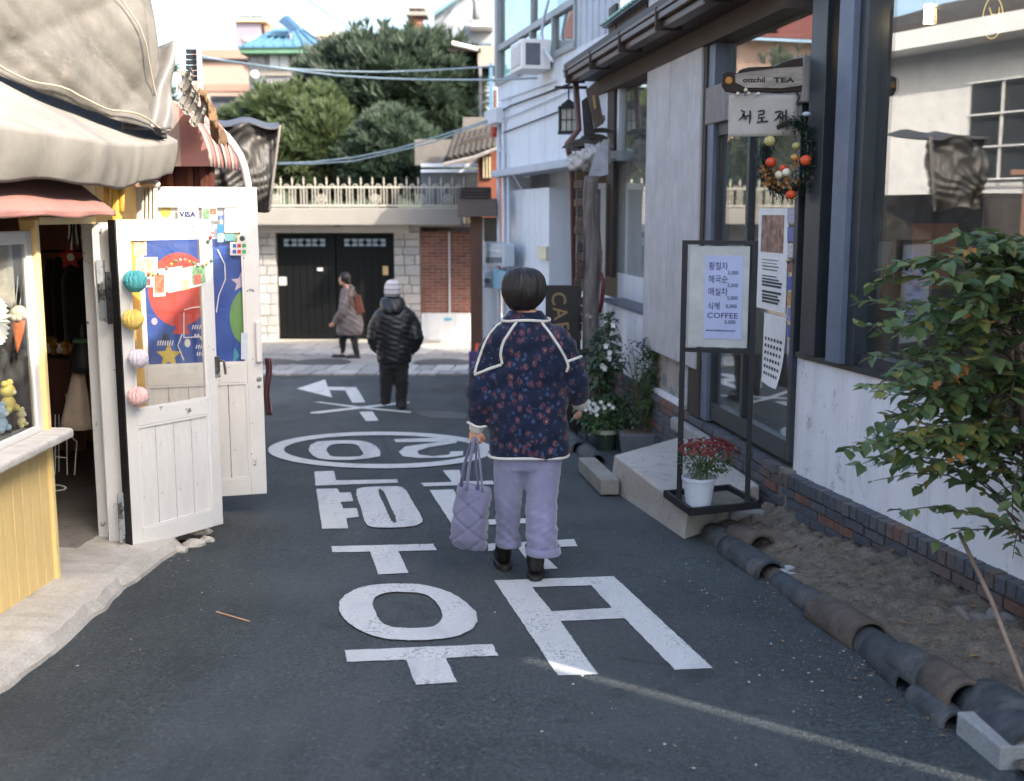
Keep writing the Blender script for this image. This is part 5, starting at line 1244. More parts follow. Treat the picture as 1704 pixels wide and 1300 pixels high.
me_st = piece_mesh('stone', m_stone); rs = random.Random(17)
def stones(xa, xb):
    z = zg0 - .05
    while z < zc0 - .05:
        h = min(rs.uniform(.13, .24), zc0 - .01 - z); x = xa
        while x < xb - .05:
            l = min(rs.uniform(.16, .34), xb - x)
            if xb - x - l < .1: l = xb - x
            share('stone', me_st, gf, frame(W4.pt(x + l / 2, z + h / 2, -.03 + rs.uniform(-.012, .012)), W4.a * (l - .012), W4.n * .14, Vector((0, 0, h - .012)))); x += l
        z += h
stones(W4.px(437, 480)[0] - .9, g0 - .02); stones(g1 + .02, W4.px(700, 480)[0])
# double gate: boards, rails, openwork bands, latch plates
for a, b, l in ((g0, (g0 + g1) / 2 - .01, 0), ((g0 + g1) / 2 + .01, g1, 1)):
    mb = MB(); W4.box(mb, a, b, zg0, zg1, -.14, -.1); gt = mb.build('gate_leaf', m_gate, gf)
    n = 8; me = piece_mesh('gate_board', m_gate)
    for k in range(n):
        w_ = (b - a) / n; share('gate_board', me, gt, frame(W4.pt(a + w_ * (k + .5), (zg0 + zg1) / 2 - .2, -.09), W4.a * (w_ - .012), W4.n * .03, Vector((0, 0, zg1 - zg0 - .5))))
    for q_ in ((zg1 - .06, zg1), (zg0 + .04, zg0 + .12), (zg1 - .62, zg1 - .56)):
        mb = MB(); W4.box(mb, a, b, *q_, -.1, -.06); mb.build('gate_rail', m_gate, gt)
    xa, xb = (W4.px(470, 400)[0], W4.px(541, 400)[0]) if l == 0 else (W4.px(571, 400)[0], W4.px(642, 400)[0])
    za, zb = W4.px(550, 411)[1], W4.px(550, 397)[1]; mb = MB(); W4.box(mb, xa, xb, za, zb, -.13, -.085); mb.build('sky_panel', mat('painted_sky', '9fb4c0', .4, .1), gt)  # solid pale panel; sky through the grille is put into its colour
    mb = MB()
    for k in range(7): W4.box(mb, xa + (xb - xa) * k / 6 - .012, xa + (xb - xa) * k / 6 + .012, za, zb, -.08, -.06)
    for zz in (za, (za + zb) / 2, zb): W4.box(mb, xa, xb, zz - .01, zz + .01, -.079, -.061)
    for k in range(3): mb.lathe(W4.pt(xa + (xb - xa) * (k * 2 + 1) / 6, (za + zb) / 2, -.065), [(.05, 0), (.05, .01)], 10, axis=W4.n)
    mb.build('grille', m_gate, gt)
mb = MB(); W4.pbox(mb, 637, 443, 646, 458, -.06, -.045); mb.build('notice', mat('tan_notice', 'c0a272', .7), gf)
mb = MB(); W4.pbox(mb, 464, 461, 477, 475, -.06, -.04); mb.build('notice', mat('pale_notice', 'b5b9b6', .7), gf)
mb = MB(); W4.pbox(mb, 528, 446, 537, 451, -.06, -.03); mb.build('latch', m_card, gf)
mb = MB(); W4.pbox(mb, 555, 373, 566, 377, .2, .3); mb.build('lamp_fitting', m_black, gf)
# railing: pickets and hoops
rl = thing('railing', 'white spiked iron railing on top of the cream canopy', 'railing', W4.pt(-2.5, zc1, .5))
m_rail = mat('cream_iron', 'b5b1a4', .5, .12, 3, dirt=.25, dirtcol=(.25, .15, .08)); zr0, zr1, zrt = zc1 + .03, W4.px(600, 313, .5)[1], W4.px(600, 296, .5)[1]
xr0, xr1 = W4.px(440, 320, .5)[0] - 5, W4.px(774, 320, .5)[0]
mb = MB(); W4.box(mb, xr0, xr1, zr0, zr0 + .03, .485, .515); W4.box(mb, xr0, xr1, zr1, zr1 + .03, .485, .515); mb.build('rail', m_rail, rl)
mp = MB(); mp.tube([(0, 0, 0), (0, 0, zrt - zr0 - .1)], .0115, 6); mp.lathe((0, 0, zrt - zr0 - .13), [(.0115, 0), (.022, .03), (.011, .05), (.017, .08), (.002, .15)], 6); me_p = mp.mesh('picket', m_rail)
mp = MB(); q = .055; mp.tube([(-q, 0, 0), (-q, 0, zr1 - zr0 - .02)] + [(-q * math.cos(k / 6 * math.pi), 0, zr1 - zr0 - .02 + .09 * math.sin(k / 6 * math.pi)) for k in range(1, 6)] + [(q, 0, zr1 - zr0 - .02), (q, 0, 0)], .009, 5); me_h = mp.mesh('hoop', m_rail)
k = 0; x = xr0 + .1
stp = 18 * GY / FPX / .98
while x < xr1:
    share('picket', me_p, rl, Matrix.Translation(W4.pt(x, zr0 + .005, .5)))
    if x + stp / 2 < xr1: share('hoop', me_h, rl, Matrix.Translation(W4.pt(x + stp / 2, zr0 + .005, .5)))
    x += stp
mp = MB()
for j in range(9):
    a_ = 2 * math.pi * j / 8
    if j < 8: mp.tube([(.05 * math.cos(a_) + .05 * math.cos(b_), 0, .12 + .05 * math.sin(a_) + .05 * math.sin(b_)) for b_ in [2 * math.pi * i / 8 for i in range(9)]], .006, 4)
me_s = mp.mesh('scroll', m_rail)
for px in (460, 535, 625, 700, 745): share('scroll', me_s, rl, Matrix.Translation(W4.pt(W4.px(px, 330, .5)[0], zr0 + .02, .52)))
# brick garden wall with white base
bw_ = thing('brick_wall', 'red brick wall with white plinth beside the stone pillar', 'wall', W4.pt(W4.px(740, 560)[0], gz(30)))
xa, xb = W4.px(700, 480)[0], W4.px(800, 480)[0] + 1.5; zp = W4.px(740, 521)[1]; zt4 = W4.px(740, 386)[1]
mb = MB(); W4.box(mb, xa + .01, xb, gz(30) - .1, zp, -.3, .03); mb.build('plinth', plaster('white_plinth', 'd0d2d4', .3, 2), bw_, bevel=.01)
mb = MB(); W4.box(mb, xa + .01, xb, zp, zt4, -.25, -.014); mb.build('mortar', concrete('pale_mortar', 'a9a29a', .4), bw_)
me_rb = piece_mesh('brick', brickmat('red_brick', [(.20, .075, .05), (.24, .09, .06), (.17, .065, .045), (.26, .11, .075), (.21, .085, .06)], (.30, .25, .22))); rb = random.Random(5)
nr = 25; bh = (zt4 - zp) / nr
for r in range(nr):
    x = xa + .012 + (0 if r % 2 else -.12)
    while x < W4.px(786, 480)[0]:
        a = max(x, xa + .012); b = x + .235
        if b - a > .04: share('brick', me_rb, bw_, frame(W4.pt((a + b) / 2, zp + bh * (r + .5), -.05 + rb.uniform(-.004, .004)), W4.a * (b - a - .014), W4.n * .1, Vector((0, 0, bh - .014))))
        x += .235
mb = MB(); W4.box(mb, xa - .02, xb, zt4 + .10, zt4 + .17, -.35, .1); mb.build('coping', m_can, bw_, bevel=.01)
mb = MB(); W4.box(mb, W4.px(755, 400)[0], xb, zt4 + .0, zt4 + .10, -.3, .05); mb.build('dentil_course', m_dbrick, bw_)
for k in range(5):
    mb = MB(); x = W4.px(757 + k * 6, 395)[0]; W4.box(mb, x, x + .05, zt4 - .04, zt4 - .002, -.1, .06); mb.build('dentil', brickmat('red_brick', [(.2, .07, .05)]), bw_)
mb = MB(); W4.box(mb, W4.px(747, 480)[0], W4.px(749.5, 480)[0], zp, zt4, .0, .03); mb.build('pale_pipe', m_pvc, bw_)
mb = MB(); W4.pbox(mb, 739, 529, 752, 534, .031, .036); mb.build('house_number_plate', mat('plate_blue', '5a9ab0', .5), bw_)
mb = MB(); W4.pbox(mb, 745, 571, 761, 579, .03, .034); mb.build('drain_hole', m_black, bw_)
# garden terrace behind
mb = MB(); mb.box(-14, 2.5, GY + .9, GY + 12, gz(30), zc1 - .05); struct(mb.build('garden_terrace', m_ground))

# ---- evergreen trees
m_needle = leafmat('evergreen_needles', [(.018, .036, .024), (.028, .054, .032), (.024, .045, .032), (.04, .066, .034), (.016, .032, .024)], .55, .2)
m_needle2 = leafmat('bright_needles', [(.05, .085, .035), (.07, .105, .038), (.042, .075, .032), (.09, .115, .045), (.035, .062, .03)], .55, .3)
m_bark = mat('dark_bark', (.05, .04, .032), .9, .3, 6, .6, 30)
def evergreen(name, label, Y, lobes, trunk_px, n, m, seed, tuft=.16):
    rg = random.Random(seed); base = Vector(trunk_px); base.z = zc1 - .1
    t = thing(name, label, 'tree', base); mb = MB(); cs = []
    for (px, py, rx, rz) in lobes:
        c = P(px, py, Y + rg.uniform(-.3, .3)); k = Y / FPX; cs.append((c, rx * k, max(rx, rz) * k * .8, rz * k))
    tot = sum(a * c for _, a, b, c in cs)
    for (c, a, b, h) in cs:
        kk = int(n * a * h / tot)
        nb = [(rg.uniform(0, 6.28), rg.uniform(-1, 1), rg.uniform(.15, .4)) for _ in range(16)]
        for _ in range(kk):
            th = rg.uniform(0, 2 * math.pi); u = rg.uniform(-1, 1); s = math.sqrt(1 - u * u)
            dirv = Vector((s * math.cos(th), s * math.sin(th), u))
            bumpv = 1.0 + .14 * math.sin(5 * th + 9 * u) + .12 * math.sin(9 * th - 6 * u + seed) + .07 * math.sin(17 * th + 13 * u)
            r = bumpv * (rg.random() ** .25); p = c + Vector((dirv.x * a, dirv.y * b, dirv.z * h)) * r
            g = (dirv + Vector((rg.uniform(-.5, .5), rg.uniform(-.5, .5), rg.uniform(.1, 1.0)))).normalized()
            L = tuft * rg.uniform(.6, 1.5)
            for j in range(6):
                d = (g + Vector((rg.uniform(-.7, .7), rg.uniform(-.7, .7), rg.uniform(-.5, .5)))).normalized(); w = d.orthogonal().normalized() * L * .085
                q = p + d * L; mid = p + d * L * .45
                b0 = mb.add([p, mid + w, q, mid - w], [(0, 1, 2, 3)])
    stuff(mb.build('crown', m, t))
    mb = MB(); c0 = cs[0][0]; rg = random.Random(seed)
    mb.tube([base, base.lerp(c0, .5) + Vector((.1, 0, 0)), c0], [.16, .12, .05], 8)
    for (c, a, b, h) in cs:
        for _ in range(3):
            e = c + Vector((rg.uniform(-a, a) * .7, rg.uniform(-b, b) * .6, rg.uniform(-h, h) * .6)); s_ = base.lerp(c0, rg.uniform(.3, .9)); mb.tube([s_, (s_ + e) / 2 + Vector((0, 0, .15)), e], [.05, .035, .012], 5)
    mb.build('trunk', m_bark, t)
evergreen('evergreen_tree', 'large dark evergreen filling the middle behind the white railing', 27.5, [(640, 150, 120, 82), (720, 140, 80, 72), (575, 165, 72, 62), (735, 215, 60, 55), (680, 100, 70, 36), (600, 215, 70, 55), (560, 110, 36, 34), (655, 230, 80, 60), (560, 290, 90, 34), (690, 290, 70, 30)], P(640, 330, 27.5), 17000, m_needle, 1, .25)
evergreen('evergreen_tree', 'bright green rounded conifer at left behind the railing', 25.5, [(500, 200, 62, 46), (455, 185, 42, 34), (530, 230, 50, 50), (485, 260, 62, 45), (540, 170, 22, 20)], P(500, 330, 25.5), 9500, m_needle2, 2, .2)
evergreen('evergreen_tree', 'mid green feathery conifer in front of the large dark one', 24.8, [(650, 240, 52, 48), (690, 255, 42, 38), (610, 265, 45, 32), (665, 285, 75, 26), (640, 208, 24, 22)], P(650, 330, 24.8), 7500, leafmat('mid_needles', [(.03, .06, .038), (.038, .07, .04), (.028, .052, .036), (.05, .08, .044)], .55, .25), 3, .17)
for k, (x, z, rr_, s_) in enumerate(((-9.2, 3.6, 1.5, 8), (-11.8, 4.2, 1.9, 9))):
    pp_ = lambda dx, dz, r1, r2: (852 + (x + dx) / 26 * FPX, 355 - (z + dz - 1.55) / 26 * FPX, r1 / 26 * FPX, r2 / 26 * FPX)
    evergreen('evergreen_tree', ['evergreen left of the bright conifer, screened by the tarpaulins', 'leftmost tall evergreen, screened by the tarpaulins'][k], 26, [pp_(0, 0, rr_, 1.6), pp_(.6, -1.2, 1.0, 1.0), pp_(-.7, -1.3, 1.1, 1.0)], Vector((x, 26, 2)), 3500, m_needle2 if k else m_needle, s_, .24)
# low scrub near the pink house
evergreen('garden_shrub', 'pale scrubby bush between the pink house and the bright conifer', 30, [(425, 195, 40, 22), (392, 205, 26, 18)], P(420, 250, 30), 1500, m_needle2, 5, .2)
# ---- houses behind
def facade(mb, Y, x0, y0, x1, y1, d, m=0):
    a, b = P(x0, y0, Y), P(x1, y1, Y); mb.box(a.x, b.x, Y, Y + d, b.z, a.z, m)
def fbox(name, par, Y, x0, y0, x1, y1, d, m, bevel=0):
    mb = MB(); facade(mb, Y, x0, y0, x1, y1, d); return mb.build(name, m, par, bevel=bevel)
m_pink = plaster('salmon_render', 'a98272', .2, .5, (.4, .3, .25), 0); m_pink2 = plaster('pale_pink_render', 'b09588', .15, .5, (.4, .3, .25), 0)
m_grey = plaster('shade_grey_render', '858290', .2, .5, (.3, .3, .3), 0); m_cream = mat('cream_trim', 'd9c29a', .7); m_blueroof = mat('blue_roof', '557f99', .4, .12, 1.5)
m_hglass = mat('dark_house_glass', '5c6670', .15, .3, 2, spec=.8); m_lglass = mat('pale_house_glass', 'aab6c2', .2, .2, 1.5)
ph = thing('pink_house', 'salmon pink house rising behind the black tarpaulin', 'house', P(370, 190, 50))
fbox('wall', ph, 50, 320, 97, 412, 340, 6, m_pink2); fbox('band', ph, 49.9, 318, 82, 416, 97, 6.2, m_pink); fbox('band', ph, 49.95, 320, 140, 412, 152, 1, m_pink); fbox('roof_edge', ph, 49.8, 318, 97, 416, 100, 6, m_frame)
fbox('lower_wing', ph, 47, 352, 168, 392, 300, 3, m_grey); fbox('lower_roof', ph, 46.9, 350, 160, 395, 168, 3.2, m_frame)
tw = thing('water_tower_house', 'stair tower with wall shade painted mauve grey and flat top painted sunlit yellow', 'tower', P(415, 90, 52))
fbox('wall', tw, 52, 392, 36, 440, 260, 4, m_grey); fbox('cap', tw, 51.8, 388, 30, 443, 36, 4.4, m_cream, .02); fbox('band', tw, 51.9, 405, 62, 441, 68, 4, m_cream); fbox('cap_top', tw, 52, 396, 27, 436, 30, 3.5, m_frame)  # tower's shade is put into the mauve wall, sunlight into cream and salmon
fbox('wall', tw, 52.2, 440, 43, 466, 200, 4, m_pink)
an = MB()
c = P(423, 27, 53); tp = P(423, -40, 53); an.tube([c, tp], .04, 5); mm = [(8, 405, 441), (-6, 408, 438), (14, 411, 435)]
for y, xa, xb in mm: an.tube([P(xa, y, 53), P(xb, y - 1, 53)], .025, 4)
tag(an.build('tv_antenna', m_alu), 'thin television aerial on the grey tower', 'antenna')
gh = thing('blue_roof_house', 'house with bright blue hipped roof and bay windows above the trees', 'house', P(480, 140, 44))
Y = 44
fbox('wall', gh, Y, 412, 78, 545, 300, 6, m_grey); fbox('eave', gh, Y - .7, 398, 78, 548, 88, 7, mat('green_eave', '5f8a72', .6), 0)
mb = MB(); a, b, c, d = P(396, 79, Y - .8), P(550, 77, Y - .8), P(505, 50, Y + 3), P(458, 50, Y + 3); e, f = P(396, 79, Y - .8) + Vector((.5, 7, 0)), P(550, 77, Y - .8) + Vector((-.3, 7, 0))
mb.add([a, b, c, d, e, f], [(0, 1, 2, 3), (0, 3, 4), (1, 5, 2), (3, 2, 5, 4)]); mb.build('roof', m_blueroof, gh, solid=.05)
for k in range(9):
    mb = MB(); t_ = (k + .5) / 9; mb.tube([a.lerp(b, t_) + Vector((0, 0, .06)), d.lerp(c, t_) + Vector((0, 0, .06))], .04, 5); mb.build('roof_rib', m_blueroof, gh)
fbox('gable', gh, Y + 1, 443, 52, 480, 60, 3, m_blueroof)
for (x0, y0, x1, y1, m) in ((415, 92, 443, 158, m_hglass), (447, 90, 482, 116, m_lglass), (484, 92, 511, 112, m_hglass), (448, 136, 482, 156, m_lglass), (513, 84, 540, 108, m_lglass)):
    w_ = fbox('window', gh, Y - .06, x0, y0, x1, y1, .1, m_can); fbox('pane', w_, Y - .075, x0 + 1.5, y0 + 1.5, (x0 + x1) / 2 - .7, y1 - 1.5, .02, m); fbox('pane', w_, Y - .075, (x0 + x1) / 2 + .7, y0 + 1.5, x1 - 1.5, y1 - 1.5, .02, m)
fbox('sill_band', gh, Y - .1, 412, 118, 484, 126, .3, m_can); fbox('post', gh, Y - .2, 511, 80, 515, 110, .2, m_can)
mb = MB(); c = P(424, 124, Y - .3); mb.lathe(c, [(.01, 0), (.10, .01), (.14, .04)], 14, axis=(.5, -1, .4)); mb.build('satellite_dish', m_wclean, gh)
sp_ = thing('solar_panel', 'tilted dark blue solar panel on the blue roof', 'panel', P(475, 45, 45)); mb = MB(); mb.prism([P(x, y, 44.5) for x, y in ((462, 36), (472, 27), (494, 48), (484, 53))], (.1, .35, .1)); mb.build('panel', mat('solar_blue', '35506e', .3, .2), sp_); mb = MB(); mb.tube([P(484, 53, 44.6), P(484, 66, 44.6)], .04, 5); mb.build('leg', m_alu, sp_)
rh = thing('rooftop_terrace', 'low cream rooftops along the ridge behind the trees', 'building', P(600, 75, 55))
fbox('wall', rh, 55, 505, 60, 560, 200, 4, m_pink2); fbox('parapet', rh, 54.9, 503, 55, 562, 60, 4.2, m_cream); fbox('wall', rh, 54, 548, 66, 640, 200, 4, m_grey); fbox('parapet', rh, 53.9, 546, 70, 640, 76, .4, mat('green_eave', '5f8a72', .6)); fbox('wall', rh, 56, 640, 52, 690, 200, 4, m_can); fbox('roof_slope', rh, 55.9, 634, 48, 650, 60, 4, m_frame)
for px, y in ((553, 60), (568, 52), (631, 45), (610, 62)): fbox('vent_pipe', rh, 55.5, px, y - 6, px + 4, y + 14, .3, m_grey)
ch = thing('brick_chimney', 'red brick chimney with white cap rising above the dark tree', 'chimney', P(692, 60, 34))
mb = MB(); facade(mb, 34, 682, 27, 702.5, 130, .42); mb.build('stack_core', m_mortar, ch); a, b = P(681, 26, 34), P(703.5, 90, 34); me_cb = piece_mesh('brick', brickmat('chimney_brick', [(.28, .10, .06), (.33, .13, .08), (.24, .085, .055), (.36, .17, .11)])); n = 13
for r in range(n):
    for k in range(2):
        wv = (b.x - a.x) / 2; sh_ = .05 if r % 2 else -.05; xa_, xb_ = (a.x, a.x + wv + sh_) if k == 0 else (a.x + wv + sh_, b.x); hh = (a.z - b.z) / n
        share('brick', me_cb, ch, frame(((xa_ + xb_) / 2, 34.18, b.z + hh * (r + .5)), Vector((xb_ - xa_ - .015, 0, 0)), Vector((0, .46, 0)), Vector((0, 0, hh - .015))))
fbox('cap', ch, 33.8, 675, 19, 711, 26, .85, m_can, .02); fbox('cap', ch, 33.9, 679, 11, 707, 15, .7, m_can, .02)
for x in (681, 691, 701): fbox('cap_leg', ch, 34, x, 15, x + 3, 19, .4, m_mortar)
# grey house at upper right
rg_ = thing('grey_house', 'pale grey rendered house with balcony box at top right of the trees', 'house', P(770, 60, 31)); Y = 31
m_gh = plaster('cool_grey_render', '8e959f', .15, .6, (.3, .32, .36), 0)
mb = MB(); mb.prism([P(x, y, Y) for x, y in ((722, 22), (765, -6), (840, -60), (840, 250), (722, 250))], (0, 4, 0)); mb.build('wall', m_gh, rg_)
mb = MB(); mb.prism([P(x, y, Y - .3) for x, y in ((720, 22), (765, -8), (842, -62), (842, -58), (765, -3), (722, 27))], (0, 4.4, 0)); mb.build('roof_edge', mat('teal_edge', '5f7f86', .6), rg_)
mb = MB(); mb.prism([P(x, y, Y - 1.2) for x, y in ((738, 52), (773, 40), (818, 43), (818, 72), (775, 72), (738, 62))], (0, 1.2, 0)); bx_ = mb.build('balcony_box', m_gh, rg_)
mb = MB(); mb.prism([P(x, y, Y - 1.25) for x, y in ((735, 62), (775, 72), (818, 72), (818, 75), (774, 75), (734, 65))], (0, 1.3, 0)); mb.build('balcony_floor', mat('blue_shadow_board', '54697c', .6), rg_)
fbox('canopy_tin', rg_, Y - 2, 780, 32, 820, 44, 1, m_wclean); mb = MB(); mb.tube([P(793, 33, Y - 2.2), P(794, 6, Y - 2.2), P(788, -2, Y - 2.2), P(800, -4, Y - 2.2)], .10, 10); mb.build('flue', m_alu, rg_, smooth=True)
fbox('lower_block', rg_, 27, 795, 76, 834, 110, 2, m_can); fbox('drain_post', rg_, 26.9, 797, 110, 802, 235, .1, m_grey); fbox('blue_post', rg_, 26.5, 814, 105, 820, 200, .2, mat('blue_post', '4a7290', .5)); fbox('red_post', rg_, 26.6, 821, 150, 826, 235, .2, m_brpost)
mb = MB(); mb.tube([P(752, 72, 26.8), P(795, 82, 26.8)], .05, 8); mb.build('light_tube', m_wclean, rg_); fbox('eave', rg_, 26.9, 745, 80, 800, 86, 2, m_dark)
# old tiled house
oh = thing('old_tiled_house', 'old house with dark tiled roof, orange wall and white framed window by the brown post', 'house', P(790, 300, 21)); Y = 21.5
m_otile = mat('mossy_tile', '3d3935', .9, .35, 4, .5, 30)
fbox('wall', oh, Y, 795, 250, 860, 460, 2, wood('orange_brick', '74402c', .8, (6, 6, 1), .2)); 
w_ = fbox('window', oh, Y - .05, 803, 259, 818, 298, .08, m_dark)
for x in (804, 809, 814): fbox('window_bar', w_, Y - .07, x, 261, x + 2.5, 296, .03, mat('cream_bar', 'b5a98a', .7))
fbox('stone_block', oh, Y + .4, 770, 195, 812, 232, 1, concrete('old_masonry', '77736e', .5))
for k in range(4):
    for j in range(9):
        mb = MB(); c = P(748 + j * 9.2 + k * 3, 266 - j * 2.2 - k * 9, Y - .5 + .25 * k); mb.lathe(c, [(.07, 0), (.075, .02), (.07, .38)], 8, axis=(.1, .8, .6)); mb.build('roof_tile', m_otile, oh)
mb = MB(); mb.prism([P(x, y, Y - .3) for x, y in ((735, 272), (830, 245), (830, 218), (770, 235))], (0, 1.2, .2)); mb.build('roof_bed', m_otile, oh)
mb = MB(); mb.tube([P(738, 274, Y - .55), P(790, 262, Y - .55), P(830, 246, Y - .55)], .035, 6); mb.build('eave_log', m_gwood, oh)
Y = 23.2
fr_ = MB()
for q in ((700, 272, 806, 278), (797, 278, 806, 340), (700, 282, 797, 287)): facade(fr_, Y, *q, .15)
fr_.build('white_window_frame', m_bw, oh); fbox('dark_opening', oh, Y + .2, 700, 287, 797, 345, .1, m_hglass); fbox('grey_wall', oh, Y + .3, 690, 232, 800, 275, .3, concrete('old_masonry', '77736e', .5))
# power cables
def cable(lab, pts, r, m=m_cabw):
    mb = MB(); out = []
    for (a, b) in zip(pts, pts[1:]):
        for k in range(8): out.append(a.lerp(b, k / 8))
    out.append(pts[-1]); mb.tube(out, r, 6); tag(mb.build('power_cable', m, smooth=True), lab, 'cable', 'overhead cables')
m_cg = mat('blue_grey_cable', '8a9ba3', .5)
def crv(Ya, Yb, pp): return [P(x, y, Ya + (Yb - Ya) * i / (len(pp) - 1)) for i, (x, y) in enumerate(pp)]
cable('upper of two long cables crossing in front of the dark trees', crv(20, 16.8, [(330, 92), (395, 105), (470, 114), (560, 119), (640, 120), (720, 117), (800, 112), (880, 106), (940, 98)]), .014, m_cg)
cable('lower of two long cables crossing in front of the dark trees', crv(20, 14.5, [(330, 95), (395, 104), (480, 116), (560, 126), (640, 131), (720, 133), (820, 133), (945, 128)]), .014, m_cg)
cable('upper strand of the cable pair swooping above the railing', crv(20, 17, [(462, 272), (520, 270), (590, 262), (660, 248), (720, 230), (770, 214), (812, 200)]), .012, m_cg)
cable('lower strand of the cable pair swooping above the railing', crv(20, 17, [(462, 273), (520, 273), (590, 268), (660, 252), (720, 237), (770, 218), (812, 203)]), .012, m_cg)
cable('thin cable crossing the sky down to the ridge', crv(30, 45, [(505, -5), (540, 20), (580, 47), (610, 60), (640, 68)]), .016, m_cab)
cable('pale cable drooping over the dark tree to the grey house', crv(34, 30, [(640, 68), (680, 70), (705, 62), (730, 40), (750, 18), (765, -4)]), .03, m_cabw)
# white house on the left, back of the shop: seen in the window reflections
lh = thing('white_house', 'white house with wide pale eaves on the left behind the shop', 'house', (-8, 13, 0))
mb = MB(); mb.box(-12, -6.2, 8, 16, -1, 3.8); mb.build('wall', plaster('house_white', 'dcdcdc', .1), lh)
mb = MB(); mb.prism([(-5.6, 7.2, 3.8), (-5.6, 16.5, 3.8), (-12, 16.5, 3.8), (-12, 7.2, 3.8)], (0, 0, .24)); mb.build('eave', m_wclean, lh)
mb = MB(); mb.prism([(-5.6, 7.2, 4.04), (-5.6, 16.5, 4.04), (-9, 16.5, 5.0), (-9, 7.2, 5.0)], (-.2, 0, .12)); mb.build('roof', m_otile, lh)
mb = MB(); mb.box(-6.21, -6.15, 10.2, 13.0, 2.0, 3.3); w_ = mb.build('window', m_frame, lh)
for k in range(6):
    mb = MB(); mb.box(-6.12, -6.09, 10.2 + k * .56 - .01, 10.2 + k * .56 + .01, 2.0, 3.3); mb.build('bar', m_wclean, w_)
for k in range(4):
    mb = MB(); mb.box(-6.085, -6.06, 10.2, 13.0, 2.0 + k * .43 - .01, 2.0 + k * .43 + .01); mb.build('bar', m_wclean, w_)
rr2 = thing('red_roof_house', 'far house with red roof on the hillside behind the tarpaulins', 'house', (-26, 50, 4))
mb = MB(); mb.box(-31, -20, 50, 56, 3, 9.5); mb.build('wall', m_pink2, rr2)
mb = MB(); mb.prism([(-32, 49, 9.5), (-19, 49, 9.5), (-22, 53, 12), (-29, 53, 12)], (0, .3, 0)); mb.build('roof', mat('red_roof', '6e3d34', .7), rr2)
for k in range(4):
    mb = MB(); mb.box(-30 + k * 2.6, -28.4 + k * 2.6, 49.9, 50, 6.2, 8.2); mb.build('window', m_hglass, rr2)
# ================================================================== props along the right side
def H(px, py, z):
    r = ray(px, py); t = (z - CAM_H) / r.z; return Vector((r.x * t, r.y * t, z))
# soil bed
tk = [G(x, y) for x, y in ((1704, 1298), (1650, 1235), (1560, 1160), (1470, 1085), (1400, 1035), (1330, 985), (1270, 940), (1215, 895), (1190, 872))]
def tline(y):
    if y <= tk[0].y: return tk[0].x + (y - tk[0].y) * (tk[1].x - tk[0].x) / (tk[1].y - tk[0].y)
    for a, b in zip(tk, tk[1:]):
        if y <= b.y: return a.x + (b.x - a.x) * (y - a.y) / (b.y - a.y)
    return tk[-1].x - .12 * (y - tk[-1].y)
def soilf(a, b):
    y = 2.6 + 4.5 * a; x0 = tline(y) - .01; x1 = xw1(y) - .04; x = x0 + (x1 - x0) * b
    n = .014 * math.sin(x * 31 + y * 17) + .012 * math.sin(y * 43 - x * 13) + .02 * math.sin(x * 9 + y * 6) + .006 * math.sin(x * 90) * math.sin(y * 80)
    return (x, y, gz(y) + .035 + .05 * math.sin(min(1, b * 1.3) * 1.57) + n * (.4 + b))
mb = MB(); mb.grid(soilf, 150, 26); soil = struct(mb.build('soil_bed', m_soil, smooth=True))
rq = random.Random(13); mb = MB()
for _ in range(420):
    a, b = rq.random(), rq.random(); p = Vector(soilf(a, b)); r = rq.choice((.004, .006, .009, .013)); mb.ball(p, (r * rq.uniform(.8, 1.5), r * rq.uniform(.8, 1.4), r * .8), 5, 4)
stuff(mb.build('clods', m_soil, soil))
mb = MB(); rq = random.Random(14)
for _ in range(140):
    a, b = rq.random(), rq.random(); p = Vector(soilf(a, b)) + Vector((0, 0, .006)); an = rq.random() * 6.3; l = rq.uniform(.01, .03); d = Vector((math.cos(an), math.sin(an), .15)) * l; s = Vector((-d.y, d.x, 0)) * .45
    mb.poly([p - d, p + s + Vector((0, 0, .006)), p + d, p - s + Vector((0, 0, .004))])
stuff(mb.build('fallen_leaves', leafmat('dry_leaf', [(.2,.1,.05)]), soil))
# kerb of old half round tiles
tcols = [mat('tile_a', '3f4447', .75, .4, 14, .8, 45, dirt=.7, dirtcol=(.16, .13, .10)), mat('tile_b', '4f463f', .8, .4, 14, .8, 45, dirt=.7, dirtcol=(.2, .15, .1)), mat('tile_c', '363b3f', .75, .4, 14, .8, 45, dirt=.6, dirtcol=(.2, .19, .17))]
def rtile(lab, xa, ya, xb, yb, r0, r1, m, lift=0, tilt=0, arc=205, th=.016):
    a, b = G(xa, ya, lift), G(xb, yb, lift + tilt); ax = (b - a).normalized(); s = ax.cross(EZ).normalized(); u = s.cross(ax)
    n = 14; rings = []
    for t_, r in ((0, r0), (.5, (r0 + r1) / 2 + .004), (1, r1)):
        c = a.lerp(b, t_) ; ring = []
        for k in range(n + 1):
            q = R(90 - arc / 2 + arc * k / n); ring.append(c + s * r * math.cos(q) + u * r * math.sin(q))
        for k in range(n, -1, -1):
            q = R(90 - arc / 2 + arc * k / n); ring.append(c + s * (r - th) * math.cos(q) + u * (r - th) * math.sin(q))
        rings.append(ring)
    mb = MB(); mb.loft(rings); o = mb.build('kerb_tile', tcols[m], smooth=False); o.modifiers.new('bv', 'BEVEL').width = .003
    for p in o.data.polygons: p.use_smooth = len(p.vertices) == 4
    tag(o, lab, 'tile', 'half round tiles edging the soil bed')
rtile('largest dark grey half round tile, nearest, by the granite block', 1640, 1180, 1740, 1265, .115, .125, 2, .03)
rtile('grey brown half round tile with open end left of the nearest one', 1545, 1120, 1612, 1172, .075, .085, 1, .07, -.01)
rtile('slim grey tile running under the grey brown open ended one', 1500, 1098, 1552, 1135, .075, .078, 0, .06)
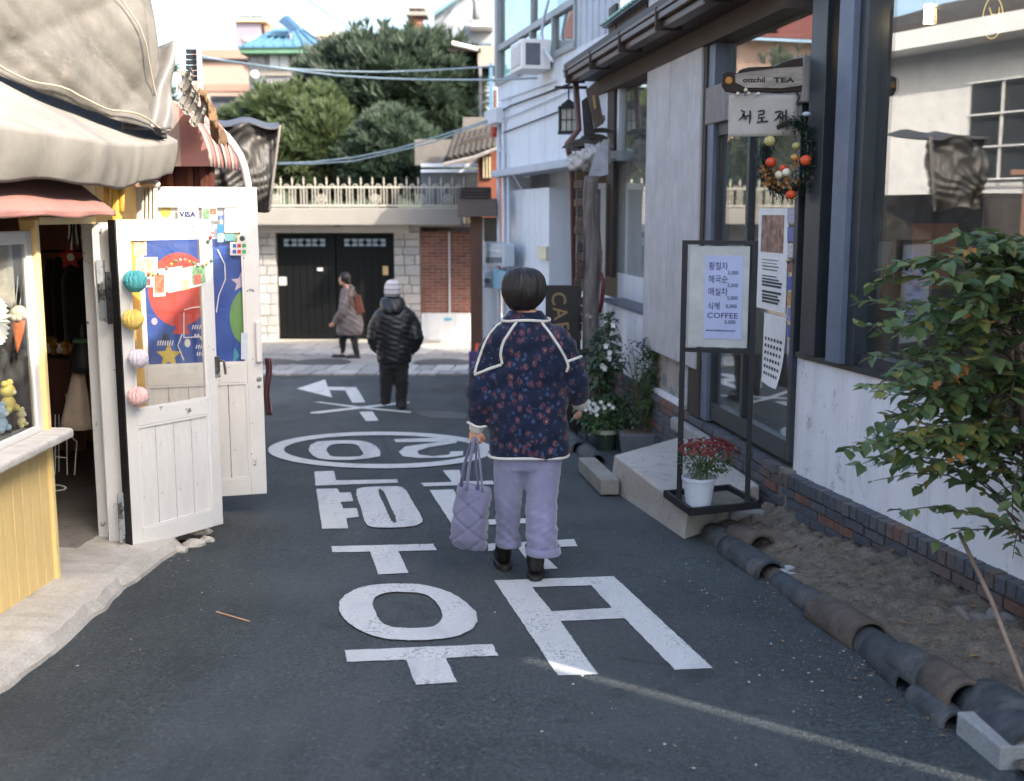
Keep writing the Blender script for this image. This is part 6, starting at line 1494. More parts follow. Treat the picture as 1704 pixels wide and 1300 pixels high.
rtile('long dark tile left of the slim grey tile, tilted down', 1462, 1085, 1520, 1140, .085, .08, 2, .01)
rtile('dark tile lying low on the asphalt beneath the open ended one', 1530, 1160, 1592, 1212, .06, .06, 2, .0)
rtile('short dark tile tucked under the sunlit brownish one', 1412, 1050, 1478, 1100, .08, .078, 0, .0)
rtile('wide brownish tile overlapping in the middle of the row', 1366, 1018, 1448, 1070, .088, .096, 1, .02)
rtile('smooth blue grey tile just beyond the wide brownish one', 1335, 995, 1378, 1025, .07, .075, 0, .01)
rtile('small worn grey tile beyond the smooth blue grey one', 1298, 970, 1345, 1005, .06, .066, 0, .0)
rtile('pale broken tile beside the little white stones', 1272, 948, 1304, 975, .055, .055, 1, .0)
rtile('long dark tile with pale flecks beyond the white stones', 1215, 915, 1285, 960, .078, .085, 2, .015)
rtile('rusty brown tile set crosswise by the step corner', 1222, 895, 1268, 915, .085, .09, 1, .04)
rtile('dark upright tile touching the concrete step corner', 1186, 890, 1214, 912, .075, .08, 0, .0)
rtile('grey tile left of the green pot, nearer of two', 968, 748, 994, 772, .085, .085, 0, .0)
rtile('dark tile behind the green pot with hollow end', 948, 732, 966, 750, .085, .085, 2, .02)
rtile('farthest grey tile against the end of the planting', 930, 715, 948, 733, .085, .085, 0, .0)
for px, py, r in ((1302, 955, .035), (1312, 948, .03), (1296, 946, .028), (1318, 958, .024), (1290, 938, .02)):
    mb = MB(); mb.ball(G(px, py, .03), (r * 1.3, r, r * .8), 8, 6); tag(mb.build('stone', mat('white_stone', '9fa3a4', .8, .2, 20), smooth=True), {1302: 'largest pale stone between the kerb tiles', 1312: 'pale stone at the soil side of the largest one', 1296: 'pale stone farther from the camera than the largest one', 1318: 'small pale stone rightmost on the soil edge', 1290: 'smallest pale stone left of the others'}[px], 'stone', 'pale stones by the kerb tiles')
gb = MB(); a, b = G(1606, 1215, .0), G(1690, 1285, .0); ax = (b - a).normalized(); s = Vector((-ax.y, ax.x, 0)).normalized()
gb.obox(a.lerp(b, .5) + Vector((.02, 0, .035)) - s * -.0, ax * .15, s * .065, (0, 0, .045)); tag(gb.build('granite_block', concrete('granite', 'a3a5a3', .15), bevel=.008), 'pale granite block under the largest dark tile', 'block')
# concrete step in front of the glass door
zs_t = -.205
q = [H(1022, 757, zs_t), H(1122, 845, zs_t)]; qa, qb = G(1018, 812), G(1140, 897); e0, e1 = W2.pt(2.0, zs_t, .055), W2.pt(-.05, zs_t, .055)
e1 = qb + Vector((.30, .13, 0)); e1 = Vector((1.62, 7.25, zs_t)); c1_ = Vector((1.28, 6.92, zs_t))
mb = MB(); top = [Vector((q[0].x, q[0].y, zs_t)), Vector((qb.x + .01, qb.y + .02, zs_t)), c1_, e1, e0]; bot = [Vector((qa.x - .02, qa.y, gz(qa.y) - .05)), Vector((qb.x - .01, qb.y, gz(qb.y) - .05)), Vector((c1_.x, c1_.y, -.6)), Vector((e1.x, e1.y, -.6)), Vector((e0.x, e0.y, -.7))]
mb.loft([bot, top]); step = tag(mb.build('step', m_conc, bevel=.015), 'low worn concrete step in front of the glass tea house door', 'step')
mb = MB(); a, b = G(1216, 862, .06), G(1272, 858, .06); mb.obox((a + b) / 2 + Vector((0, .04, .0)), (b - a) / 2, (0, .045, 0), (0, 0, .028)); tag(mb.build('concrete_brick', concrete('granite', 'a3a5a3'), bevel=.006), 'small pale concrete brick lying beside the sign tray', 'brick')
mb = MB(); a, b = G(990, 790), G(1022, 822); ax = (b - a).normalized(); s = Vector((-ax.y, ax.x, 0)); mb.obox((a + b) / 2 + s * -.07 + Vector((.02, 0, .07)), ax * ((b - a).length / 2 + .1), s * .07, (0, 0, .06)); tag(mb.build('kerb_stone', concrete('dull_kerb', 'a19d94', .5, .3), bevel=.012), 'pale kerb stone between the step and the far tiles', 'kerb stone')
mb = MB(); W2.box(mb, 1.0, 2.25, zs_t, z2 - .10, .055, .13); struct(mb.build('threshold', concrete('block_concrete', 'a8a7a3', .3), bevel=.02))
# menu stand
sg = thing('menu_stand', 'black steel menu stand with canvas board beside the glass door', 'sign', H(1185, 845, zs_t))
p0 = H(1130, 838, zs_t); p1 = H(1243, 846, zs_t); SG = Wall(p0.x, p0.y, p1.x - p0.x, p1.y - p0.y, -1); wS = (p1 - p0).length; zt_ = SG.px(1137, 400)[1]; zb_ = SG.px(1140, 582)[1]
for a in (0, wS):
    mb = MB(); SG.box(mb, a - .015, a + .015, zs_t, zt_, -.015, .015); mb.build('post', m_black, sg)
for zz in (zt_ - .024, zb_ - .012):
    mb = MB(); SG.box(mb, .0152, wS - .0152, zz, zz + .024, -.015, .015); mb.build('crossbar', m_black, sg)
m_linen = cloth('linen', 'b9bcb8', .9, 300, .14, .4, .1)
mb = MB(); SG.box(mb, .03, wS - .03, zb_ + .02, zt_ - .032, -.008, .006); bd = mb.build('canvas_board', m_linen, sg, bevel=.003)
sx0, sz0 = SG.px(1174, 425, .008); sx1, sz1 = SG.px(1233, 565, .008)
mb = MB(); SG.box(mb, sx0, sx1, sz1, sz0, .007, .009); sh_ = mb.build('menu_sheet', mat('lilac_sheet', 'a9b0cf', .8, .06, 6), bd)
mb = MB(); hgt = sz0 - sz1; wid = sx1 - sx0
def line(txt, fy, sz, fx0, fx1, bold=.0006): put_text(mb, txt, sz, SG.pt(sx0 + wid * fx0, sz0 - hgt * fy, .0098), SG.a, EZ, bold, width=wid * (fx1 - fx0))
for txt, fy, sz, f0, f1 in (('황칠차', .165, .05, .09, .60), ('5,000', .225, .03, .60, .88), ('해국순', .32, .05, .09, .60), ('5,000', .375, .03, .60, .88), ('매실차', .47, .05, .09, .60), ('5,000', .525, .03, .60, .88), ('식혜', .645, .05, .09, .40), ('5,000', .625, .03, .57, .86), ('COFFEE', .75, .045, .08, .89), ('5,000', .815, .03, .55, .84), ('www.bukchonot.com', .91, .018, .05, .85)):
    line(txt, fy, sz, f0, f1)
mb.build('lettering', mat('menu_ink', '3b4464', .8), bd)
# tray, pot of chrysanthemums
cs_ = [H(1108, 828, zs_t), H(1150, 858, zs_t), H(1262, 846, zs_t), H(1212, 818, zs_t)]
mb = MB(); mb.prism([c + Vector((0, 0, .012)) for c in cs_], (0, 0, -.008), 0); cen = sum(cs_, Vector()) / 4
tr = tag(mb.build('sign_tray', mat('tray_floor', '6f6a60', .9, .3, 12)), 'black shallow tray holding the flowerpot at the foot of the menu stand', 'tray')
for a, b in zip(cs_, cs_[1:] + cs_[:1]):
    mb = MB(); d = (b - a).normalized(); s = Vector((-d.y, d.x, 0)); mb.obox((a + b) / 2 + Vector((0, 0, .022)), (b - a) / 2 + d * .012, s * .012, (0, 0, .022)); mb.build('rim', m_black, tr)
pc_ = H(1162, 843, zs_t + .014); pot = thing('flower_pot', 'white plastic pot of dark red chrysanthemums on the black tray', 'flower pot', pc_)
mb = MB(); mb.lathe(pc_, [(.072, 0), (.074, .004), (.095, .165), (.103, .167), (.104, .185), (.096, .186), (.092, .165)], 28); mb.build('pot', mat('white_pot', 'c6cdd6', .4, .04), pot, smooth=False, bevel=0)
mb = MB(); mb.lathe(pc_ + Vector((0, 0, .15)), [(.09, 0), (.09, .01)], 20); mb.build('soil', m_soil, pot)
mb = MB(); p = pc_ + Vector((.01, -.076, .006)); mb.box(p.x - .02, p.x + .02, p.y - .002, p.y + .004, p.z, p.z + .012); mb.build('drain_slot', m_black, pot)
rq = random.Random(3)
def leaf_add(mb, p, d, L, wdt, up=EZ, droop=.15):
    d = d.normalized(); s = d.cross(up); s = s.normalized() if s.length > .05 else d.orthogonal().normalized(); n = s.cross(d)
    a = p; m1 = p + d * L * .45 + n * L * .03; e = p + d * L - EZ * L * droop
    mb.add([a, m1 + s * wdt + n * L * .06, e, m1 - s * wdt + n * L * .06, m1], [(0, 4, 1), (1, 4, 2), (2, 4, 3), (3, 4, 0)])
fc = P(1178, 762, pc_.y) + Vector((0, .02, 0)); mb = MB()
for _ in range(900):
    th, u = rq.uniform(0, 6.283), rq.uniform(-.9, .6); s = math.sqrt(1 - u * u); dv = Vector((s * math.cos(th), s * math.sin(th), u)); r = rq.random() ** .4
    p = fc + Vector((dv.x * .165, dv.y * .15, dv.z * .115)) * r; leaf_add(mb, p, dv + Vector((rq.uniform(-.5, .5), rq.uniform(-.5, .5), .3)), rq.uniform(.02, .035), .008)
m_gl = leafmat('garden_leaf', [(.06, .12, .04), (.09, .16, .055), (.075, .14, .07), (.12, .17, .06)], .5, .25)
stuff(mb.build('foliage', m_gl, pot))
mb = MB()
for _ in range(16):
    th = rq.uniform(0, 6.28); a = pc_ + Vector((.05 * math.cos(th), .05 * math.sin(th), .16)); mb.tube([a, a.lerp(fc, .5), fc + Vector((.12 * math.cos(th), .12 * math.sin(th), .03))], .004, 5)
mb.build('stems', mat('green_stem', '6d7a4a', .7), pot)
mb = MB()
for _ in range(190):
    th = rq.uniform(0, 6.283); r = math.sqrt(rq.random()); p = fc + Vector((.185 * r * math.cos(th), .165 * r * math.sin(th), .10 * math.sqrt(max(0, 1 - .75 * r * r)) - .0 + rq.uniform(-.025, .015)))
    fr_ = rq.uniform(.012, .017); nrm = (p - fc + Vector((0, -.05, .08))).normalized(); a = nrm.orthogonal().normalized(); b = nrm.cross(a)
    for lay, (rr, hh) in enumerate(((1, .2), (.65, .5))):
        n = 9; c = mb.add([p + nrm * fr_ * hh * .6], []); ring = mb.add([p + (a * math.cos(2 * math.pi * k / (2 * n)) + b * math.sin(2 * math.pi * k / (2 * n))) * fr_ * rr * (1 if k % 2 == 0 else .72) + nrm * fr_ * hh for k in range(2 * n)], [])
        for k in range(2 * n): mb.f.append((c, ring + k, ring + (k + 1) % (2 * n))); mb.mi.append(0)
stuff(mb.build('flowers', leafmat('mum_red', [(.15, .020, .020), (.22, .032, .026), (.12, .016, .022), (.27, .05, .035)], .7, .15), pot))
# generic potted and climbing plants
def clump(mb, c, rx, ry, rz, n, L, wd, rg, lo=-1, droop=.2):
    for _ in range(n):
        th, u = rg.uniform(0, 6.283), rg.uniform(lo, 1); s = math.sqrt(1 - u * u); dv = Vector((s * math.cos(th), s * math.sin(th), u)); r = rg.random() ** .45 * (1 + .2 * math.sin(4 * th + 5 * u))
        leaf_add(mb, c + Vector((dv.x * rx, dv.y * ry, dv.z * rz)) * r, dv + Vector((rg.uniform(-.7, .7), rg.uniform(-.7, .7), rg.uniform(-.3, .7))), L * rg.uniform(.6, 1.3), wd * rg.uniform(.7, 1.2), droop=droop)
rg = random.Random(19); px2m = lambda n, Y: n * Y / FPX
m_gl2 = leafmat('fresh_leaf', [(.08, .17, .05), (.12, .21, .06), (.10, .18, .08), (.15, .22, .08)], .45, .3); m_dl = leafmat('dark_leaf', [(.04, .085, .04), (.06, .115, .05), (.05, .09, .05), (.09, .10, .05)], .45, .2)
m_wf = mat('white_petal', 'dfe0dc', .6, .05)
# trough with bush
gT = G(1075, 757); tz = gz(gT.y); Yt = gT.y + .1
tg = thing('planter_trough', 'long grey concrete trough planted with a tall leafy bush', 'planter', gT)
a, b = P(1031, 720, Yt), P(1118, 757, Yt); mb = MB()
mb.loft([[Vector((x, y, tz)) for x, y in ((a.x + .02, Yt - .1), (b.x, Yt - .06), (b.x, Yt + .2), (a.x + .02, Yt + .16))], [Vector((x, y, a.z)) for x, y in ((a.x, Yt - .12), (b.x + .02, Yt - .08), (b.x + .02, Yt + .22), (a.x, Yt + .18))]]); mb.build('trough', concrete('trough_concrete', '7d8288', .4), tg, bevel=.01)
mb = MB(); mb.box(a.x + .03, b.x - .01, Yt - .09, Yt + .17, a.z - .03, a.z + .004); mb.build('soil', m_soil, tg)
mb = MB()
for (px, py, rx, ry, n) in ((1080, 610, 26, 40, 330), (1075, 660, 36, 34, 300), (1090, 580, 18, 20, 120), (1100, 640, 26, 30, 160), (1060, 690, 30, 20, 140)): clump(mb, P(px, py, Yt + .05), px2m(rx, Yt), px2m(rx, Yt) * .9, px2m(ry, Yt), n, .055, .016, rg)
stuff(mb.build('foliage', m_gl, tg))
mb = MB()
for (px, py) in ((1080, 590), (1068, 640), (1095, 600), (1052, 575), (1045, 590), (1100, 660)): mb.tube([P(1078, 720, Yt), P(1078 + (px - 1078) * .4, 690, Yt + .02), P(px, py, Yt + .05)], [.008, .006, .003], 5)
mb.tube([P(1072, 722, Yt - .02), P(1076, 690, Yt - .02), P(1088, 650, Yt)], .006, 5); mb.tube([P(1050, 585, Yt), P(1046, 572, Yt), P(1058, 568, Yt)], .003, 4)
mb.build('stems', mat('woody_stem', '6c5a48', .8), tg)
mb = MB()
for _ in range(24): q_ = P(1048 + rg.uniform(-8, 26), 572 + rg.uniform(-8, 14), Yt); mb.ball(q_, rg.uniform(.005, .009), 6, 4)
stuff(mb.build('blue_blossoms', mat('blue_blossom', '4a4f86', .7), tg))
# green pot with white flowers
gP = G(1008, 748); Yp = gP.y; pf = thing('white_flower_pot', 'green pot with cream band holding white flowering plant by the trough', 'flower pot', gP); r = px2m(20, Yp)
mb = MB(); mb.lathe(gP, [(r * .8, 0), (r, .20), (r * 1.05, .205), (r * 1.05, .235), (r * .95, .236)], 20); mb.build('pot', mat('green_pot', '27392f', .5, .2), pf)
mb = MB(); mb.lathe(gP + Vector((0, 0, .155)), [(r * 1.0, 0), (r * 1.03, .04)], 20, caps=False); mb.build('band', mat('cream_band', 'a9a893', .6), pf, solid=.004)
mb = MB(); clump(mb, P(1004, 698, Yp), px2m(34, Yp), px2m(30, Yp), px2m(28, Yp), 420, .05, .016, rg); stuff(mb.build('foliage', m_gl2, pf))
mb = MB()
for _ in range(28):
    p = P(992 + rg.gauss(0, 12), 676 + rg.gauss(0, 6), Yp - .05 + rg.uniform(-.08, .08))
    for k in range(5):
        an = 2 * math.pi * k / 5; leaf_add(mb, p, Vector((math.cos(an), -.4, math.sin(an))), .026, .010, EY)
stuff(mb.build('flowers', m_wf, pf))
# low leafy mass between
gL = G(1045, 735); sh2 = thing('leafy_plant', 'low leafy green plant between the white flowers and the trough', 'plant', gL); mb = MB(); clump(mb, P(1035, 682, gL.y + .2), px2m(34, gL.y), .18, px2m(22, gL.y), 380, .06, .02, rg); clump(mb, P(1020, 715, gL.y + .1), px2m(26, gL.y), .14, px2m(18, gL.y), 160, .05, .017, rg); stuff(mb.build('foliage', m_gl2, sh2))
mb = MB(); [mb.tube([gL + Vector((rg.uniform(-.05, .05), .1, 0)), P(1035 + rg.uniform(-22, 22), 690, gL.y + .2)], .004, 4) for _ in range(8)]; mb.build('stems', mat('green_stem', '6d7a4a'), sh2)
# climber with white flowers on the driftwood corner
gC = G(992, 715); Yc = 10.6; cl = thing('climbing_plant', 'dark climbing plant with white flowers at the driftwood post', 'plant', (P(995, 700, Yc).x, Yc, gz(Yc))); mb = MB()
for (px, py, rx, ry, n) in ((995, 600, 26, 40, 260), (1000, 655, 28, 34, 240), (1008, 565, 20, 18, 90), (1012, 535, 14, 12, 40), (985, 690, 30, 26, 180), (1025, 600, 14, 22, 60)): clump(mb, P(px, py, Yc), px2m(rx, Yc), .2, px2m(ry, Yc), n, .085, .03, rg, droop=.5)
stuff(mb.build('foliage', m_dl, cl))
mb = MB(); mb.tube([(cl.location.x, Yc, gz(Yc)), P(998, 640, Yc), P(1000, 580, Yc), P(1014, 530, Yc), P(1022, 512, Yc)], [.02, .016, .012, .007, .003], 6); mb.tube([P(1000, 580, Yc), P(1016, 560, Yc - .05), P(1030, 556, Yc - .05), P(1034, 565, Yc)], .005, 5); mb.build('stems', mat('woody_stem', '6c5a48'), cl)
for px, py in ((1006, 612), (1013, 596), (1002, 608), (1014, 586), (1008, 575), (1020, 540)):
    mb = MB(); c = P(px, py, Yc - .2)
    for k in range(5): an = 2 * math.pi * k / 5 + .3; leaf_add(mb, c, Vector((math.cos(an) * .7, -.5, math.sin(an))), .036, .017, EY)
    mb.build('flower', m_wf, cl)
mb = MB(); mb.tube([P(1104, 728, Yt - .1), P(1118, 660, Yt)], .006, 6); tag(mb.build('plant_stake', m_alu), 'thin grey metal stake stuck beside the trough', 'stake')
# ---- hanging plank sign, linen sign, wreath
Ys = 6.92; m_bark2 = wood('sign_bark', '2e241d', .85, (6, 1, 1), .4); 
tp = thing('plank_sign', 'rough bark edged plank sign lettered ottchil TEA', 'sign', P(1270, 130, Ys))
out = [(1203, 122), (1212, 118), (1228, 122), (1232, 116), (1246, 112), (1290, 110), (1303, 104), (1322, 98), (1337, 96), (1337, 152), (1300, 155), (1255, 153), (1225, 155), (1208, 152), (1202, 142)]
mb = MB(); mb.prism([P(x, y, Ys) for x, y in out], (0, .035, 0)); mb.build('plank', m_bark2, tp, bevel=.006)
mb = MB(); mb.prism([P(x, y, Ys - .001) for x, y in ((1223, 124), (1250, 119), (1290, 114), (1335, 111), (1336, 142), (1300, 147), (1240, 146), (1231, 141), (1224, 138))], (0, -.006, 0)); pf_ = mb.build('worn_face', wood('sign_face', '958c80', .8, (8, 1, 1), .45, '5a4a38'), tp)
mb = MB(); a = P(1236, 137, Ys - .009); b = P(1273, 137, Ys - .009); put_text(mb, 'ottchil', .04, a, EX, EZ, .0012, width=b.x - a.x); a = P(1287, 137, Ys - .009); b = P(1323, 137, Ys - .009); put_text(mb, 'TEA', .038, a, EX, EZ, .0016, width=b.x - a.x); mb.build('lettering', m_black, tp)
mb = MB(); mb.lathe(P(1213, 134, Ys - .001), [(.022, 0), (.018, .004)], 10, axis=(0, -1, 0)); mb.build('knot', mat('amber_knot', 'a8742a', .6), tp)
mb = MB(); [mb.ball(P(x, y, Ys - .01), r, 8, 6) for x, y, r in ((1241, 150, .012), (1246, 155, .009), (1228, 156, .011), (1262, 156, .010), (1258, 157, .007))]; stuff(mb.build('lichen', mat('pale_lichen', 'c9c0a8', .9), tp))
ls = thing('linen_sign', 'pale linen sign with three black brush written Korean letters', 'sign', P(1270, 190, Ys))
mb = MB(); mb.grid(lambda a, b: P(1213 + 113 * a - 1.5 * b, 158 - 5 * a * 0 + 70 * b - 2 * a * b, Ys + .012 + .006 * math.sin(a * 5 + b * 3)), 14, 10); mb.build('linen', cloth('sign_linen', 'b5b0a8', .95, 260, .1, .4, .1), ls, smooth=True, solid=.004)
def c2(x, y): return (1190 + x * .2076, 80 + y * .2076)
lets = [MB(), MB(), MB()]
def brush(pts, ws, mb):
    n = len(pts); L_ = []; Rr = []
    for i, (x, y) in enumerate(pts):
        a, b = pts[max(0, i - 1)], pts[min(n - 1, i + 1)]; dx, dy = b[0] - a[0], b[1] - a[1]; l = math.hypot(dx, dy) or 1; nx, ny = -dy / l * ws[i], dx / l * ws[i]
        L_.append(P(*c2(x + nx, y + ny), Ys - .002)); Rr.append(P(*c2(x - nx, y - ny), Ys - .002))
    mb.prism(L_ + Rr[::-1], (0, -.002, 0))
for pts, ws in (([(205, 500), (235, 512), (222, 550), (188, 582)], (6, 9, 8, 3)), ([(225, 530), (238, 548), (248, 572)], (6, 9, 6)), ([(246, 548), (274, 540)], (6, 7)), ([(280, 500), (283, 550), (274, 606)], (7, 8, 4)),
                ([(342, 508), (388, 500), (394, 512), (388, 530), (350, 536), (346, 562), (400, 556)], (5, 7, 8, 7, 7, 7, 5)), ([(374, 562), (374, 590)], (7, 8)), ([(333, 596), (380, 590), (426, 588)], (7, 6, 7)),
                ([(478, 516), (528, 506), (522, 526), (505, 556), (474, 582)], (6, 8, 8, 8, 3)), ([(502, 540), (520, 552), (534, 572)], (6, 8, 7)), ([(540, 506), (540, 586)], (7, 5)), ([(542, 546), (562, 542)], (5, 5)), ([(570, 494), (569, 550), (564, 602)], (7, 8, 4))):
    let = 0 if pts[0][0] < 300 else 1 if pts[0][0] < 450 else 2; brush(pts, ws, lets[let])
for q in lets: q.build('brush_letter', m_black, ls)
mb = MB(); mb.tube([P(1325, 152, Ys), P(1330, 162, Ys), P(1326, 172, Ys)], .006, 6); mb.tube([P(1240, 153, Ys), P(1240, 160, Ys)], .003, 5); mb.build('hook', m_black, ls)
wt = thing('wreath', 'dark green wreath with orange fruits and pale gourds hung on the door post', 'wreath', P(1312, 265, Ys - .1)); Yw_ = Ys - .03; rg = random.Random(23); mb = MB()
wc = P(1311, 262, Yw_); Rw = px2m(38, Yw_)
for _ in range(2600):
    th = rg.uniform(0, 6.283)
    if 1.35 < th < 2.75 and rg.random() < .93: continue
    c = wc + Vector((Rw * .85 * math.cos(th), rg.gauss(0, .016) - .10 * math.cos(th), Rw * 1.45 * math.sin(th))); an = th + 1.57
    leaf_add(mb, c + Vector((rg.gauss(0, .024), 0, rg.gauss(0, .024))), Vector((math.cos(an), rg.uniform(-.9, .3), math.sin(an))) + Vector((rg.uniform(-.9, .9), 0, rg.uniform(-.9, .9))), rg.uniform(.02, .045), .006)
stuff(mb.build('greenery', leafmat('wreath_green', [(.012, .03, .03), (.02, .045, .04), (.03, .06, .045), (.05, .075, .05)], .5, .15), wt))
mb = MB(); mb.tube([wc + Vector((Rw * .85 * math.cos(k / 24 * 6.283), -.10 * math.cos(k / 24 * 6.283), Rw * 1.45 * math.sin(k / 24 * 6.283))) for k in range(25)], .014, 7); mb.build('twig_ring', m_bark2, wt)
for px, py, r, c in ((1283, 270, 9, 'c8471f'), (1341, 267, 9.5, 'cf5224'), (1303, 280, 6.5, 'c8471f'), (1316, 324, 8.5, 'cc4d20'), (1281, 235, 9.5, 'b3ab6a'), (1297, 291, 7.5, 'c9c2a4'), (1309, 287, 7.5, 'cfcbb4'), (1322, 262, 6, 'c08a4a'), (1325, 243, 7, '9a9a5e')):
    mb = MB(); rr = px2m(r, Yw_); mb.ball(P(px, py, Yw_ - .04 - .10 * (px - 1311) / 38), (rr, rr, rr * .9), 14, 10); mb.build('fruit' if c[0] == 'c' and c[1] in '8fc' and c not in ('c9c2a4', 'cfcbb4', 'c08a4a') else 'gourd', mat('fruit_' + c, c, .4, .12, 20), wt, smooth=True)
mb = MB()
for _ in range(70):
    x, y = rg.choice(((1280, 305), (1305, 305), (1315, 300), (1290, 300), (1322, 270), (1278, 285))); leaf_add(mb, P(x + rg.gauss(0, 8), y + rg.gauss(0, 7), Yw_ - .04 - .10 * (x - 1311) / 38), Vector((rg.uniform(-1, 1), -.6, rg.uniform(-1, 1))), .035, .012, EY)
stuff(mb.build('dried_leaves', leafmat('dried_orange', [(.28, .12, .025), (.35, .17, .04), (.20, .09, .03)], .7, .2), wt))
mb = MB(); mb.ball(P(1342, 190, Ys - .12), (.026, .02, .014), 10, 7); tag(mb.build('door_bell', mat('pale_blue_metal', 'aab8c6', .4), smooth=True), 'small pale blue bell fixed to the post above the wreath', 'bell')
# ---- room behind the window
lm = thing('hanging_lamp', 'lit pair of warm tube lamps hanging inside the tea house window', 'lamp', P(1546, 22, 7.0))
for k in (-1, 1):
    mb = MB(); c = P(1545.5 + 4.5 * k, 22, 6.2); mb.tube([c - EZ * .055, c + EZ * .055], .011, 10); mb.build('tube', emit('warm_tube', (1.0, .72, .35), 9), lm)
mb = MB(); c = P(1545.5, 0, 6.2); mb.box(c.x - .03, c.x + .03, c.y - .02, c.y + .02, c.z - .02, c.z); mb.tube([c, c + EZ * .6], .004, 6); mb.build('holder', m_black, lm)
ng = MB(); nc = P(1652, 30, 5.9)
ng.tube([nc + Vector((.05 * math.cos(k / 28 * 6.283), 0, .10 * math.sin(k / 28 * 6.283))) for k in range(29)], .0035, 6)
for pts in (((-.02, .05), (.0, .0), (-.03, -.05)), ((.0, .02), (.025, -.01)), ((.03, .05), (.028, -.05)), ((-.03, -.02), (.02, -.02)), ((-.02, -.06), (.02, -.065))): ng.tube([nc + Vector((x, 0, z)) for x, z in pts], .0035, 6)
tag(ng.build('neon_emblem', emit('neon_glow', (.55, .38, .12), .5)), 'oval golden neon emblem hanging inside the window', 'emblem')  # neon logo; the glow is the tubes' own emission
t = thing('display_cylinder', 'white cylinder vessel standing inside the window', 'vessel', P(1443, 400, 6.9)); c0, c1 = P(1445, 500, 6.9), P(1441, 408, 6.9)
mb = MB(); mb.lathe(c0, [(.08, 0), (.10, .18), (.12, c1.z - c0.z), (.125, c1.z - c0.z), (.125, c1.z - c0.z + .02)], 24); mb.build('vessel', mat('white_glaze', 'c8d0d6', .25, .04), t)
tb = thing('inner_table', 'wooden table standing inside the tea house window', 'table', (P(1450, 520, 6.9).x, 6.9, .07)); a, b = P(1430, 502, 6.9), P(1560, 502, 6.9)
mb = MB(); mb.box(a.x, b.x, 6.6, 7.4, c0.z - .04, c0.z); mb.build('top', wood('table_wood', '8a6a48', .5, (8, 1, 1)), tb)
for x in (a.x + .04, b.x - .04):
    for y in (6.65, 7.35): mb = MB(); mb.box(x - .025, x + .025, y - .025, y + .025, .07, c0.z - .04); mb.build('leg', wood('table_wood', '8a6a48'), tb)
for k, (x0, x1, y0) in enumerate(((1465, 1474, 440), (1476, 1490, 452), (1494, 1510, 455))):
    a, b = P(x0, y0, 6.85), P(x1, 502, 6.85); mb = MB(); mb.box(a.x, b.x, 6.8, 7.0, c0.z, a.z); tag(mb.build('wooden_tablet', wood('tablet_wood', ['b07c3e', '5c6660', 'a9723a'][k], .6)), ['leftmost orange wooden tablet on the inner table', 'grey wooden tablet between two orange ones', 'rightmost orange wooden tablet on the inner table'][k], 'tablet', 'tablets standing on the inner table')
mb = MB(); a, b = P(1522, 372, 7.3), P(1588, 480, 7.3); mb.box(a.x, b.x, 7.3, 7.33, b.z, a.z); tag(mb.build('orange_banner', cloth('orange_cloth', 'f08020', .8, 300, .08)), 'bright orange cloth banner hanging inside the window', 'banner')
mb = MB(); a, b = P(1640, 330, 7.6), P(1760, 470, 7.6); mb.box(a.x, b.x, 7.6, 7.63, b.z, a.z); tag(mb.build('pale_banner', cloth('pink_cloth', 'c9a59a', .8, 300, .1)), 'pale pink cloth panel hanging beside the orange banner', 'banner')
# ---- shrub by the window
sb = thing('window_shrub', 'leafy dark green shrub growing in the soil bed before the window', 'shrub', (2.08, 4.45, gz(4.45) + .05))
rg = random.Random(37); m_sl = leafmat('shrub_leaf', [(.08, .14, .06), (.12, .185, .07), (.16, .22, .075), (.09, .155, .08), (.20, .24, .07), (.28, .26, .07)], .38, .3); m_sb = mat('shrub_bark', '4a3d33', .85, .3, 12, .4, 60)
leaf_me = []
for v in range(5):
    mb = MB(); L = 1.0; n = 6; cur = rg.uniform(-.25, .35); fold = rg.uniform(.12, .35); tw_ = rg.uniform(-.3, .3); rows = []
    for k in range(n + 1):
        t_ = k / n; wd = .31 * math.sin(math.pi * min(1, t_ * 1.02) ** .8) * (1 - .25 * t_) * (1 + .12 * (k % 2)); z = -cur * t_ * t_; q_ = tw_ * t_
        rows.append([Vector((t_, wd * math.cos(q_), z + wd * fold + wd * math.sin(q_))), Vector((t_, 0, z)), Vector((t_, -wd * math.cos(q_), z + wd * fold - wd * math.sin(q_)))])
    mb.loft(rows, caps=False, closed=False); leaf_me.append(mb.mesh('leaf', m_sl, True))
root = Vector((2.10, 4.45, gz(4.45) + .03)); top = P(1690, 560, 4.5); mb = MB()
mb.tube([root, P(1722, 960, 4.45), P(1712, 800, 4.45), top, P(1660, 430, 4.5)], [.022, .02, .016, .011, .005], 7)
mb.tube([root + Vector((.05, .05, 0)), P(1720, 900, 4.6), P(1730, 700, 4.6), P(1740, 480, 4.6)], [.02, .018, .012, .005], 7)
cand = []; poly = [(1425, 500), (1470, 430), (1560, 395), (1650, 385), (1704, 395), (1790, 430), (1800, 640), (1760, 800), (1690, 925), (1655, 880), (1560, 905), (1540, 830), (1450, 800), (1410, 745), (1470, 690), (1430, 600)]
def inp(x, y):
    r_ = False
    for (x0, y0), (x1, y1) in zip(poly, poly[1:] + poly[:1]):
        if (y0 > y) != (y1 > y) and x < (x1 - x0) * (y - y0) / (y1 - y0) + x0: r_ = not r_
    return r_
tips = [(1425, 500), (1435, 545), (1412, 748), (1440, 640), (1455, 800), (1480, 690), (1500, 850), (1560, 900), (1545, 780), (1685, 930), (1650, 385), (1560, 400), (1500, 440), (1600, 390)]
while len(tips) < 125:
    x, y = rg.uniform(1405, 1800), rg.uniform(380, 930)
    if inp(x, y) and not (y > 780 and x > 1480 and rg.random() < .55): tips.append((x, y))
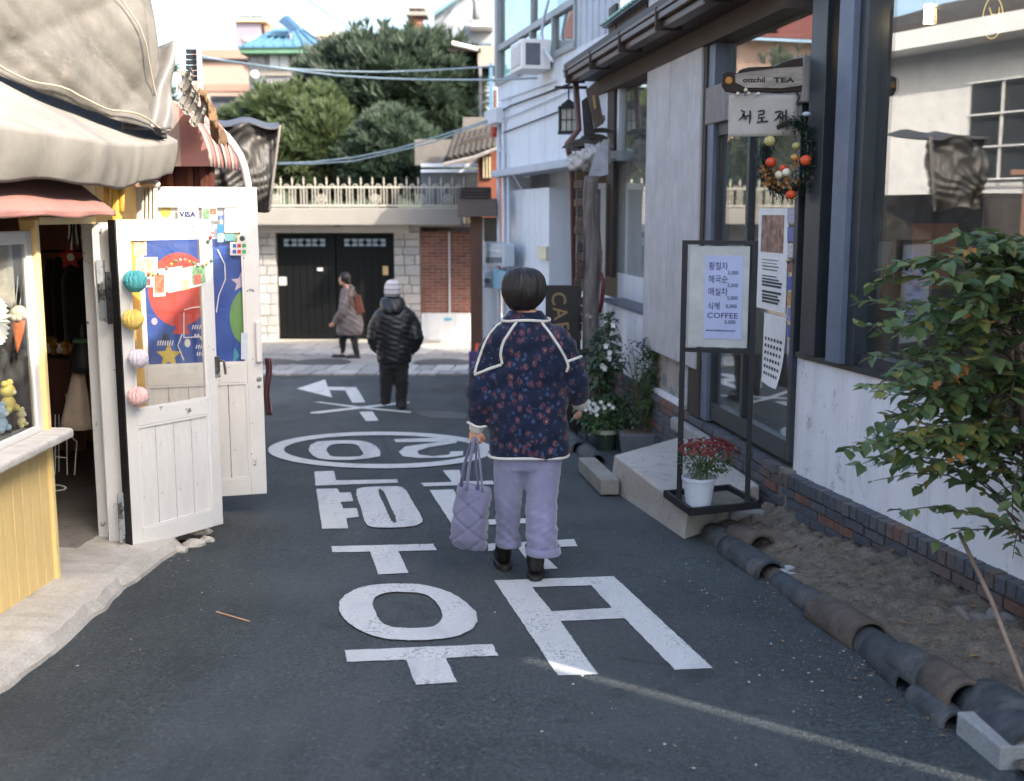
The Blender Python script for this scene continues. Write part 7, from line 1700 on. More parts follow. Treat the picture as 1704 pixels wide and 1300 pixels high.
for (x, y) in tips:
    Y = rg.uniform(4.05, 4.95); e = P(x, y, Y)
    lim = xw1(Y) - .06
    if e.x > lim and x < 1640: Y = 4.2; e = P(x, y, Y)
    ys_ = min(900, max(470, y + rg.uniform(-60, 140))); s_ = P(1690 + rg.uniform(-10, 40), ys_, 4.5); m1 = s_.lerp(e, .5) + Vector((0, 0, rg.uniform(.04, .12))); pts = [s_, s_.lerp(m1, .5) + Vector((0, 0, .03)), m1, m1.lerp(e, .5) + Vector((0, 0, .02)), e]
    mb.tube(pts, [.006, .005, .004, .003, .0015], 4)
    ln_ = (e - s_).length; n = max(4, int(ln_ * rg.uniform(22, 29)))
    for k in range(n):
        t_ = .18 + .82 * k / max(1, n - 1); f = t_ * 4; i = min(3, int(f)); p = pts[i].lerp(pts[i + 1], f - i); d = (pts[i + 1] - pts[i]).normalized()
        for sd in (-1, 1):
            if y > 760 and rg.random() < .35: continue
            dd = (d * .7 + d.cross(EZ).normalized() * sd * 1.0 + Vector((0, 0, rg.uniform(-.7, .25))) + Vector((rg.uniform(-.4, .4),) * 3)).normalized()
            L = rg.uniform(.055, .108) * (1 - .25 * t_); side = dd.cross(EZ + Vector((rg.uniform(-.5, .5), rg.uniform(-.5, .5), 0))).normalized(); nn = side.cross(dd)
            cand.append((p.y - .15 * (p.x < 2), frame(p, dd * L, side * -L, nn * L), rg.randrange(5)))
mb.build('stems', m_sb, sb)
cand = [c for c in cand if c[1].translation.x < xw1(c[1].translation.y) - .02]
cand.sort(key=lambda c: c[0]); vis = [c for c in cand if c[1].translation.x / c[1].translation.y < .46]
front = vis[:299]; fid = {id(c) for c in front}
for _, M, v in front: share('leaf', leaf_me[v], sb, M)
mb = MB()
for c in cand:
    if id(c) in fid: continue
    me = leaf_me[c[2]]; mb.add([c[1] @ v.co for v in me.vertices], [tuple(p.vertices) for p in me.polygons])
stuff(mb.build('foliage', m_sl, sb, smooth=True))
mb = MB(); rq = random.Random(51)
for px, py, cnt in ((1590, 355 + 60, 5), (1640, 520, 4), (1590, 620, 3), (1550, 640, 3), (1575, 760, 3)):
    for _ in range(cnt): p = P(px + rq.gauss(0, 14), py + rq.gauss(0, 10), 4.15); leaf_add(mb, p, Vector((rq.uniform(-1, 1), -.6, rq.uniform(-1, .3))), .05, .018)
stuff(mb.build('turning_leaves', leafmat('orange_leaf', [(.35, .13, .03), (.42, .2, .04), (.3, .1, .03)], .6, .3), sb))
mb = MB(); mb.tube([P(1597, 888, 4.55), P(1650, 1000, 4.25), H(1712, 1160, gz(3.9) + .06)], .009, 8); tag(mb.build('wooden_pole', wood('pole_wood', '8f7a68', .7, (1, 1, 8), .25), smooth=True), 'thin bare wooden pole leaning in the soil below the shrub', 'pole')
mb = MB(); rq = random.Random(61)
for _ in range(9):
    c = P(1640 + rq.gauss(0, 22), 1050 + rq.gauss(0, 20), 4.7); mb.ball(c, (rq.uniform(.03, .08), .05, rq.uniform(.03, .06)), 9, 6)
tag(mesh_obj('mortar_rubble', fuse(mb, .015, 1, lump), m_mortar), 'pale crumbling mortar at the foot of the bricks', 'rubble')
# ================================================================== people
def eball(mb, c, A, B, C, nu=14, nv=10):
    b = len(mb.v); mb.ball((0, 0, 0), 1, nu, nv)
    A, B, C, c = Vector(A), Vector(B), Vector(C), Vector(c)
    for i in range(b, len(mb.v)): x, y, z = mb.v[i]; mb.v[i] = tuple(c + A * x + B * y + C * z)
def erings(mb, rows, n=24, p=2.0):        # rows: centre, half width vector, half depth vector
    rings = []
    for c, A, B in rows:
        ring = []
        for k in range(n):
            q = 2 * math.pi * k / n; cx, sx = math.cos(q), math.sin(q); ring.append(Vector(c) + Vector(A) * (abs(cx) ** (2 / p) * (1 if cx > 0 else -1)) + Vector(B) * (abs(sx) ** (2 / p) * (1 if sx > 0 else -1)))
        rings.append(ring)
    mb.loft(rings)
m_skin = mat('skin', 'c99a7f', .5, .08, 20, .1, 200, sss=.15)
def hairmat(name, col):
    if name in MC: return MC[name]
    t = NT(name); c = hx(col); n = t.noise(1, 5, .6, t.scalev(120, 120, 7)); t.bump(n, .5, .004)
    MC[name] = t.set(t.ramp(n, (.3, tuple(x * .75 for x in c)), (.7, tuple(x * 1.3 for x in c))), t.ramp(n, (.3, .36), (.7, .5)), spec=.5); return MC[name]
m_hair = hairmat('dark_hair', '15100f')
def head(mb, c, f, r=.095):
    f = Vector(f).normalized(); s = f.cross(EZ); s.normalize()
    eball(mb, c + EZ * .012, s * r * .82, f * r * .98, EZ * r * 1.12); eball(mb, c + f * r * .35 - EZ * r * .55, s * r * .62, f * r * .62, EZ * r * .62)
    eball(mb, c + f * r * .98 - EZ * r * .12, s * r * .14, f * r * .22, EZ * r * .22, 8, 6); eball(mb, c + f * r * .78 - EZ * r * .95, s * r * .28, f * r * .22, EZ * r * .2, 8, 6)
    eball(mb, c + f * r * .9 - EZ * r * .55, s * r * .26, f * r * .12, EZ * r * .1, 8, 6)
    for k in (-1, 1): eball(mb, c + s * k * r * .84 - EZ * r * .12, s * r * .10, f * r * .17, EZ * r * .28, 8, 6)
def face(c, f, par, r=.095):
    f = Vector(f).normalized(); s = f.cross(EZ).normalized()
    for k in (-1, 1):
        mb = MB(); eball(mb, c + s * k * r * .36 + f * r * .88 + EZ * r * .06, s * r * .12, f * r * .06, EZ * r * .06, 8, 6); mb.build('eye', mat('eye_dark', '1a1412', .2), par, smooth=True)
    mb = MB(); eball(mb, c + f * r * .99 - EZ * r * .56, s * r * .2, f * r * .05, EZ * r * .045, 8, 6); mb.build('mouth', mat('lip', 'a35f55', .5), par, smooth=True)
def hand(mb, w, d, palm_n, side, curl, L=.085):
    """palm from wrist w along d, palm facing palm_n, four fingers curling to the palm side, thumb leaving the side"""
    d = Vector(d).normalized(); n = Vector(palm_n); n = (n - d * n.dot(d)).normalized(); s = d.cross(n) * side
    eball(mb, w + d * L * .5, s * L * .45, n * L * .18, d * L * .62)
    for i, ll in enumerate((.82, .92, .86, .66)):
        b = w + d * L * .95 + s * L * (.33 - .22 * i); seg = L * ll * .36; pts = [b - d * .02, b]; a = 0; p = b
        for k in range(3): a += curl; p = p + (d * math.cos(a) + n * math.sin(a)) * seg; pts.append(p)
        mb.tube(pts, [.0095, .0095, .009, .0085, .007], 7)
    b = w + d * L * .3 + s * L * .36; mb.tube([b, b + (s * .8 + d * .6 + n * .3) * L * .3, b + (s * .75 + d * 1.3 + n * .7) * L * .42, b + (s * .6 + d * 1.9 + n * 1.2) * L * .42], [.012, .011, .010, .008], 7)

# ---------------- woman in the flowered jacket
WY = 5.76
def wp(x, y, dy=0.0): return P(x, y, WY + dy)
U = px2m(1, WY) / .975
wo = thing('person', 'person with dark bob in navy floral jacket and lilac trousers carrying a tote', 'person', (wp(880, 900).x, WY, gz(WY)))
hc = wp(873, 486); fdir = Vector((.52, 1, -.02)).normalized()
mb = MB(); head(mb, hc, fdir, .092); mb.tube([hc - EZ * .05, wp(876, 520, -.02), wp(879, 545, -.02)], [.052, .052, .062], 12)
erings(mb, [(wp(880, y), EX * hw * U, Vector((0, .085, 0))) for y, hw in ((540, 40), (575, 50), (640, 46), (700, 44), (760, 48))], 16)
armL = [wp(832, 568), wp(806, 640, -.01), wp(789, 712, .0)]; armR = [wp(930, 572), wp(956, 642, .02), wp(965, 674, .16)]
for A in (armL, armR): mb.tube(A, [.045, .038, .026], 10)
hand(mb, wp(789, 714), Vector((.05, .05, -1)), Vector((.25, 1, 0)), 1, .85, .068)
hand(mb, wp(965, 676, .17), Vector((.1, .45, -.6)), Vector((-1, .2, 0)), -1, .5, .055)
legL = [wp(852, 760), wp(846, 835, .06), wp(844, 892, .12)]; legR = [wp(905, 760), wp(903, 840), wp(898, 905, -.02)]
for A in (legL, legR): mb.tube(A, [.075, .055, .038], 12)
mesh_obj('body', fuse(mb, .0048, 2), m_skin, wo)
face(hc, fdir, wo, .092)
# hair: short bob, full at the sides, cropped at the nape
mb = MB(); hs = fdir.cross(EZ).normalized(); rows = []
for y, hw, dp, off in ((445.5, 6, .02, .0), (447.5, 17, .06, .0), (452, 25, .085, .0), (460, 31, .105, .0), (470, 34, .112, -.004), (481, 35, .114, -.008), (491, 34.5, .11, -.012), (500, 30, .10, -.018), (506, 26, .085, -.026), (511, 20.5, .07, -.034), (515, 14, .05, -.04)):
    rows.append((wp(873 + (y - 480) * .05, y) + fdir * off, hs * hw * U, fdir * dp))
erings(mb, rows, 40, 2.15)
def strands(co, no):
    a = np.arctan2(co[:, 0] - hc.x, co[:, 1] - hc.y); return .0012 * np.sin(a * 31 + co[:, 2] * 14) + .0008 * np.sin(a * 71 + co[:, 2] * 9) + .0015 * np.sin(a * 7 + co[:, 2] * 18)
hm = fuse(mb, .007, 2, strands)
bm = bmesh.new(); bm.from_mesh(hm)      # open the face
fc_ = hc + fdir * .10 - EZ * .045
bmesh.ops.delete(bm, geom=[f for f in bm.faces if (f.calc_center_median() - fc_).dot(fdir) > -.035 and abs((f.calc_center_median() - fc_).dot(hs)) < .088 and f.calc_center_median().z < hc.z + .02], context='FACES'); bm.to_mesh(hm); bm.free()
mesh_obj('hair', hm, m_hair, wo)
rh_ = random.Random(71); mb = MB()
for k in range(700):
    an = rh_.uniform(.95 * math.pi, 2.05 * math.pi) if k % 5 else rh_.uniform(0, 2 * math.pi); pts = []; t0 = rh_.uniform(0, .35); t1 = rh_.uniform(.85, 1.0); tw_ = rh_.uniform(-.25, .25); dr = rh_.uniform(-.001, .003)
    if math.sin(an) > .25: t1 = rh_.uniform(.5, .62)
    for j in range(9):
        t_ = t0 + (t1 - t0) * j / 8; f = t_ * (len(rows) - 1); i = min(len(rows) - 2, int(f)); c_, A_, B_ = (rows[i][q].lerp(rows[i + 1][q], f - i) for q in range(3)); aa = an + tw_ * (t_ - .3)
        pts.append(c_ + A_ * (math.cos(aa) * (1 + dr / .1)) + B_ * (math.sin(aa) * (1 + dr / .1)) + EZ * (0 if t_ < .9 else rh_.uniform(-.006, .002)))
    mb.tube(pts, [.0006, .0014, .0018, .0018, .0018, .0017, .0015, .0012, .0005], 5)
stuff(mb.build('hair_strands', m_hair, wo, smooth=True))
# jacket
def flower_cloth():
    t = NT('floral_cloth'); n0 = t.noise(6, 5)
    base = t.ramp(n0, (.3, (.006, .0105, .026)), (.7, (.010, .017, .044)))
    wv = t.noise(4, 2); vec = t.n('ShaderNodeVectorMath', operation='ADD'); t.l(t.co, vec.inputs[0]); k = t.n('ShaderNodeTexNoise'); k.inputs['Scale'].default_value = 30; t.l(t.co, k.inputs['Vector'])
    k2 = t.n('ShaderNodeVectorMath', operation='SCALE'); t.l(k.outputs['Color'], k2.inputs[0]); k2.inputs['Scale'].default_value = .022; t.l(k2.outputs[0], vec.inputs[1]); V = vec.outputs[0]
    mp = t.n('ShaderNodeMapping'); mp.inputs['Scale'].default_value = (1, .45, .8); mp.inputs['Rotation'].default_value = (0, .6, 0); t.l(V, mp.inputs['Vector'])
    def vor(scale, off):
        v = t.n('ShaderNodeTexVoronoi'); v.inputs['Scale'].default_value = scale; m2 = t.n('ShaderNodeMapping'); m2.inputs['Location'].default_value = off; t.l(mp.outputs[0], m2.inputs['Vector']); t.l(m2.outputs[0], v.inputs['Vector']); return v
    def tint(fac, c1, lo, hi): return t.mix(t.ramp(fac, (lo, 1.0), (hi, 0.0)), t_[0], c1)
    t_ = [base]
    lf = vor(34, (3, 1, 2)); t_[0] = t.mix(t.math('MULTIPLY', t.ramp(lf.outputs['Distance'], (.20, .8), (.36, 0.0)), t.ramp(lf.outputs['Color'], (.28, 0.0), (.48, 1.0))), t_[0], t.mix(n0, (.016, .040, .11), (.06, .105, .21)))
    lf2 = vor(70, (9, 4, 7)); t_[0] = t.mix(t.math('MULTIPLY', t.ramp(lf2.outputs['Distance'], (.16, 1.0), (.26, 0.0)), t.ramp(lf2.outputs['Color'], (.74, 0.0), (.80, 1.0))), t_[0], (.10, .14, .22))
    fl = vor(25, (0, 0, 0)); pet = t.noise(85, 3, .6)
    msk = t.math('MULTIPLY', t.ramp(t.math('ADD', fl.outputs['Distance'], t.math('MULTIPLY', pet, .16)), (.36, 1.0), (.50, 0.0)), t.ramp(fl.outputs['Color'], (.22, 0.0), (.32, 1.0)))
    fcol = t.mix(t.ramp(pet, (.4, 0.0), (.62, 1.0)), t.mix(t.ramp(fl.outputs['Color'], (.5, 0.0), (.9, 1.0)), (.038, .012, .028), (.075, .026, .040)), (.15, .078, .10))
    t_[0] = t.mix(t.math('MULTIPLY', msk, .85), t_[0], fcol)
    t_[0] = t.mix(t.math('MULTIPLY', t.ramp(fl.outputs['Distance'], (.05, 1.0), (.10, 0.0)), t.ramp(fl.outputs['Color'], (.42, 0.0), (.5, 1.0))), t_[0], (.30, .20, .12))
    t.bump(t.noise(260, 3), .3, .003); t.b.inputs['Sheen Weight'].default_value = .12
    return t.set(t_[0], .85, spec=.2)
m_fl = flower_cloth(); m_wh = cloth('white_piping', 'cfcdc6', .85, 500, .05)
mb = MB(); rows = []
for y, cx, hw, dp in ((528, 876, 24, .065), (535, 877, 38, .085), (543, 879, 56, .105), (556, 881, 69, .125), (575, 882, 73, .14), (610, 882, 68, .15), (650, 881, 65, .152), (690, 880, 65.5, .152), (725, 879.5, 66.5, .15), (748, 879, 67, .146), (755, 879, 66.5, .144)):
    rows.append((wp(cx, y), EX * hw * U, Vector((0, dp, 0))))
erings(mb, rows, 36, 2.3)
mb.tube([wp(848, 556), wp(828, 576), wp(814, 610), wp(805, 650), wp(799, 685), wp(796, 706)], [.075, (.088, .095), (.088, .094), (.082, .088), (.066, .07), (.050, .055)], 20)
mb.tube([wp(912, 556), wp(932, 580), wp(944, 612), wp(953, 640, .02), wp(959, 655, .08), wp(963, 664, .14)], [.075, (.088, .095), (.085, .09), (.078, .084), (.062, .066), (.048, .05)], 20)
def folds(co, no):
    x, y, z = co[:, 0], co[:, 1], co[:, 2]
    return .004 * np.sin(z * 34 + x * 19) * np.sin(x * 23 - z * 7) + .0035 * np.sin(z * 61 - x * 28 + y * 12) + .0022 * np.sin(x * 95 + z * 33) * np.sin(z * 70 + y * 40) + .006 * np.sin(z * 13 + x * 9 + 1.3)
jm = fuse(mb, .0085, 5, folds)
bvh = BVHTree.FromPolygons([v.co.copy() for v in jm.vertices], [tuple(p.vertices) for p in jm.polygons])
mesh_obj('jacket', jm, m_fl, wo)
def piping(pp, r=.0072, name='piping', dens=6):
    out = []; C0 = Vector((0, 0, CAM_H))
    for (a, b) in zip(pp, pp[1:]):
        for k in range(dens): out.append((a[0] + (b[0] - a[0]) * k / dens, a[1] + (b[1] - a[1]) * k / dens))
    out.append(pp[-1]); pts = []
    for x, y in out:
        h, n, _, _ = bvh.ray_cast(C0, ray(x, y).normalized())
        if h is not None: pts.append(h + n * .001)
    if len(pts) > 2:
        for _ in range(3): pts = [pts[0]] + [(pts[i - 1] + pts[i] * 2 + pts[i + 1]) / 4 for i in range(1, len(pts) - 1)] + [pts[-1]]
        mb = MB(); mb.tube(pts, r, 8); mb.build(name, m_wh, wo, smooth=True)
piping([(861, 535), (854, 544), (846, 556), (839, 567), (835, 577), (833, 592), (836, 606)]); piping([(898, 533), (914, 553), (929, 575), (938, 591), (943, 601), (946, 610), (942, 619)])
piping([(838, 535), (826, 543), (815, 556), (807, 570), (801, 586), (795, 604), (790, 621)], .007); piping([(912, 531), (926, 535), (938, 541), (948, 550), (956, 560)], .007)
piping([(790, 624), (811, 615), (835, 607)], .0075); piping([(944, 602), (958, 597), (972, 592), (977, 590)], .0075)
def ringtube(name, c, A, B, r, m, n=40, p=2.3):
    pts = []
    for k in range(n + 1):
        q = 2 * math.pi * k / n; cx, sx = math.cos(q), math.sin(q); pts.append(Vector(c) + Vector(A) * (abs(cx) ** (2 / p) * (1 if cx > 0 else -1)) + Vector(B) * (abs(sx) ** (2 / p) * (1 if sx > 0 else -1)) + EZ * .004 * math.sin(3 * q))
    mb = MB(); mb.tube(pts, r, 8); return mb.build(name, m, wo, smooth=True)
ringtube('hem_binding', wp(879, 755), EX * 67 * U, Vector((0, .146, 0)), .0075, m_wh)
# collar with its binding
mb = MB(); rows = [(wp(874.5, y), EX * hw * U, Vector((0, dp, 0))) for y, hw, dp in ((534, 40, .088), (528, 35, .082), (521, 29, .076), (518, 27, .072), (521, 24, .062))]; erings(mb, rows, 30, 2.1); mb.f = mb.f[:-2]; mb.mi = mb.mi[:-2]
mb.build('collar', m_fl, wo, smooth=True)
ringtube('collar_binding', wp(875, 532), EX * 39 * U, Vector((0, .09, 0)), .0075, m_wh, p=2.1)
# cuffs
for k, (a, b, r0, r1) in enumerate(((wp(796, 706), wp(789, 718), .036, .030), (wp(962, 663, .13), wp(966, 676, .18), .040, .031))):
    mb = MB(); d = b - a; mb.lathe(a - d * .15, [(r0 * .9, 0), (r0 * 1.1, d.length * .4), (r0 * 1.05, d.length * .8), (r1, d.length * 1.15), (r1 * .8, d.length * 1.2)], 20, axis=d); mb.build('cuff', m_wh, wo, smooth=True)
ax = (wp(796, 708) - wp(799, 690)).normalized(); s1 = ax.cross(EY).normalized(); ringtube('sleeve_binding', wp(795.5, 706), s1 * .054, s1.cross(ax) * .058, .007, m_wh, p=2.0)
# trousers
m_lil = cloth('lilac_fleece', '8888a6', .95, 330, .14, .5, .45)
def leg(mb, rows):
    erings(mb, [(c, EX * w_, Vector((0, d_, 0))) for c, w_, d_ in rows], 26, 2.2)
mb = MB(); erings(mb, [(wp(878, y), EX * hw * U, Vector((0, dp, 0))) for y, hw, dp in ((735, 54, .12), (750, 56, .125), (765, 55, .12), (778, 50, .11))], 28, 2.4)
leg(mb, [(wp(850, 752), 29 * U, .115), (wp(848, 785, .02), 27 * U, .105), (wp(846, 830, .05), 23 * U, .088), (wp(845, 870, .10), 20.5 * U, .078), (wp(845, 903, .14), 20 * U, .076)])
leg(mb, [(wp(906, 752), 31 * U, .115), (wp(904, 785), 29 * U, .108), (wp(901, 835, -.01), 26 * U, .095), (wp(901, 875, -.02), 26 * U, .092), (wp(902, 916, -.03), 28 * U, .095)])
def tfold(co, no):
    x, z = co[:, 0], co[:, 2]; k = np.clip((-z - .0) * 2 + .6, .2, 1)
    return k * (.007 - .009 * np.abs(np.sin(z * 24 + x * 13 + 1.4 * np.sin(x * 24 + z * 5))) ** .5 + .005 * np.sin(z * 19 - x * 24) * np.sin(x * 31 + 2) + .0022 * np.sin(z * 97 + x * 60 + 2 * np.sin(x * 30)) + .0014 * np.sin(z * 160 - x * 80))
mesh_obj('trousers', fuse(mb, .0075, 2, tfold), m_lil, wo)
for c_, w_, d_ in ((wp(845, 905, .14), 20.3 * U, .077), (wp(902, 918, -.03), 28.3 * U, .096)):
    mb = MB(); erings(mb, [(c_ + EZ * h_ + Vector((.002 * i, 0, 0)), EX * (w_ + e_), Vector((0, d_ + e_, 0))) for i, (h_, e_) in enumerate(((.034, .0), (.03, .004), (.012, .0045), (-.004, .005), (-.008, .001), (.0, -.006), (.02, -.008)))], 40, 2.2); mb.f = mb.f[:-2]; mb.mi = mb.mi[:-2]; mb.build('trouser_hem', m_lil, wo, smooth=True)
# boots
m_boot = mat('black_leather', '16130f', .32, .3, 12, .25, 120, spec=.6); m_sole = mat('dark_sole', '25221e', .6, .2, 10)
def boot(ank, heel, toe_dir, L=.26):
    g = gz(heel.y); t = Vector((toe_dir[0], toe_dir[1], -SLOPE * toe_dir[1])).normalized(); s = Vector((t.y, -t.x, 0)).normalized(); h = Vector((heel.x, heel.y, g + .035))
    mb = MB(); mb.tube([ank, h + EZ * .09 + t * .03, h + EZ * .045 + t * .035], [.053, .05, .046], 14); eball(mb, h + t * .05 + EZ * .03, s * .043, t * .06, EZ * .05)
    eball(mb, h + t * .14 + EZ * .022, s * .045, t * .09, EZ * .045); eball(mb, h + t * .20 + EZ * .012, s * .044, t * .055, EZ * .034); eball(mb, h + EZ * .10 - t * .012, s * .012, t * .012, EZ * .03, 8, 6)
    mesh_obj('boot', fuse(mb, .008, 4), m_boot, wo)
    mb = MB(); ring = []
    for k in range(22):
        q = 2 * math.pi * k / 22; ring.append(h - EZ * .035 + t * (.11 - .155 * math.cos(q)) + s * .047 * (abs(math.sin(q)) ** .7) * (1 if math.sin(q) > 0 else -1) * (1 + .12 * math.cos(q) * -.5))
    mb.loft([ring, [p + EZ * .03 for p in ring]]); mb.build('boot_sole', m_sole, wo, bevel=.004)
boot(wp(844, 880, .13), G(840, 948), (-.12, 1)); boot(wp(894, 895, -.02), G(891, 966), (.03, 1))
# tote bag held in the left hand
bg = thing('tote_bag', 'lilac quilted fleece tote bag hanging from the hand by two handles', 'bag', wp(783, 850, .02)); m_bag = cloth('bag_fleece', '757590', .95, 300, .14, .55, .4)
mb = MB(); rows = []
for t_, x0, x1, y0, y1, dp in ((0, 764, 814, 806, 816, .045), (.08, 762, 814, 812, 822, .056), (.3, 758, 813, 834, 840, .075), (.6, 753, 812, 866, 868, .085), (.85, 749, 811, 893, 896, .078), (.97, 757, 809, 906, 912, .055), (1, 768, 806, 913, 917, .025)):
    a, b = wp(x0, y0, .02), wp(x1, y1, -.03); A = (b - a) / 2; B = Vector((-A.y, A.x, 0)).normalized() * dp; rows.append(((a + b) / 2, A, B))
erings(mb, rows[::-1], 36, 3.0)
def quilt(co, no):
    x, z = co[:, 0], co[:, 2]; u, v = (x * .8 + z) * 52, (x * .8 - z) * 52
    return -.008 * np.exp(-(np.sin(u * .5) / .22) ** 2) - .008 * np.exp(-(np.sin(v * .5) / .22) ** 2) + .002 * np.sin(x * 60 + z * 20) + .004 * np.sin(x * 31) * np.sin(z * 17)
mesh_obj('bag_body', fuse(mb, .0075, 2, quilt), m_bag, bg)
a, b = wp(763, 807, .02), wp(815, 817, -.03); A = (b - a) / 2; B = Vector((-A.y, A.x, 0)).normalized()
mb = MB(); erings(mb, [((a + b) / 2 - EZ * .055 + EZ * .0, A * 1.03, B * .064), ((a + b) / 2 - EZ * .03, A * 1.05, B * .066), ((a + b) / 2 + EZ * .006, A * 1.02, B * .058), ((a + b) / 2 - EZ * .005, A * .95, B * .045)], 36, 2.8); mb.f = mb.f[:-2]; mb.build('bag_rim', m_bag, bg, smooth=True)
mb = MB(); eball(mb, (a + b) / 2 - EZ * .004, A * .9, B * .04, EZ * .004); mb.build('bag_mouth', mat('bag_inside', '4c5478', .9), bg)
for (x0, x1, dy, xt) in ((776, 803, -.075, 791), (767, 796, .04, 788)):
    mb = MB(); pts = [wp(x0, 812 + (4 if dy < 0 else -6), dy), wp(x0 + 5, 775, dy * .7), wp(xt - 3, 735, dy * .3), wp(xt, 727, 0), wp(xt + 4, 735, dy * .3), wp(x1 - 4, 775, dy * .7), wp(x1, 815 + (2 if dy < 0 else -6), dy)]
    pp = []
    for i in range(len(pts) - 1): pp += [pts[i].lerp(pts[i + 1], k / 4) for k in range(4)]
    mb.tube(pp + [pts[-1]], [(.011, .006)] * (len(pp) + 1), 8); mb.build('handle', m_bag, bg, smooth=True)

# ---------------- man in the black padded jacket
gm = G(655, 682); MY = gm.y; UM = px2m(1, MY) / .985
def mp_(x, y, dy=0.0): return P(x, y, MY + dy)
man = thing('person', 'person in black padded jacket and pale striped beanie standing with back turned', 'person', (mp_(655, 680).x, MY, gz(MY)))
hc = mp_(653, 484); mb = MB(); head(mb, hc, Vector((0, 1, 0)), .098); mb.tube([hc - EZ * .05, mp_(654, 520)], .055, 10)
erings(mb, [(mp_(656, y), EX * hw * UM, Vector((0, .09, 0))) for y, hw in ((515, 18), (540, 22), (600, 20))], 14)
for A in ([mp_(633, 528), mp_(624, 560, -.02), mp_(632, 582, .12)], [mp_(680, 528), mp_(691, 560, -.02), mp_(684, 582, .12)]): mb.tube(A, .045, 8)
for k, (A, sd) in enumerate((((mp_(632, 582, .12)), 1), (mp_(684, 582, .12), -1))): hand(mb, A, Vector((.3 * sd, .3, -.6)), Vector((sd, 0, 0)), sd, .4, .07)
for A in ([mp_(645, 600), mp_(643, 640), mp_(641, 672)], [mp_(666, 600), mp_(668, 640), mp_(668, 677)]): mb.tube(A, [.08, .055, .04], 10)
mesh_obj('body', fuse(mb, .010, 2), m_skin, man); face(hc, Vector((0, 1, 0)), man, .098)
def padded():
    t = NT('black_nylon'); n = t.noise(7, 5, .6); t.bump(t.noise(16, 5, .65), .35, .01)
    return t.set(t.ramp(n, (.3, (.008, .009, .011)), (.7, (.016, .018, .022))), .38, spec=.5)
m_nyl = padded()
mb = MB(); erings(mb, [(mp_(656, y), EX * hw * UM, Vector((0, dp, 0))) for y, hw, dp in ((507, 16, .08), (514, 26, .11), (524, 35, .14), (545, 33, .155), (570, 30.5, .15), (590, 28.5, .145), (603, 28, .14))], 30, 2.3)
mb.tube([mp_(634, 524), mp_(625, 545), mp_(622, 562, -.02), mp_(627, 576, .03), mp_(635, 585, .10)], [.085, .09, .088, .08, .06], 16); mb.tube([mp_(679, 524), mp_(689, 545), mp_(693, 562, -.02), mp_(688, 576, .03), mp_(680, 585, .10)], [.085, .09, .088, .08, .06], 16)
def puffs(co, no):
    z = co[:, 2]; x = co[:, 0]; return .007 * (.6 + .4 * np.sin(x * 17 + z * 23)) * np.abs(np.sin((z + .008 * np.sin(x * 21)) * 3.14159 / .062)) ** .5 * (z < mp_(655, 527).z) + .004 * np.sin(x * 40 + z * 33) * np.sin(z * 60)
mesh_obj('jacket', fuse(mb, .012, 3, puffs), m_nyl, man)
mb = MB(); erings(mb, [(mp_(653, y, dy), EX * hw * UM, Vector((0, dp, 0))) for y, hw, dp, dy in ((523, 8, .02, -.14), (520, 16, .07, -.11), (513, 21, .12, -.06), (504, 21, .13, -.02), (496, 17, .11, .0), (494, 13, .08, .0))], 26, 2.2); mesh_obj('hood', fuse(mb, .011, 4, lambda co, no: .004 * np.sin(co[:, 0] * 50 + co[:, 2] * 30)), m_nyl, man)
def beanie():
    t = NT('beanie_knit'); s = t.n('ShaderNodeSeparateXYZ'); t.l(t.co, s.inputs[0]); k = t.math('FRACT', t.math('MULTIPLY', s.outputs['Z'], 17.0)); c = t.ramp(k, (.0, (.62, .60, .62)), (.45, (.60, .58, .60)), (.5, (.30, .28, .34)), (.72, (.34, .32, .36)), (.78, (.6, .58, .6)))
    c = t.mix(.5, c, t.ramp(t.noise(90, 3), (.3, .6), (.7, 1.0)), 'MULTIPLY'); t.bump(t.noise(120, 3), .6, .006); return t.set(c, .95)
mb = MB(); erings(mb, [(mp_(653, y), EX * hw * UM, Vector((0, dp, 0))) for y, hw, dp in ((465, 3, .02), (467, 8, .07), (472, 12, .095), (479, 13.6, .108), (487, 13.8, .11), (493, 12.5, .10))], 24); mb.build('beanie', beanie(), man, smooth=True)
m_bt = cloth('black_trouser', '1b1c1f', .9, 300, .2, .3, .1)
mb = MB(); erings(mb, [(mp_(656, y), EX * hw * UM, Vector((0, .13, 0))) for y, hw in ((590, 24), (604, 24), (612, 22))], 22); leg(mb, [(mp_(645, 600), 14 * UM, .115), (mp_(643, 635), 12 * UM, .095), (mp_(642, 662), 9.6 * UM, .075), (mp_(641, 672), 9 * UM, .07)]); leg(mb, [(mp_(667, 600), 14.5 * UM, .115), (mp_(668.5, 635), 11 * UM, .092), (mp_(668, 662), 9.8 * UM, .075), (mp_(668, 678, -.05), 9 * UM, .07)])
mesh_obj('trousers', fuse(mb, .012, 3, tfold), m_bt, man)
def shoe(par, heel, t, L=.26, m=None, rz=.045):
    g = gz(heel.y); t = Vector((t[0], t[1], 0)).normalized(); s = Vector((t.y, -t.x, 0)); h = Vector((heel.x, heel.y, g))
    mb = MB(); eball(mb, h + t * .04 + EZ * .05, s * .04, t * .055, EZ * .05); eball(mb, h + t * .15 + EZ * .035, s * .046, t * .11, EZ * .04); mesh_obj('shoe', fuse(mb, .01, 2), m or m_boot, par)
    mb = MB(); ring = [h + t * (.11 - .155 * math.cos(2 * math.pi * k / 18)) + s * .048 * math.sin(2 * math.pi * k / 18) for k in range(18)]; mb.loft([ring, [p + EZ * .022 for p in ring]]); mb.build('shoe_sole', m_sole, par)
shoe(man, G(640, 673), (-.25, 1)); shoe(man, G(668, 681), (.05, 1))

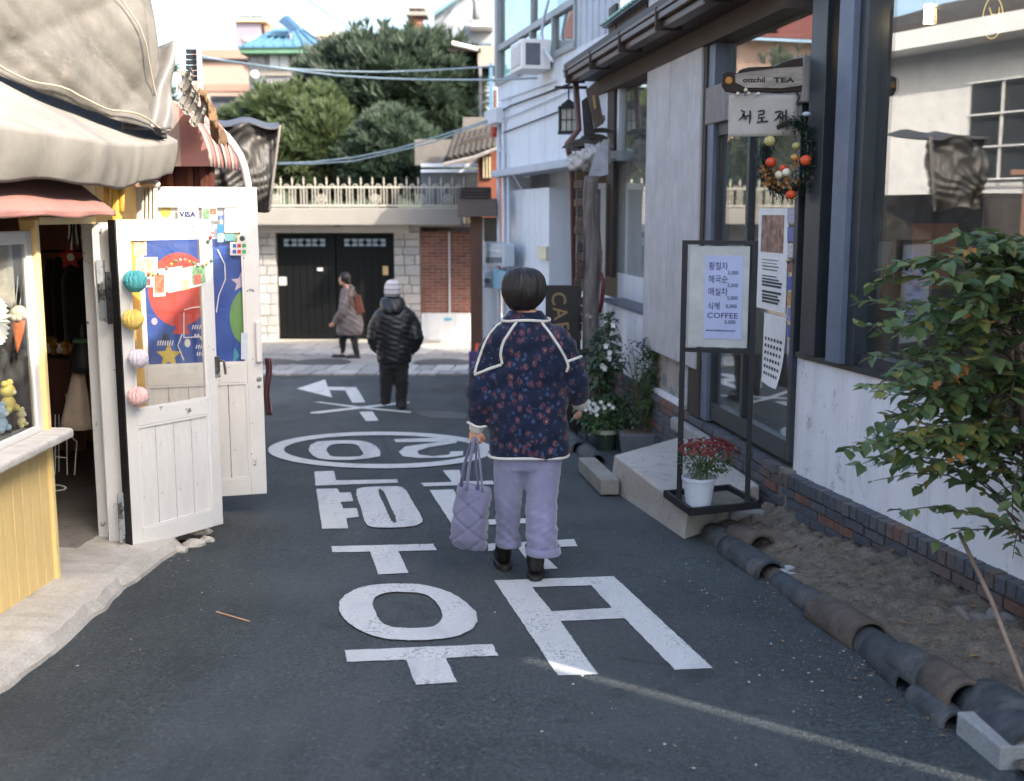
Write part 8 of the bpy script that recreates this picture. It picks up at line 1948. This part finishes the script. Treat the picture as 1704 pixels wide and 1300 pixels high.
# ---------------- woman in the taupe coat crossing the street
gl = G(582, 598); LY = gl.y; UL = px2m(1, LY)
def lp(x, y, dy=0.0): return P(x, y, LY + dy)
zl_ = gz(20) + .025
la = thing('person', 'person in taupe puffer coat walking left past the dark gate with a brown shoulder bag', 'person', (lp(582, 597).x, LY, zl_)); f3 = Vector((-1, -.12, .06)).normalized()
hc = lp(573, 465); mb = MB(); head(mb, hc, f3, .092); mb.tube([hc - EZ * .05 + Vector((.02, 0, 0)), lp(578, 486)], .05, 10)
erings(mb, [(lp(x, y), EX * .09, Vector((0, .12, 0))) for x, y in ((579, 488), (581, 510), (583, 540))], 14)
for A in ([lp(578, 490, -.16), lp(574, 517, -.2), lp(556, 537, -.16)], [lp(582, 490, .16), lp(586, 517, .2), lp(578, 535, .2)]): mb.tube(A, [.05, .04, .028], 8)
hand(mb, lp(556, 537, -.16), Vector((-.7, 0, -.5)), Vector((0, 1, 0)), 1, .35, .07); hand(mb, lp(578, 535, .2), Vector((-.2, 0, -.8)), Vector((0, -1, 0)), -1, .35, .07)
for A in ([lp(575, 545, .05), lp(569, 570, .05), lp(571, 590, .05)], [lp(588, 545, -.06), lp(590, 570, -.06), lp(594, 592, -.06)]): mb.tube(A, [.085, .06, .04], 10)
mesh_obj('body', fuse(mb, .010, 2), m_skin, la); face(hc, f3, la, .092)
mb = MB(); eball(mb, hc + Vector((.018, 0, .028)), (.108, 0, 0), (0, .098, 0), (0, 0, .108)); eball(mb, hc + Vector((.055, 0, -.03)), (.06, 0, 0), (0, .085, 0), (0, 0, .07)); hm = fuse(mb, .009, 3, strands)
bm = bmesh.new(); bm.from_mesh(hm); bmesh.ops.delete(bm, geom=[f for f in bm.faces if f.calc_center_median().x < hc.x - .05 and f.calc_center_median().z < hc.z + .05], context='FACES'); bm.to_mesh(hm); bm.free(); mesh_obj('hair', hm, m_hair, la)
m_taupe = NT('taupe_nylon'); _n = m_taupe.noise(6, 5, .6); m_taupe.bump(m_taupe.noise(14, 5, .65), .5, .015); m_taupe = m_taupe.set(m_taupe.ramp(_n, (.3, (.105, .083, .080)), (.7, (.165, .135, .128))), .42)
mb = MB(); erings(mb, [(lp(x, y), EX * hw * UL, Vector((0, dp, 0))) for x, y, hw, dp in ((578, 480, 9, .09), (579, 486, 12, .14), (580, 500, 14.5, .19), (582, 520, 18, .21), (583, 538, 21.5, .22), (582, 550, 22, .21), (581, 557, 20, .20))], 26, 2.2)
mb.tube([lp(578, 490, -.17), lp(574, 505, -.21), lp(570, 520, -.22), lp(561, 532, -.18), lp(557, 537, -.17)], [.085, .09, .085, .07, .055], 14); mb.tube([lp(582, 490, .17), lp(586, 508, .21), lp(586, 522, .22), lp(580, 534, .2)], [.085, .09, .08, .06], 14)
def puff3(co, no):
    z = co[:, 2]; return .010 * (.6 + .4 * np.sin(co[:, 0] * 13 + z * 9)) * np.abs(np.sin((z + co[:, 0] * .35) * 3.14159 / .16)) ** .6 + .006 * np.sin(co[:, 0] * 33 + z * 21) * np.sin(z * 40 + co[:, 1] * 30)
mesh_obj('coat', fuse(mb, .013, 3, puff3), m_taupe, la)
mb = MB(); mb.tube([lp(572, 482, -.08), lp(575, 478, -.02), lp(583, 476, .03), lp(587, 480, .0), lp(584, 484, -.09), lp(575, 487, -.12)], [.03, .035, .04, .04, .035, .03], 10); mb.build('coat_collar', m_taupe, la, smooth=True)
mb = MB(); leg(mb, [(lp(577, 545, .05), 10 * UL, .10), (lp(570, 568, .05), 6.2 * UL, .07), (lp(571, 588, .05), 4 * UL, .05)]); leg(mb, [(lp(587, 545, -.06), 10 * UL, .10), (lp(590, 568, -.06), 6.4 * UL, .07), (lp(594, 591, -.06), 4.2 * UL, .05)]); mesh_obj('trousers', fuse(mb, .012, 2, tfold), m_bt, la)
def shoe3(hx_, y, yy, lift, tilt):
    h = lp(hx_, y, yy); h.z = zl_ + lift; t = Vector((-1, 0, tilt)).normalized(); mb = MB(); eball(mb, h + t * .04 + EZ * .045, (0, .035, 0), t * .055, EZ * .045); eball(mb, h + t * .14 + EZ * .028, (0, .04, 0), t * .10, EZ * .03); mesh_obj('shoe', fuse(mb, .01, 2), m_boot, la)
    mb = MB(); ring = [h + t * (.11 - .14 * math.cos(2 * math.pi * k / 16)) + Vector((0, .04, 0)) * math.sin(2 * math.pi * k / 16) for k in range(16)]; mb.loft([ring, [p + EZ * .018 for p in ring]]); mb.build('shoe_sole', m_sole, la)
shoe3(574, 594, .05, .0, .02); shoe3(598, 598, -.06, .0, 0)
mb = MB(); mb.tube([lp(573, 583, .05), lp(572, 590, .05)], .04, 10); mb.build('sock', m_wh, la)
hb = thing('shoulder_bag', 'reddish brown leather bag hanging behind the shoulder of the walking person', 'bag', lp(598, 508, -.1)); m_lea = mat('brown_leather', '6e3a2b', .45, .2, 8, .2, 80)
mb = MB(); mb.prism([lp(x, y, -.05) for x, y in ((591, 492), (600, 490), (607, 520), (594, 523))], (0, -.12, 0)); mb.build('bag_body', m_lea, hb, bevel=.012)
mb = MB(); mb.tube([lp(593, 494, -.1), lp(588, 486, -.22), lp(580, 483, -.24), lp(583, 500, -.27), lp(594, 512, -.18)], .012, 6); mb.build('strap', m_lea, hb)
